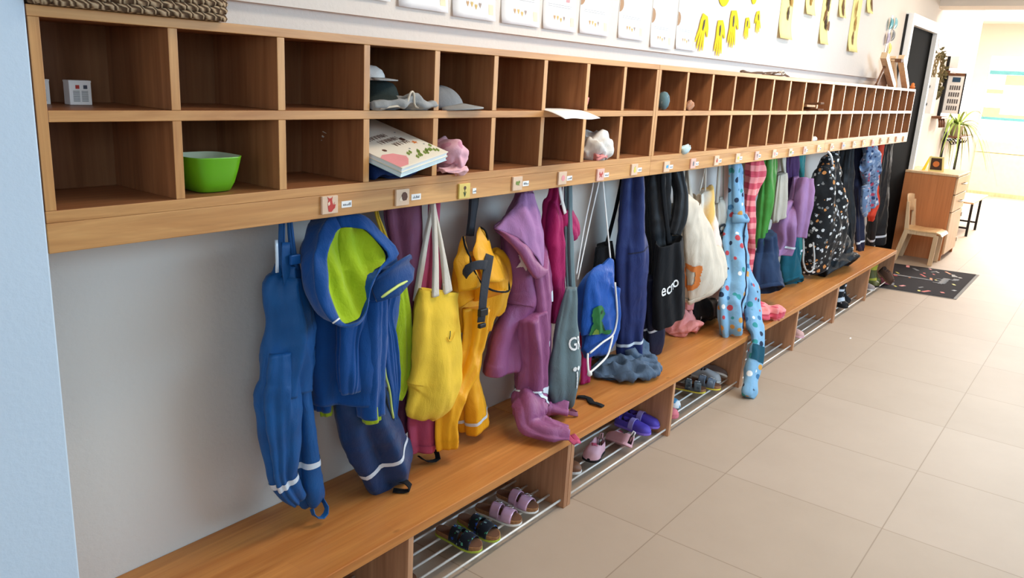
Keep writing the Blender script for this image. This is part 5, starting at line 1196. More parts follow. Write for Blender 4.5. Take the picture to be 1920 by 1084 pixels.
for i in range(16):
    a = rnd(i); x, y = -0.02 + 0.007 * i, -0.118 + a.uniform(0, 0.035); pr.flat([(x, y), (x + 0.012, y + 0.006), (x + 0.016, y + 0.02), (x + 0.003, y + 0.012)], lambda u, v: M @ Vector((u, v, ct + 0.0001)))
pr.cur = 2
pr.flat([(0.06 + 0.0, 0.0)] + circle(0.009, 12, 0.055, -0.01)[1:], cv); pr.flat(circle(0.007, 10, -0.055, -0.035), cv)
A = [(0.045 * math.cos(t), 0.035 * math.sin(t)) for t in [PI * i / 14 for i in range(15)]]
pr.flat([(-0.03 + x, 0.07 + y) for x, y in A] + [(-0.03 + 0.65 * x, 0.07 + 0.6 * y) for x, y in A[::-1]], cv)
pr.cur = 3
for x, y in ((0.085, -0.06), (-0.08, 0.0), (0.02, -0.06), (0.075, 0.03), (-0.09, 0.05)): pr.flat(circle(0.003, 8, x, y), cv)
pr.cur = 4; pr.flat([(0.07 + (0.011 if i % 2 == 0 else 0.005) * math.cos(i * PI / 5), -0.04 + (0.011 if i % 2 == 0 else 0.005) * math.sin(i * PI / 5)) for i in range(10)], cv)
pr.build('cover_print', ms, b2, fix=False)
tl = MB(); r = rnd(77)   # illegible hand lettering of the title
for row, (y, x0, x1) in enumerate(((0.022, -0.05, 0.03), (-0.006, -0.03, 0.05), (-0.034, 0.0, 0.06))):
    x = x0
    while x < x1:
        h = 0.018; w = 0.008
        for p, q in [((c[0], c[1]), (c[2], c[3])) for c in r.choice((((0, 0, 0, 1), (0, 1, 1, 0), (1, 0, 1, 1)), ((0, 1, .5, 0), (.5, 0, 1, 1)), ((0, 0, 0, 1), (1, 0, 1, 1), (0, .5, 1, .5)), ((.5, 0, .5, 1),)))]:
            tl.bar(M @ Vector((x + p[0] * w, y + p[1] * h, ct)), M @ Vector((x + q[0] * w, y + q[1] * h, ct)), 0.0022, 0.0006, (0, 0, 1))
        x += 0.0125
tl.build('title', brown, b2, label='dark hand drawn title')
b = thing('folded_cloth', 'dark blue folded cloth under the picture books', 'cloth', (0.93, 0.07, ZB))
S = [(0.80, 0.06, ZB + 0.016, 0.045, 0.013), (0.87, 0.05, ZB + 0.018, 0.05, 0.016), (0.93, 0.06, ZB + 0.018, 0.052, 0.016), (0.975, 0.07, ZB + 0.014, 0.04, 0.011)]
Sweep(S, 311, 0.004, 0.004, (0, 1, 0), 3, clampz=None, crumple=1.4).mesh().build('body', cloth('ink_blue_cloth', (16, 42, 92), 0.85), b, smooth=True)
b = thing('sun_hat', 'soft pink printed sun hat in the fifth lower cubby', 'hat', (1.075, 0.07, ZB), 'caps and hats in the cubbies')
S = [(1.055, 0.05, ZB + 0.03, 0.05, 0.028), (1.075, 0.055, ZB + 0.047, 0.066, 0.045), (1.105, 0.055, ZB + 0.044, 0.07, 0.042), (1.14, 0.05, ZB + 0.034, 0.06, 0.032), (1.158, 0.04, ZB + 0.022, 0.035, 0.018)]
Sweep(S, 312, 0.008, 0.010, (0, 1, 0), 2.2, clampz=None, crumple=1.4).mesh().build('crown', dotted('pink_hat_print', (222, 170, 182), [(200, 130, 150), (222, 170, 182), (222, 170, 182), (206, 140, 160)], 38, 0.4), b, smooth=True)
S = [(1.03, 0.0, ZB + 0.012, 0.025, 0.009), (1.07, -0.008, ZB + 0.011, 0.028, 0.009), (1.11, 0.0, ZB + 0.013, 0.026, 0.010), (1.135, 0.02, ZB + 0.014, 0.02, 0.009)]
Sweep(S, 313, 0.003, 0.005, (0, 1, 0), 2.2, clampz=None, crumple=1.4).mesh().build('brim', cloth('pink_hat_cotton', (232, 182, 186), 0.9), b, smooth=True)
# sheet of paper jutting from the shelf
mb = MB(); mb.grid([[Vector((1.535 + 0.205 * u - 0.055 * v, 0.10 - 0.20 * v, ZM + 0.0012 - 0.055 * max(0, v - 0.5) ** 1.5 + 0.004 * max(0, v - 0.45) * math.sin(7 * u))) for u in [i / 12 for i in range(13)]] for v in [j / 12 for j in range(13)]])
tag(top(mb.build('paper_sheet', m_paper, None, smooth=True, solid=0.0006), (1.6, 0.1, ZM)), 'white sheet of paper jutting out over the middle shelf board', 'paper')
b = thing('cloth', 'crumpled white and pale pink cloth in the eighth lower cubby', 'cloth', (1.90, 0.06, ZB))
S = [(1.845, 0.07, ZB + 0.022, 0.035, 0.018), (1.875, 0.06, ZB + 0.036, 0.05, 0.034), (1.91, 0.055, ZB + 0.044, 0.055, 0.040), (1.95, 0.05, ZB + 0.034, 0.045, 0.03), (1.975, 0.05, ZB + 0.018, 0.02, 0.012)]
Sweep(S, 314, 0.010, 0.014, (0, 1, 0), 2.2, clampz=None, crumple=1.4).mesh().build('body', f_white, b, smooth=True)
S = [(1.86, 0.02, ZB + 0.014, 0.02, 0.012), (1.885, 0.008, ZB + 0.018, 0.026, 0.016), (1.915, 0.012, ZB + 0.014, 0.022, 0.012)]
Sweep(S, 315, 0.005, 0.008, (0, 1, 0), 2.2, clampz=None, crumple=1.4).mesh().build('frill', f_salmon, b, smooth=True)
tag(top(MB().lathe([(0.001, 0), (0.02, 0.003), (0.036, 0.016), (0.042, 0.036), (0.036, 0.056), (0.02, 0.069), (0.001, 0.072)], (2.385, 0.035, ZM + 0.001), 18, 0.6, 0.6).build('ball', chips('wool_teal', (96, 124, 130), [(130, 150, 154), (70, 98, 110)], 60, 0.3), None, smooth=True), (2.385, 0.035, ZM)), 'grey teal woolly ball at the left of a middle unit top cubby', 'ball')
S = [(1.80, 0.05, ZM + 0.012, 0.02, 0.011), (1.812, 0.048, ZM + 0.028, 0.018, 0.014), (1.826, 0.05, ZM + 0.04, 0.012, 0.008)]
tag(top(Sweep(S, 316, 0.004, 0.006, (0, 1, 0), 2.2, clampz=None, crumple=1.4).mesh().build('scrunchie', f_salmon, None, smooth=True), (1.81, 0.05, ZM)), 'tiny peach cloth scrap at the left edge of the eighth top cubby', 'cloth')
S = [(2.555, 0.02, ZM + 0.010, 0.02, 0.009), (2.568, 0.012, ZM + 0.022, 0.02, 0.014), (2.578, 0.01, ZM + 0.036, 0.012, 0.008)]
tag(top(Sweep(S, 317, 0.004, 0.006, (0, 1, 0), 2.2, clampz=None, crumple=1.4).mesh().build('mitten', cloth('tan_wool', (190, 140, 110), 0.95), None, smooth=True), (2.57, 0.05, ZM)), 'small tan woollen item in the cubby right of the teal ball', 'clothing')
S = [(2.54, 0.02, ZB + 0.010, 0.02, 0.008), (2.56, 0.01, ZB + 0.014, 0.025, 0.012), (2.585, 0.008, ZB + 0.014, 0.018, 0.011), (2.605, 0.01, ZB + 0.026, 0.008, 0.006)]
tag(top(Sweep(S, 318, 0.004, 0.006, (0, 1, 0), 2.2, clampz=None, crumple=1.4).mesh().build('cloth', cloth('pale_teal_cloth', (196, 216, 216), 0.9), None, smooth=True), (2.58, 0.03, ZB)), 'small pale teal cloth in a lower cubby below the teal ball', 'cloth')
b = thing('wooden_blocks', 'little stack of flat brown wooden pieces in a far top cubby', 'toy', (4.13, 0.02, ZM))
for i, (a, yy) in enumerate(((0.3, 0.03), (-0.2, 0.06), (0.6, 0.05))):
    mm_ = Matrix.Translation((4.12 + 0.02 * i, yy - 0.03, ZM + 0.010 + 0.013 * i)) @ Matrix.Rotation(a + 0.9, 4, 'Z') @ Matrix.Rotation(0.06 * i, 4, 'Y')
    MB().box(-0.08, 0.08, -0.025, 0.025, -0.006, 0.006).xf(mm_).build('plank', wood_brown if i != 1 else wood_pale, b, bevel=0.002)
S = [(4.28, 0.03, ZB + 0.010, 0.02, 0.009), (4.32, 0.02, ZB + 0.014, 0.03, 0.013), (4.37, 0.03, ZB + 0.010, 0.02, 0.009)]
tag(top(Sweep(S, 319, 0.004, 0.005, (0, 1, 0), 2.2, clampz=None, crumple=1.4).mesh().build('cloth', f_white, None, smooth=True), (4.32, 0.03, ZB)), 'small white cloth in a lower cubby below the brown wooden pieces', 'cloth')

# ---------------------------------------------------------------- shoes on the racks
RZ = 0.0345
def foot(hx, hy, tx, ty, z=RZ, L=None, pitch=0.0, roll=0.0):
    """frame of a shoe: heel point to toe point -> function (s 0..1, l metres sideways, h metres up)"""
    H0 = Vector((hx, hy, z)); u = Vector((tx - hx, ty - hy, 0)); ln = L or u.length; u.normalize()
    v = Vector((u.y, -u.x, 0)); w = Vector((0, 0, 1))
    if pitch: R = Matrix.Rotation(pitch, 3, v); u = R @ u; w = R @ w
    if roll: R = Matrix.Rotation(roll, 3, u); v = R @ v; w = R @ w
    return (lambda s, l, h: H0 + u * (s * ln) + v * l + w * h), ln
HW = [(0, .010), (.04, .020), (.12, .025), (.3, .025), (.5, .0275), (.68, .033), (.82, .032), (.92, .025), (.98, .014), (1, .006)]
def hw(s, k=1.0, mir=1):
    for (a, b), (c, d) in zip(HW, HW[1:]):
        if s <= c: return (b + (d - b) * (s - a) / (c - a)) * k
    return HW[-1][1] * k
SS = [0, .02, .05, .1, .18, .28, .4, .52, .62, .7, .78, .85, .91, .96, .99, 1.0]
def sole(F, k, h0, h1, grow=0.0):
    o = [(s, hw(s, k) + grow) for s in SS] + [(s, -hw(s, k) - grow) for s in SS[::-1]]
    mb = MB(); lo = [F(s, l, h0) for s, l in o]; hi = [F(s, l, h1) for s, l in o]; n = len(o)
    mb.add(lo + hi, [tuple(range(n))[::-1], tuple(range(n, 2 * n))] + [(i, (i + 1) % n, n + (i + 1) % n, n + i) for i in range(n)])
    return mb
def arch(F, k, s0, s1, h, base=0.006, a0=0.0, a1=PI, skew=0.0, n=18, m=8, out=1.0):
    P = []
    for i in range(m + 1):
        s = s0 + (s1 - s0) * i / m; r = hw(min(max(s, 0), 1), k) * out + 0.002; hh = h(s) if callable(h) else h
        P.append([F(s + skew * math.cos(a0 + (a1 - a0) * j / n), r * math.cos(a0 + (a1 - a0) * j / n) , base + hh * math.sin(a0 + (a1 - a0) * j / n) ** 0.8 if math.sin(a0 + (a1 - a0) * j / n) > 0 else base) for j in range(n + 1)])
    return MB().grid(P)
def sandal(label, grp, hx, hy, tx, ty, mu, mout, k=1.0, buckles=True, dark=False):
    F, L = foot(hx, hy, tx, ty)
    t = thing('sandal', label, 'sandal', (hx, hy, RZ), grp)
    sole(F, k, 0.0, 0.007, 0.002).build('outsole', mout, t, bevel=0.001)
    sole(F, k, 0.007, 0.020).build('footbed', cork, t, bevel=0.002)
    sole(F, k * 0.82, 0.020, 0.0212).build('insole', suede, t)
    arch(F, k, 0.36, 0.56, lambda s: 0.040, 0.010, skew=0.02).build('strap', mu, t, smooth=True, solid=0.0025)
    arch(F, k, 0.62, 0.84, lambda s: 0.036 - 0.03 * (s - 0.62), 0.010, skew=0.02).build('strap', mu, t, smooth=True, solid=0.0025)
    arch(F, k, 0.54, 0.66, lambda s: 0.020, 0.009, 0.0, 0.75).build('side_piece', mu, t, smooth=True, solid=0.0025)
    arch(F, k, 0.54, 0.66, lambda s: 0.020, 0.009, PI - 0.75, PI).build('side_piece', mu, t, smooth=True, solid=0.0025)
    if buckles:
        for s in (0.46, 0.72):
            c = F(s, -0.012, 0.052 if s < .6 else 0.047); u = (F(1, 0, 0) - F(0, 0, 0)).normalized(); v = (F(0, 1, 0) - F(0, 0, 0)).normalized()
            q = [c + u * (0.011 * a) + v * (0.010 * b_) + Vector((0, 0, -0.006 * b_ * -0.5)) for a, b_ in ((-1, -1), (1, -1), (1, 1), (-1, 1))]
            MB().tube(q, 0.0016, 6, closed=True).build('buckle', m_metal, t, smooth=True)
    return t
def shoe(name, label, grp, hx, hy, tx, ty, mu, msole, mlin, k=1.0, H=0.046, collar=0.5, pitch=0.0, roll=0.0, z=RZ, strap=None, extra=None, L=None, loop=None):
    F, L = foot(hx, hy, tx, ty, z, L, pitch, roll)
    t = thing(name, label, 'shoe', (hx, hy, z), grp)
    sole(F, k, 0.0, 0.011, 0.002).build('sole', msole, t, bevel=0.002)
    rows = []; mi = []; n = 28; S2 = [0.0, .03, .07, .12, .2, .3, .4, .48, .54, .6, .68, .76, .84, .90, .95, .985, 1.0]
    for s in S2:
        hh = H * (1.0 - 0.52 * max(0, (s - 0.30) / 0.7) ** 0.9) * (1 - max(0, (s - .88) / .12) ** 2 * .75)
        if s < 0.08: hh *= 0.82 + 0.18 * s / 0.08
        r = hw(s, k); row = []
        op = max(0.0, 1.0 - ((s - collar * 0.48) / (collar * 0.52)) ** 2) if abs(s - collar * 0.48) < collar * 0.52 else 0.0
        op = op ** 0.5 * 0.95   # half angle of the foot opening
        for j in range(n + 1):
            a = PI * j / n; d = abs(a - PI / 2); x = r * math.copysign(abs(math.cos(a)) ** 0.75, math.cos(a)); h = 0.010 + hh * math.sin(a) ** 0.75
            if op > 0.05 and d < op:
                x = r * 0.86 * math.cos(PI / 2 - (PI / 2 - a)) if False else r * 0.80 * math.copysign((d / op) , math.cos(a)) * math.sin(op); h = 0.013 + 0.25 * hh * (d / op) ** 4
            row.append(F(s, x, h))
        rows.append(row)
    mb = MB(); mb.grid(rows); nn = n
    for i in range(len(rows) - 1):
        for j in range(n):
            a = PI * (j + 0.5) / n; s = (S2[i] + S2[i + 1]) / 2
            op = max(0.0, 1.0 - ((s - collar * 0.48) / (collar * 0.52)) ** 2) ** 0.5 * 0.95 if abs(s - collar * 0.48) < collar * 0.52 else 0
            mb.mi[i * n + j] = 1 if abs(a - PI / 2) < op - 0.06 else 0
    mb.build('upper', [mu, mlin], t, smooth=True)
    if strap:
        arch(F, k * 1.03, 0.44, 0.58, lambda s: H * 0.86, 0.012).build('strap', strap, t, smooth=True, solid=0.002)
    if loop:
        MB().tube([F(0.0, 0.006, H * 0.8), F(-0.03, 0.005, H * 1.15), F(-0.03, -0.005, H * 1.2), F(0.02, -0.006, H * 0.85)], 0.003, 6).build('heel_loop', loop, t, smooth=True)
    if extra:
        for m, poly in extra:
            P = MB(); P.flat(poly, lambda a, b: F(0.60 + b, a, 0.0115 + H * (1 - 0.52 * max(0, (0.30 + b) / 0.7) ** 0.9) * max(0.05, 1 - (a / hw(0.6 + b, k)) ** 2) ** 0.5 + 0.002)); P.build('print', m, t, fix=False)
    return t
cork = plain('cork', (150, 104, 66), 0.8, var=0.18, vs=120); suede = plain('brown_suede', (104, 68, 46), 0.9)
m_pinkpearl = plain('pearly_pink', (214, 172, 200), 0.3, 0.2, 0.6, 0.12, 30)
m_floral = chips('dark_floral', (18, 24, 34), [(210, 216, 214), (40, 120, 84), (90, 170, 140), (34, 70, 150), (18, 24, 34), (120, 150, 150)], 75, 0.34)
m_limesole = plain('lime_sole', (170, 186, 60), 0.6); m_whitesole = plain('white_sole', (230, 228, 222), 0.6)
sandal('dark floral print sandal with lime sole, left of its pair on the nearest rack', 'dark floral sandals', 1.155, 0.075, 1.162, -0.105, m_floral, m_limesole, buckles=False)
sandal('dark floral print sandal with lime sole, right of its pair next to the pink sandals', 'dark floral sandals', 1.262, 0.07, 1.245, -0.110, m_floral, m_limesole, buckles=False)
sandal('pearly pink buckle sandal nearer the dark floral pair', 'pearly pink sandals', 1.350, 0.070, 1.378, -0.104, m_pinkpearl, m_whitesole)
sandal('pearly pink buckle sandal nearest the bench leg, right of its pair', 'pearly pink sandals', 1.478, 0.075, 1.478, -0.100, m_pinkpearl, m_whitesole)
m_silver = plain('pale_silver_strap', (206, 206, 198), 0.4, 0.3)
g = thing('sandal', 'silver strappy sandal half hidden behind the nearest bench leg', 'sandal', (0.86, 0.05, RZ))
F, L = foot(0.865, 0.10, 0.895, -0.075)
sole(F, 1.0, 0.0, 0.008).build('outsole', m_whitesole, g, bevel=0.001); sole(F, 0.98, 0.008, 0.018).build('footbed', suede, g, bevel=0.001)
for a, b_ in ((0.36, 0.46), (0.52, 0.62), (0.68, 0.78)): arch(F, 1.0, a, b_, 0.036, 0.009, skew=0.03).build('strap', m_silver, g, smooth=True, solid=0.003)
m_brownl = plain('brown_leather', (120, 78, 52), 0.55); m_dkin = plain('dark_lining', (28, 26, 28), 0.9)
m_pale_pink = plain('pale_pink_leather', (226, 176, 188), 0.6); m_deepp = plain('rose_print', (206, 92, 122), 0.6); m_rose = plain('rose_fabric', (200, 110, 122), 0.8)
shoe('shoe', 'brown leather shoe with white sole edge right behind the second bench leg', None, 1.79, 0.10, 1.835, -0.055, m_brownl, m_whitesole, m_dkin, collar=0.45)
star = [(0.014, 0.0), (0.004, 0.04), (0.0, 0.10), (-0.006, 0.04), (-0.018, 0.02), (-0.008, -0.02), (-0.01, -0.07), (0.002, -0.03), (0.012, -0.05)]
shoe('slipper', 'pale pink slipper turned sideways on the second rack, opening to the right', 'pale pink slippers', 2.055, -0.005, 1.925, -0.03, m_pale_pink, m_dkin, m_dkin, k=1.1, H=0.062, collar=0.55, extra=[(m_deepp, star)], loop=m_pale_pink, z=0.037)
shoe('slipper', 'pale pink slipper tipped up on its heel beside the purple shoes', 'pale pink slippers', 2.150, -0.085, 2.225, 0.06, m_pale_pink, m_pale_pink, m_dkin, k=1.1, H=0.056, collar=0.55, extra=[(m_deepp, star)], pitch=-0.28, roll=0.5, loop=m_white, z=0.045)
m_purp = plain('violet_fabric', (82, 66, 176), 0.6); m_purps = plain('violet_sole', (132, 106, 206), 0.6); m_lil = plain('lilac_trim', (160, 150, 220), 0.6)
shoe('shoe', 'violet cloth shoe beside the tipped pink slipper', 'violet shoes', 2.335, 0.085, 2.335, -0.09, m_purp, m_purps, m_dkin, collar=0.5, strap=m_lil)
shoe('shoe', 'violet cloth shoe against the bench leg, right of its pair', 'violet shoes', 2.415, 0.10, 2.427, -0.085, m_purp, m_purps, m_dkin, collar=0.5, strap=m_lil, H=0.05)
shoe('slipper', 'rose pink soft slipper at the front behind the third bench leg', None, 2.555, 0.05, 2.60, -0.095, m_rose, m_rose, m_dkin, collar=0.45, k=1.05)
m_sky = plain('sky_blue_felt', (80, 150, 190), 0.85)
g = shoe('slipper', 'sky blue slipper with a white toe behind the rose slipper', None, 2.70, 0.10, 2.70, -0.05, m_sky, m_sky, m_dkin, collar=0.45, k=1.0)
F, L = foot(2.70, 0.10, 2.70, -0.05)
arch(F, 1.06, 0.80, 1.0, lambda s: 0.030 * (1 - max(0, (s - .88) / .12) ** 2 * .6), 0.004).build('toe_cap', m_white, g, smooth=True, solid=0.003, label='white toe cap')
m_gy = chips('grey_camouflage', (88, 92, 92), [(60, 66, 70), (120, 126, 126), (88, 92, 92)], 40, 0.4); m_ysole = plain('yellow_sole', (226, 206, 70), 0.6)
m_gb = chips('grey_blue_print', (112, 122, 134), [(50, 96, 160), (150, 158, 164), (112, 122, 134)], 44, 0.4)
sandal('grey sandal with yellow sole and mustard strap, left of its pair on the third rack', 'grey yellow-soled sandals', 2.93, 0.10, 2.985, -0.055, m_gy, m_ysole, k=1.05)
sandal('grey blue sandal with yellow sole, right of its pair beside the white trainer', 'grey yellow-soled sandals', 3.05, 0.085, 3.075, -0.095, m_gb, m_ysole, k=1.05)
shoe('trainer', 'pale grey trainer behind the grey blue sandal', None, 3.17, 0.11, 3.165, -0.055, plain('pale_grey_mesh', (186, 190, 192), 0.8), m_whitesole, m_dkin, collar=0.45, k=1.0, H=0.055)
shoe('shoe', 'brown grey shoe leaning against the bench leg beside the pale grey trainer', None, 3.225, 0.10, 3.232, -0.06, plain('taupe_leather', (122, 104, 96), 0.7), m_whitesole, m_dkin, collar=0.5, roll=-0.6, H=0.05, k=0.9, z=0.046)
shoe('slipper', 'small pale pink slipper right behind the fifth bench leg', None, 4.325, 0.02, 4.285, -0.118, plain('dusty_pink', (206, 164, 158), 0.8), m_pale_pink, m_dkin, collar=0.45, k=0.9)
def boot(label, grp, hx, hy, tx, ty, m, msole, marks, h=0.17, k=1.0):
    F, L = foot(hx, hy, tx, ty); t = thing('rubber_boot', label, 'boot', (hx, hy, RZ), grp)
    sole(F, k, 0, 0.014, 0.003).build('sole', msole, t, bevel=0.002)
    u = (F(1, 0, 0) - F(0, 0, 0)).normalized(); v = (F(0, 1, 0) - F(0, 0, 0)).normalized()
    secs = [(*F(0.25, 0, h), 0.042, 0.044), (*F(0.25, 0, h * .6), 0.038, 0.040), (*F(0.27, 0, h * .40), 0.036, 0.042), (*F(0.33, 0, 0.05), 0.034, 0.045), (*F(0.36, 0, 0.016), 0.032, 0.052)]
    sw = Sweep(secs, 7, 0.001, 0.001, v, 2.2, clampz=None); sw.mesh(open0=True).build('shaft', m, t, smooth=True)
    arch(F, k * 1.02, 0.3, 1.0, lambda s: 0.058 - 0.036 * ((s - .3) / .7), 0.012).build('foot', m, t, smooth=True, solid=0.003)
    for z0, z1, mm_ in marks:
        d = sw.dz(RZ + z0); sw.band(d - (z1 - z0), d, off=0.002).build('band', mm_, t, smooth=True)
    return t
m_bboot = chips('black_boot_print', (18, 20, 24), [(18, 20, 24), (18, 20, 24), (150, 152, 156)], 30, 0.25)
boot('black rubber boot with white reflective band, front one on the far rack', 'black rubber boots', 5.275, 0.0, 5.255, -0.118, m_bboot, m_dkin, [(0.115, 0.132, m_refl), (0.035, 0.06, m_refl)], 0.19)
boot('black rubber boot standing behind its reflective banded twin', 'black rubber boots', 5.44, 0.03, 5.42, -0.088, m_bboot, m_dkin, [(0.115, 0.132, m_refl)], 0.19)
m_olive = plain('olive_rubber', (92, 94, 52), 0.5); m_ylw = plain('yellow_green_print', (176, 176, 60), 0.6)
boot('olive green rubber boot with yellow green patches on the farthest rack', 'olive rubber boots', 6.16, -0.005, 6.14, -0.118, m_olive, m_dkin, [(0.13, 0.17, m_ylw), (0.045, 0.06, m_ylw)], 0.20)
boot('olive green rubber boot behind its twin on the farthest rack', 'olive rubber boots', 6.30, 0.02, 6.28, -0.095, m_olive, m_dkin, [(0.13, 0.17, m_ylw)], 0.20)
shoe('shoe', 'dark and white small shoe in front of the olive boots', None, 6.01, -0.01, 5.985, -0.122, plain('grey_white_knit', (150, 140, 138), 0.8), m_whitesole, m_dkin, collar=0.4, k=0.95)
g = shoe('shoe', 'dark brown winter shoe stuck toe down through the front of the farthest rack', None, 6.36, -0.05, 6.32, -0.19, plain('dark_brown_suede', (76, 52, 40), 0.85), suede, m_dkin, collar=0.45, H=0.075, k=1.1, pitch=-0.62, z=0.118)
shoe('slipper', 'dusky pink small shoe on the doormat corner at the end of the bench', None, 6.43, -0.02, 6.445, -0.14, m_rose, m_rose, m_dkin, collar=0.4, k=0.8, z=0.010)

# ---------------------------------------------------------------- on top of the shelves
m_wick = NT('wicker'); _v = m_wick.coord((1, 1, 1)); _w = m_wick.new('ShaderNodeTexWave'); _w.bands_direction = 'DIAGONAL'; _w.inputs['Scale'].default_value = 46; _w.inputs['Distortion'].default_value = 2.5; _w.inputs['Detail'].default_value = 2
m_wick.link(_v, _w.inputs['Vector']); m_wick.base(m_wick.ramp(_w.outputs['Fac'], [(0.2, lin((84, 62, 44))), (0.6, lin((150, 122, 92))), (0.9, lin((186, 160, 128)))])); m_wick.bump(_w.outputs['Fac'], 0.6, 0.006); m_wick = m_wick.set(0.85, 0, 0.15)
g = thing('wicker_basket', 'brown woven wicker basket on top of the near end of the cubby shelves', 'basket', (0.18, 0.10, 1.582))
def rrect(cx, cy, a, b_, r, z, n=8):
    o = []
    for k, (sx, sy) in enumerate(((1, -1), (1, 1), (-1, 1), (-1, -1))):
        for i in range(n):
            t = -PI / 2 + k * PI / 2 + PI / 2 * i / (n - 1); o.append((cx + sx * (a - r) + r * math.cos(t), cy + sy * (b_ - r) + r * math.sin(t), z))
    return o
def dense(L, st):
    out = []
    for i in range(len(L)):
        a = Vector(L[i]); b_ = Vector(L[(i + 1) % len(L)]); m = max(1, int((b_ - a).length / st))
        for j in range(m): out.append(a.lerp(b_, j / m))
    return out
wb = MB()
for i in range(13):
    L = dense(rrect(0.187, 0.105, 0.178 + 0.0012 * i, 0.125, 0.025, 1.590 + i * 0.0135), 0.012)
    c = Vector((0.187, 0.105, 0))
    for q, p in enumerate(L):
        d = (p - c); d.z = 0; d.normalize(); L[q] = p + d * (0.0028 * (1 if (q + i) % 2 else -1)) + Vector((0, 0, 0.001 * math.sin(q * 2.1 + i)))
    wb.tube(L, 0.0078, 6, closed=True)
wb.build('weave', m_wick, g, smooth=True)
MB().box(0.02, 0.354, -0.012, 0.222, 1.5825, 1.590).build('bottom', m_wick, g, bevel=0.003)
MB().tube(dense(rrect(0.187, 0.105, 0.196, 0.128, 0.03, 1.766), 0.02), 0.011, 8, closed=True).build('rim', m_wick, g, smooth=True)
r = rnd(5)
tw = MB(); tw.tube([(3.17 + 0.67 * i / 14, 0.045 + 0.012 * math.sin(i * 0.9), 1.588 + 0.004 * math.sin(i * 1.7)) for i in range(15)], [0.004 + 0.003 * r.random() for _ in range(15)], 6)
tw.tube([(3.42, 0.045, 1.590), (3.5, 0.03, 1.597), (3.56, 0.02, 1.600)], 0.003, 5); tw.tube([(3.60, 0.05, 1.592), (3.66, 0.04, 1.603), (3.72, 0.05, 1.606), (3.76, 0.04, 1.598)], 0.004, 5)
g = tag(top(tw.build('branch', plain('dry_bark', (104, 76, 56), 0.9), None, smooth=True), (3.5, 0.05, 1.582)), 'thin dry branch with a pale ribbon lying on top of the shelf', 'branch')
MB().tube([(3.64, 0.03, 1.600), (3.67, 0.02, 1.612), (3.70, 0.02, 1.600), (3.66, 0.018, 1.592), (3.64, 0.02, 1.604)], 0.004, 6).build('ribbon', f_cream, g, smooth=True, label='pale ribbon')
g = thing('easel', 'small wooden easel with pale planks and a brown board on top of the far shelf', 'easel', (6.35, 0.1, 1.582))
mb = MB(); mb.bar((5.99, 0.10, 1.807), (6.42, 0.10, 1.583), 0.05, 0.045, (0, 1, 0)); mb.build('leg', wood_pale, g, bevel=0.002)
MB().bar((6.34, 0.12, 1.803), (6.55, 0.12, 1.583), 0.05, 0.045, (0, 1, 0)).build('leg', wood_pale, g, bevel=0.002)
MB().bar((6.40, 0.07, 1.812), (6.74, 0.07, 1.583), 0.05, 0.045, (0, 1, 0)).build('leg', wood_pale, g, bevel=0.002)
MB().bar((5.87, 0.09, 1.590), (6.13, 0.11, 1.755), 0.02, 0.014, (0, 1, 0)).build('rail', wood_brown, g, bevel=0.002)
MB().prism([(5.98, 1.583), (6.33, 1.583), (6.33, 1.74), (6.25, 1.70)], lambda a, b_: (a, 0.125, b_), (0, 0.012, 0)).build('board', wood_brown, g)
MB().box(6.33, 6.42, 0.05, 0.13, 1.775, 1.80).build('hinge', wood_brown, g, bevel=0.002)
tag(top(MB().lathe([(0.001, 0), (0.018, 0.002), (0.02, 0.02), (0.012, 0.03), (0.014, 0.042), (0.001, 0.05)], (6.735, 0.02, 1.5825), 12).build('figurine', orp, None, smooth=True), (6.735, 0.02, 1.5825)), 'tiny orange figurine at the far end on top of the shelf', 'figurine')

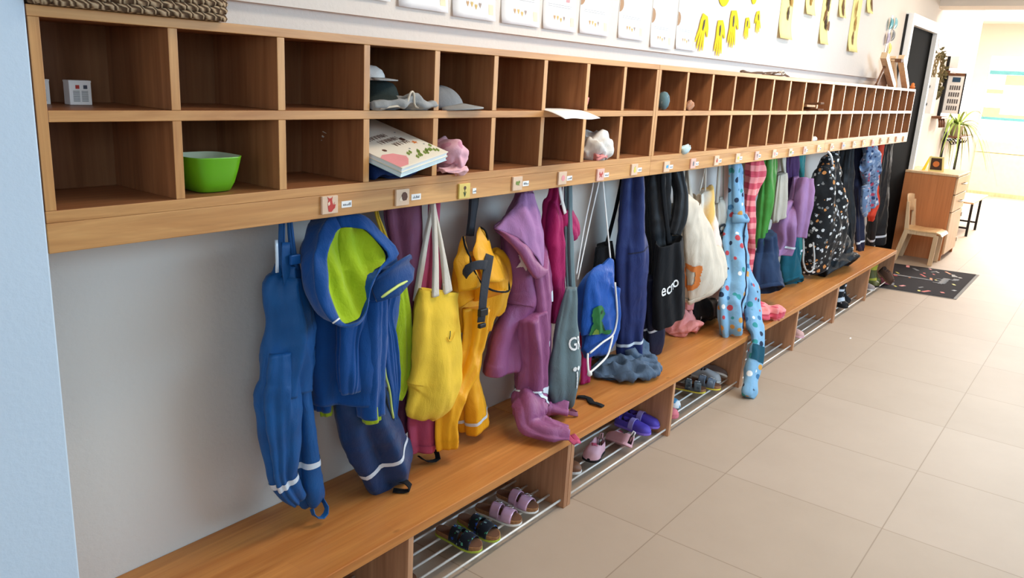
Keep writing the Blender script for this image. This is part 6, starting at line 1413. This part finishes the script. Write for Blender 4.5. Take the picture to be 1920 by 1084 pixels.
# ---------------------------------------------------------------- on the upper wall
YW = 0.228
m_fade = plain('print_peach', (236, 222, 186), 0.9); m_line = plain('pencil_line', (188, 186, 186), 0.9); m_kraft = plain('kraft_brown', (176, 140, 108), 0.9)
gh = [plain('heart_tan', (196, 160, 120), 0.9), plain('heart_ochre', (206, 176, 112), 0.9), plain('heart_grey', (166, 150, 140), 0.9)]
names = ['first', 'second', 'third', 'fourth', 'fifth', 'sixth', 'seventh', 'eighth', 'ninth']
PX = [(0.835, 0.208, 1.690), (1.075, 0.208, 1.682), (1.305, 0.208, 1.676), (1.545, 0.212, 1.676), (1.780, 0.208, 1.676), (2.015, 0.208, 1.678), (2.300, 0.208, 1.680), (2.575, 0.200, 1.660), (2.815, 0.205, 1.667)]
for i, (x, w, z) in enumerate(PX):
    h = 0.297
    def pf(u, v, x=x, w=w, z=z, o=0.0): return Vector((x + u, YW - 0.0015 - o - 0.007 * max(0, (0.10 - v) / 0.10) ** 2, z + v))
    mb = MB(); mb.grid([[pf(w * a / 4, h * b_ / 14) for a in range(5)] for b_ in range(15)])
    lb = '%s hand drawn sheet from the left on the upper wall, hearts along its foot' % names[i]
    if i == 4: lb = 'hand drawn sheet with a pink figure on the upper wall, fifth from the left'
    t = thing('drawing_sheet', lb, 'drawing', (x + w / 2, YW, z), 'drawing sheets taped on the upper wall')
    mb.build('paper', m_paper, t, smooth=True, solid=0.0005)
    pr = MB(); ms = gh + [m_kraft, m_fade, m_line, pinkp]
    for k in range(4):
        pr.cur = (0, 1, 1, 2)[k]; u0 = w * 0.34 + k * 0.020; v0 = 0.043 - (0.006 if k == 2 else 0); f = lambda u, v: pf(u, v, o=0.0010)
        pr.flat([(u0, v0 - 0.010), (u0 + 0.007, v0 + 0.003), (u0 + 0.0045, v0 + 0.009), (u0, v0 + 0.005), (u0 - 0.0045, v0 + 0.009), (u0 - 0.007, v0 + 0.003)][::-1], f)
    pr.cur = 4; pr.flat([(w * 0.83, 0.018), (w * 0.95, 0.018), (w * 0.95, 0.05), (w * 0.83, 0.05)], f)
    pr.cur = 5
    for v in (0.086, 0.079): pr.flat([(0.03, v), (w * 0.86, v), (w * 0.86, v + 0.0022), (0.03, v + 0.0022)], f)
    pr.cur = 3; pr.flat([(0.003, 0.10)] + circle(0.030, 14, 0.003, 0.130, -PI / 2, PI / 2) + [(0.003, 0.16)], f)
    pr.cur = 5; r = rnd(40 + i)
    for k in range(5):
        u0, v0 = r.uniform(0.05, w - 0.04), r.uniform(0.12, 0.27); u1, v1 = u0 + r.uniform(-.02, .02), v0 + r.uniform(0.005, .04)
        pr.flat([(u0, v0), (u1, v1), (u1 + 0.0022, v1), (u0 + 0.0022, v0)], f)
    if i == 4:
        pr.cur = 6
        pr.flat([(0.045, 0.10), (0.095, 0.105), (0.085, 0.15), (0.08, 0.18), (0.055, 0.18)], f); pr.flat([(0.14, 0.10), (0.165, 0.10), (0.165, 0.15), (0.142, 0.15)], f)
    pr.build('print', ms, t, fix=False)
m_hand = plain('yellow_paper', (250, 206, 44), 0.85, 0, 0.1, 0.03); m_pal = plain('pale_yellow_paper', (246, 228, 150), 0.85, 0, 0.1, 0.04)
m_leaf = [plain('dry_leaf_brown', (122, 84, 52), 0.85, var=0.2), plain('dry_leaf_ochre', (166, 124, 56), 0.85, var=0.2), plain('dry_leaf_dark', (72, 52, 40), 0.85, var=0.2)]
def hand_poly(k, mir, spread):
    """paper hand, fingers down; wrist at the origin, length about 0.17 k"""
    o = [(-0.028, 0.0), (-0.036, -0.035), (-0.036, -0.075)]
    for j, (bx, l, a) in enumerate(((-0.027, 0.070, -0.20), (-0.009, 0.088, -0.06), (0.009, 0.090, 0.06), (0.026, 0.078, 0.18))):
        a *= spread; dx, dy = math.sin(a), -math.cos(a); b0 = (bx, -0.078)
        o += [(b0[0] - 0.0085, b0[1]), (b0[0] + dx * l * .7 - 0.0085, b0[1] + dy * l * .7), (b0[0] + dx * l - 0.003, b0[1] + dy * l), (b0[0] + dx * l + 0.004, b0[1] + dy * l), (b0[0] + dx * l * .7 + 0.0085, b0[1] + dy * l * .7), (b0[0] + 0.0085, b0[1])]
    o += [(0.038, -0.06), (0.060, -0.082), (0.072, -0.078), (0.062, -0.040), (0.040, -0.010), (0.026, 0.004)]
    return [(1.1 * mir * x * k, 1.08 * y * k) for x, y in o]
hands = [(3.095, 1.835, 0.92, 1, -0.28, 'largest and leftmost yellow paper hand on the upper wall, fingers spread'), (3.275, 1.826, 0.92, 1, 0.02, 'yellow paper hand with a long dark print, lowest of the group'),
         (3.425, 1.885, 0.98, 1, 0.02, 'yellow paper hand in the middle, thumb to the right'), (3.608, 1.868, 0.60, 1, 0.06, 'small slim yellow paper hand, second from the right'),
         (3.742, 1.912, 0.62, -1, 0.3, 'small yellow paper hand farthest right of the group')]
for i, (x, z, k, mir, rot, lb) in enumerate(hands):
    t = thing('paper_hand', lb, 'paper hand', (x, YW, z), 'yellow paper hands on the upper wall')
    ca, sa = math.cos(rot), math.sin(rot)
    f = lambda u, v, o=0.0: Vector((x + u * ca - v * sa, YW - 0.004 - o - 0.10 * (v * v) , z + u * sa + v * ca))
    P = hand_poly(k, mir, 1.0 + 0.4 * (i in (0, 4)))
    MB().prism(P, f, (0, -0.0012, 0)).build('paper', m_hand, t)
    dl = MB(); ms = [m_black, m_leaf[0]]
    dl.flat([(-0.010 * k, -0.030 * k), (0.004 * k, -0.018 * k), (0.011 * k, -0.050 * k), (0.006 * k, -0.080 * k), (-0.006 * k, -0.072 * k)], lambda u, v: f(u, v, 0.0035)); dl.cur = 1
    dl.flat([(0.0, -0.035 * k), (0.007 * k, -0.045 * k), (0.0, -0.06 * k)], lambda u, v: f(u, v, 0.0040))
    dl.build('print', ms, t, fix=False, label='dark little print')
for x, z, r_, lb in ((3.285, 1.965, 0.072, 'round yellow paper disc above the paper hands'), (3.665, 1.975, 0.035, 'small yellow paper scrap above the small paper hands')):
    tag(top(MB().prism(circle(r_, 28), lambda u, v: (x + u, YW - 0.003, z + v), (0, -0.0015, 0)).build('paper_disc', m_hand, None), (x, YW, z)), lb, 'paper disc')
def leafshape(r, L, W):
    o = []
    for i in range(9): t = i / 8; o.append((W * math.sin(PI * t) ** 0.8 * (1 + 0.25 * math.sin(17 * t)), -L * t))
    return o + [(-a * 0.9, b_) for a, b_ in o[-2:0:-1]]
strips = [(4.07, 1.80, 0.20, 0.42, 'pale yellow paper strip with two brown leaves, leftmost of the leaf strips'), (4.46, 1.965, 0.165, 0.3, 'short pale yellow strip, second from the left of the leaf strips'), (4.80, 1.815, 0.16, 0.42, 'leaf strip crowded with dark leaves and a round brown one, in the middle'),
          (5.12, 2.005, 0.145, 0.3, 'short leaf strip with narrow ochre leaves, just right of the crowded one'), (5.45, 1.805, 0.215, 0.5, 'long leaf strip hanging lowest on the right'), (5.76, 2.09, 0.15, 0.3, 'short leaf strip farthest right on the upper wall')]
for i, (x, z, w, h, lb) in enumerate(strips):
    t = thing('leaf_strip', lb, 'leaf picture', (x + w / 2, YW, z), 'pale yellow strips with dry leaves')
    r = rnd(90 + i)
    sf = lambda u, v, o=0.0: Vector((x + u + 0.10 * max(0, 0.3 - v) * 0.2, YW - 0.002 - o - 0.02 * max(0, (0.12 - v) / 0.12) ** 2 - 0.006 * math.sin(u / w * PI), z + v))
    MB().grid([[sf(w * a / 5, h * b_ / 14) for a in range(6)] for b_ in range(15)]).build('paper', m_pal, t, smooth=True, solid=0.0007)
    for k in range((2, 1, 6, 3, 3, 2)[i]):
        L = r.uniform(0.07, 0.12); W = r.uniform(0.012, 0.028)
        u0, v0 = w * (0.35 + r.uniform(-0.1, 0.25)), 0.18 + (0.10 if i != 2 else 0.055) * k + (0.0 if i != 4 else -0.04)
        if h < 0.35: v0 -= 0.06
        v0 = min(v0, h - 0.01); a = r.uniform(-0.5, 0.5)
        poly = [(u0 + p * math.cos(a) - q * math.sin(a), v0 + p * math.sin(a) + q * math.cos(a)) for p, q in leafshape(r, L, W)]
        MB().prism(poly, lambda u, v: sf(u, v, 0.006 + 0.002 * k), (0, -0.002, 0)).build('leaf', m_leaf[r.randrange(3)], t, label='dry brown leaf')
    if i == 2:
        MB().prism(circle(0.030, 18, 0.12, 0.115), lambda u, v: sf(u, v, 0.012), (0, -0.002, 0)).build('leaf', m_leaf[0], t, label='round brown leaf')
t = thing('paper_garland', 'strip of teal, grey and yellow paper circles left of the dark door', 'garland', (6.54, YW, 1.83))
MB().prism([(6.50, 1.83), (6.56, 1.83), (6.60, 2.14), (6.54, 2.14)], lambda a, b_: (a, YW - 0.002, b_), (0, -0.001, 0)).build('strip', m_white, t)
for (cx, cz, m, an) in ((6.47, 2.07, m_teal, 0.5), (6.63, 2.085, m_teal, -0.3), (6.60, 1.99, greyp, -0.4), (6.46, 1.96, plain('pale_violet', (178, 168, 186), 0.8), 0.4), (6.57, 1.885, yelp, -0.3)):
    MB().prism(circle(0.045, 20), lambda u, v: (cx + u * math.cos(an), YW - 0.012 - abs(u * math.sin(an)), cz + v), (0, -0.0012, 0)).build('disc', m, t)

# ---------------------------------------------------------------- beyond the shelves
t = thing('wall_panel', 'slim white box panel standing off the wall beside the dark door', 'panel', (8.45, WY, 1.37))
MB().box(8.36, 8.50, 0.15, 0.205, 1.37, 1.72).build('housing', m_white, t, bevel=0.004)
for z in (1.46, 1.63): MB().box(8.352, 8.40, 0.195, 0.2695, z - 0.012, z + 0.012).build('clip', m_black, t, bevel=0.002)
t = thing('wreath', 'dry leafy wreath hung on a thread on the far wall', 'wreath', (8.7, 0.24, 1.76))
r = rnd(3); wr = MB()
for k in range(7):
    wr.tube([(8.7 + (0.185 + 0.02 * math.sin(3 * a + k)) * math.cos(a), 0.215 + 0.018 * math.sin(5 * a + 2 * k), 1.765 + (0.185 + 0.02 * math.cos(4 * a + k)) * math.sin(a)) for a in [2 * PI * i / 36 for i in range(36)]], 0.005, 5, closed=True)
wr.build('twigs', plain('wreath_twig', (150, 132, 96), 0.9), t, smooth=True)
lv = MB()
for k in range(150):
    a = r.uniform(-PI * 0.95, PI * 0.75) if k % 3 else r.uniform(-PI * 0.8, 0.2); rr = 0.185 + r.uniform(-0.04, 0.045); c = Vector((8.7 + rr * math.cos(a), 0.205 + r.uniform(-0.04, 0.025), 1.765 + rr * math.sin(a)))
    q = Matrix.Rotation(r.uniform(0, 6.28), 3, 'X') @ Matrix.Rotation(r.uniform(0, 6.28), 3, 'Y') @ Matrix.Rotation(r.uniform(0, 6.28), 3, 'Z')
    L, W = r.uniform(0.03, 0.055), r.uniform(0.010, 0.018)
    lv.add([c, c + q @ Vector((W, L * .5, 0.004)), c + q @ Vector((0, L, 0)), c + q @ Vector((-W, L * .5, 0.004))], [(0, 1, 2, 3)])
lv.build('leaves', plain('wreath_leaf', (106, 98, 66), 0.9, var=0.3, vs=9), t, fix=False)['kind'] = 'stuff'
MB().tube([(8.7, 0.245, 1.95), (8.71, 0.262, 2.10)], 0.0015, 5).build('thread', m_black, t)
# hall stand with bench, hooks, plant
t = thing('hall_stand', 'black metal hall stand with brown shelf, hooks and a low bench seat', 'stand', (10.2, 0.05, 0.0))
for x in (9.86, 10.92):
    MB().box(x - 0.014, x + 0.014, 0.215, 0.243, 0.0, 1.16).build('post', m_blackmetal, t, bevel=0.002)
MB().box(9.87, 10.91, 0.06, 0.245, 1.092, 1.112).build('shelf', wood_brown, t, bevel=0.003)
MB().box(9.86, 10.92, 0.225, 0.24, 1.045, 1.088).build('hook_rail', m_blackmetal, t)
for i in range(6):
    x = 9.96 + i * 0.17
    MB().tube([(x, 0.222, 1.07), (x, 0.19, 1.05), (x, 0.165, 1.015), (x, 0.145, 1.02), (x, 0.138, 1.05)], 0.006, 6).build('hook', m_blackmetal, t, smooth=True)
MB().box(9.84, 10.94, -0.20, 0.24, 0.375, 0.395).build('seat', wood_pale, t, bevel=0.003)
for x in (9.86, 10.50):
    for y in (-0.185, 0.225): MB().box(x - 0.013, x + 0.013, y - 0.013, y + 0.013, 0, 0.375).build('leg', m_blackmetal, t, bevel=0.002)
    MB().box(x - 0.01, x + 0.01, -0.18, 0.22, 0.085, 0.105).build('stretcher', m_blackmetal, t)
t = thing('potted_plant', 'spider plant with arching leaves in a cream pot on the hall stand shelf', 'plant', (10.10, 0.155, 1.113))
MB().lathe([(0.045, 0), (0.05, 0.004), (0.064, 0.11), (0.068, 0.112), (0.068, 0.128), (0.060, 0.128), (0.056, 0.105)], (10.10, 0.155, 1.1125), 24).build('pot', plain('cream_pot', (226, 220, 190), 0.5), t, smooth=True)
lv = MB(); r = rnd(12)
for k in range(46):
    a = r.uniform(0, 6.28); L = r.uniform(0.26, 0.56); up = r.uniform(0.35, 1.25); W = r.uniform(0.008, 0.014)
    P = []
    for i in range(11):
        s = i / 10; rad = 0.015 + L * s * (1.05 - 0.30 * up); z = 0.12 + L * (up * s - 1.35 * s * s * (1.35 - 0.55 * up))
        y = 0.155 + rad * math.sin(a); y = min(y, 0.24)
        c = Vector((10.10 + rad * math.cos(a), y, 1.1125 + z)); w = W * (1 - s ** 2) + 0.0006; n = Vector((-math.sin(a), math.cos(a), 0))
        P.append([c - n * w, c + Vector((0, 0, -0.003)), c + n * w])
    lv.grid(P)
lv.build('leaves', plain('spider_leaf', (150, 170, 84), 0.6, var=0.25, vs=14), t, smooth=True, fix=False)['kind'] = 'stuff'
MB().lathe([(0.001, 0.0), (0.057, 0.0), (0.057, 0.003), (0.001, 0.004)], (10.10, 0.155, 1.2165), 18).build('soil', m_dkin, t)
# hanging calendar board and wooden rails
t = thing('wall_calendar', 'white calendar sheet in a dark frame hung out from the far wall', 'calendar', (9.50, 0.1, 1.36))
MB().box(9.49, 9.505, 0.085, 0.245, 1.37, 1.79).build('sheet', m_paper, t)
fr = MB(); fr.box(9.488, 9.512, 0.072, 0.086, 1.37, 1.80); fr.box(9.488, 9.512, 0.245, 0.2495, 1.37, 1.80)
fr.build('frame', m_blackmetal, t)
MB().box(9.486, 9.514, 0.085, 0.2495, 1.77, 1.80).build('top_bar', wood_brown, t)
pr = MB(); pr.box(9.4885, 9.4902, 0.12, 0.20, 1.705, 1.755)
pr.build('print', plain('calendar_blue', (44, 76, 104), 0.7), t)
pr = MB()
for a in range(4):
    for b_ in range(5): pr.box(9.4885, 9.4902, 0.11 + b_ * 0.022, 0.124 + b_ * 0.022, 1.405 + a * 0.072, 1.452 + a * 0.072)
pr.build('writing', plain('calendar_grey', (96, 92, 92), 0.8), t)
t = thing('wooden_rack', 'small brown wooden peg rack with pale shelf pieces on the far wall', 'rack', (9.25, 0.2, 1.3))
for z in (1.325, 1.80): MB().box(9.10, 9.44, 0.17, 0.2695, z - 0.012, z + 0.012).build('rail', wood_brown, t, bevel=0.002)
for x in (9.14, 9.26, 9.38): MB().tube([(x, 0.20, 1.32), (x, 0.185, 1.27), (x, 0.18, 1.22)], 0.012, 8).build('peg', wood_brown, t, smooth=True)
MB().box(9.385, 9.415, 0.235, 0.2695, 1.33, 1.97).build('post', m_blackmetal, t, bevel=0.002)
MB().box(9.36, 9.44, 0.15, 0.235, 1.85, 1.97).build('box', m_white, t, bevel=0.003)
# drawer cabinet
t = thing('cabinet', 'beech drawer cabinet with its orange toned side towards the bench', 'cabinet', (8.31, 0.0, 0.0))
MB().box(7.985, 8.003, -0.243, 0.225, 0.0, 0.812).build('side_panel', wood_beech, t, bevel=0.001)
MB().box(8.617, 8.635, -0.243, 0.225, 0.0, 0.812).build('side_panel', wood_beech, t, bevel=0.001)
MB().box(7.980, 8.640, -0.262, 0.228, 0.812, 0.832).build('top', wood_pale, t, bevel=0.002)
MB().box(8.003, 8.617, 0.215, 0.225, 0.05, 0.812).build('back_panel', wood_beech, t)
MB().box(8.003, 8.617, -0.225, -0.205, 0.0, 0.05).build('plinth', wood_brown, t)
MB().box(8.003, 8.617, -0.243, 0.215, 0.045, 0.06).build('bottom', wood_beech, t)
for z0, z1 in ((0.645, 0.805), (0.475, 0.635)):
    d = MB().box(8.008, 8.612, -0.260, -0.243, z0, z1).build('drawer', wood_pale, t, bevel=0.0015)
    MB().tube([(8.24, -0.260, z0 + 0.09), (8.24, -0.288, z0 + 0.09), (8.38, -0.288, z0 + 0.09), (8.38, -0.260, z0 + 0.09)], 0.006, 6).build('handle', m_metal, d, smooth=True, label='steel bow handle')
d = MB().box(8.008, 8.612, -0.260, -0.243, 0.062, 0.465).build('door', wood_pale, t, bevel=0.0015)
MB().box(8.598, 8.616, -0.268, -0.260, 0.12, 0.16).build('hinge', m_metal, d); MB().box(8.598, 8.616, -0.268, -0.260, 0.38, 0.42).build('hinge', m_metal, d)
t = thing('tent_card', 'yellow folded tent card with a small round picture standing on the cabinet', 'card', (8.13, 0.0, 0.833))
mb = MB(); mb.prism([(0.085, 0.833), (0.04, 0.972), (0.03, 0.972), (-0.0, 0.833), (0.008, 0.833), (0.036, 0.958), (0.077, 0.833)], lambda a, b_: (8.16, a, b_), (0.006, 0, 0))
MB().grid([[(8.20, 0.075, 0.8335), (8.10, 0.085, 0.8335)], [(8.20, 0.035, 0.975), (8.10, 0.035, 0.975)]]).build('panel', m_hand, t, solid=0.002)
pn = MB().grid([[(8.10, 0.03, 0.8335), (8.13, -0.105, 0.8335)], [(8.10, 0.035, 0.975), (8.13, -0.085, 0.975)]]).build('panel', m_pal, t, solid=0.002)
MB().grid([[(8.0995, 0.015, 0.850), (8.122, -0.085, 0.850)], [(8.0995, 0.018, 0.962), (8.122, -0.072, 0.962)]]).build('picture', m_leaf[2], t, solid=0.001)
MB().prism(circle(0.028, 18), lambda a, b_: (8.108 - a * 0.2, -0.03 + a, 0.906 + b_), (-0.003, 0, 0)).build('picture', orp, t)
# children's chair
t = thing('child_chair', 'low beech child chair with curved seat, its side to the orange cabinet panel', 'chair', (7.77, -0.05, 0))
for x in (7.63, 7.90):
    MB().prism([(-0.235, 0), (-0.195, 0), (-0.205, 0.29), (-0.245, 0.29)], lambda a, b_: (x - 0.013, a, b_), (0.026, 0, 0)).build('leg', wood_pale, t, bevel=0.004)
    MB().prism([(0.075, 0), (0.118, 0), (0.055, 0.30), (0.075, 0.57), (0.05, 0.575), (0.012, 0.30)], lambda a, b_: (x - 0.013, a, b_), (0.026, 0, 0)).build('leg', wood_pale, t, bevel=0.004)
    MB().box(x - 0.011, x + 0.011, -0.225, 0.04, 0.27, 0.305).build('side_rail', wood_pale, t, bevel=0.003)
prof = [(0.055, 0.322), (0.0, 0.318), (-0.08, 0.314), (-0.16, 0.318), (-0.22, 0.320), (-0.262, 0.308), (-0.278, 0.285), (-0.272, 0.282), (-0.255, 0.298), (-0.218, 0.308), (-0.16, 0.306), (-0.08, 0.302), (0.0, 0.306), (0.055, 0.310)]
MB().prism(prof, lambda a, b_: (7.615, a, b_), (0.30, 0, 0)).build('seat', wood('beech_seat', (224, 178, 124), (238, 198, 148), 0, 0.35), t)
bk = MB(); bk.grid([[Vector((7.62 + 0.29 * u, 0.045 + 0.03 * v + 0.022 * math.sin(PI * u), 0.46 + 0.16 * v + (0.012 * math.sin(PI * u)))) for u in [i / 12 for i in range(13)]] for v in (0, 0.33, 0.66, 1)])
bk.build('backrest', wood_pale, t, smooth=True, solid=0.010)
# doormat
t = thing('doormat', 'dark grey doormat with coloured strokes and pale lettering at the bench end', 'doormat', (6.98, -0.2, 0))
m_mat = plain('dark_carpet', (50, 46, 48), 0.98, 0, 0.1, 0.2, 260)
A, B_, C_, D_ = Vector((6.375, -0.645, 0)), Vector((7.575, -0.640, 0)), Vector((7.42, 0.13, 0)), Vector((6.235, 0.12, 0))
mp = lambda u, v, z=0.007: A.lerp(B_, u).lerp(D_.lerp(C_, u), v) + Vector((0, 0, z))
MB().prism([(0, 0), (1, 0), (1, 1), (0, 1)], lambda u, v: mp(u, v, 0.0005), (0, 0, 0.003)).build('rubber_edge', plain('mat_edge', (120, 116, 112), 0.8), t)
MB().prism([(0.012, 0.03), (0.988, 0.03), (0.988, 0.985), (0.012, 0.985)], lambda u, v: mp(u, v, 0.0035), (0, 0, 0.0035)).build('pile', m_mat, t)
st = MB(); ms = [yelp, pinkp, greyp, orp, red, plain('mat_pale', (176, 172, 170), 0.9)]
r = rnd(21)
for k in range(46):
    u, v = r.uniform(0.05, 0.95), r.uniform(0.08, 0.95); a = r.choice((0.5, 0.6, -0.4, 0.2)); L = r.choice((0.05, 0.03, 0.02)) ; W = r.choice((0.010, 0.014, 0.008))
    if abs(u - 0.36) < 0.10 and abs(v - 0.36) < 0.2: continue
    st.cur = k % 5 if k % 7 else 5; c = mp(u, v, 0.0073); ca, sa = math.cos(a), math.sin(a)
    if 0.3 < u < 0.75 and 0.5 < v: L *= 0.6
    st.flat([(c.x + p * ca - q * sa, c.y + p * sa + q * ca) for p, q in ((-L, -W), (L, -W), (L, W), (-L, W))], lambda x, y: (x, y, 0.0073))
st.build('print', ms, t, fix=False)
sc_ = MB(); m_pl = ms[5]   # script across the mat, not legible in the photo
for (u0, v0, n, h) in ((0.42, 0.20, 9, 0.10), (0.60, 0.12, 3, 0.08)):
    P = [mp(u0 + 0.045 * (i // 4) * 0.55 + (0.02 if i % 4 in (1, 2) else 0.0), v0 + h * (0.5 + (0.5 if i % 4 in (1, 3) else -0.3 if i % 4 == 2 else 0)) * (1.4 if i % 12 == 1 else 0.8), 0.0080) for i in range(n * 4)]
    sc_.tube(P, 0.0045, 5)
sc_.tube([mp(0.50, 0.36, 0.008), mp(0.52, 0.75, 0.008)], 0.005, 5)
sc_.build('lettering', m_pl, t, label='pale script')
tag(top(MB().prism([(0, 0), (0.03, 0.005), (0.035, 0.014), (0.006, 0.012)], lambda a, b_: (4.62 + a, -0.32 + b_, 0.0005), (0, 0, 0.001)).build('paper_scrap', m_paper, None), (4.63, -0.31, 0)), 'tiny white paper scrap on the floor tiles in front of the bench', 'scrap')
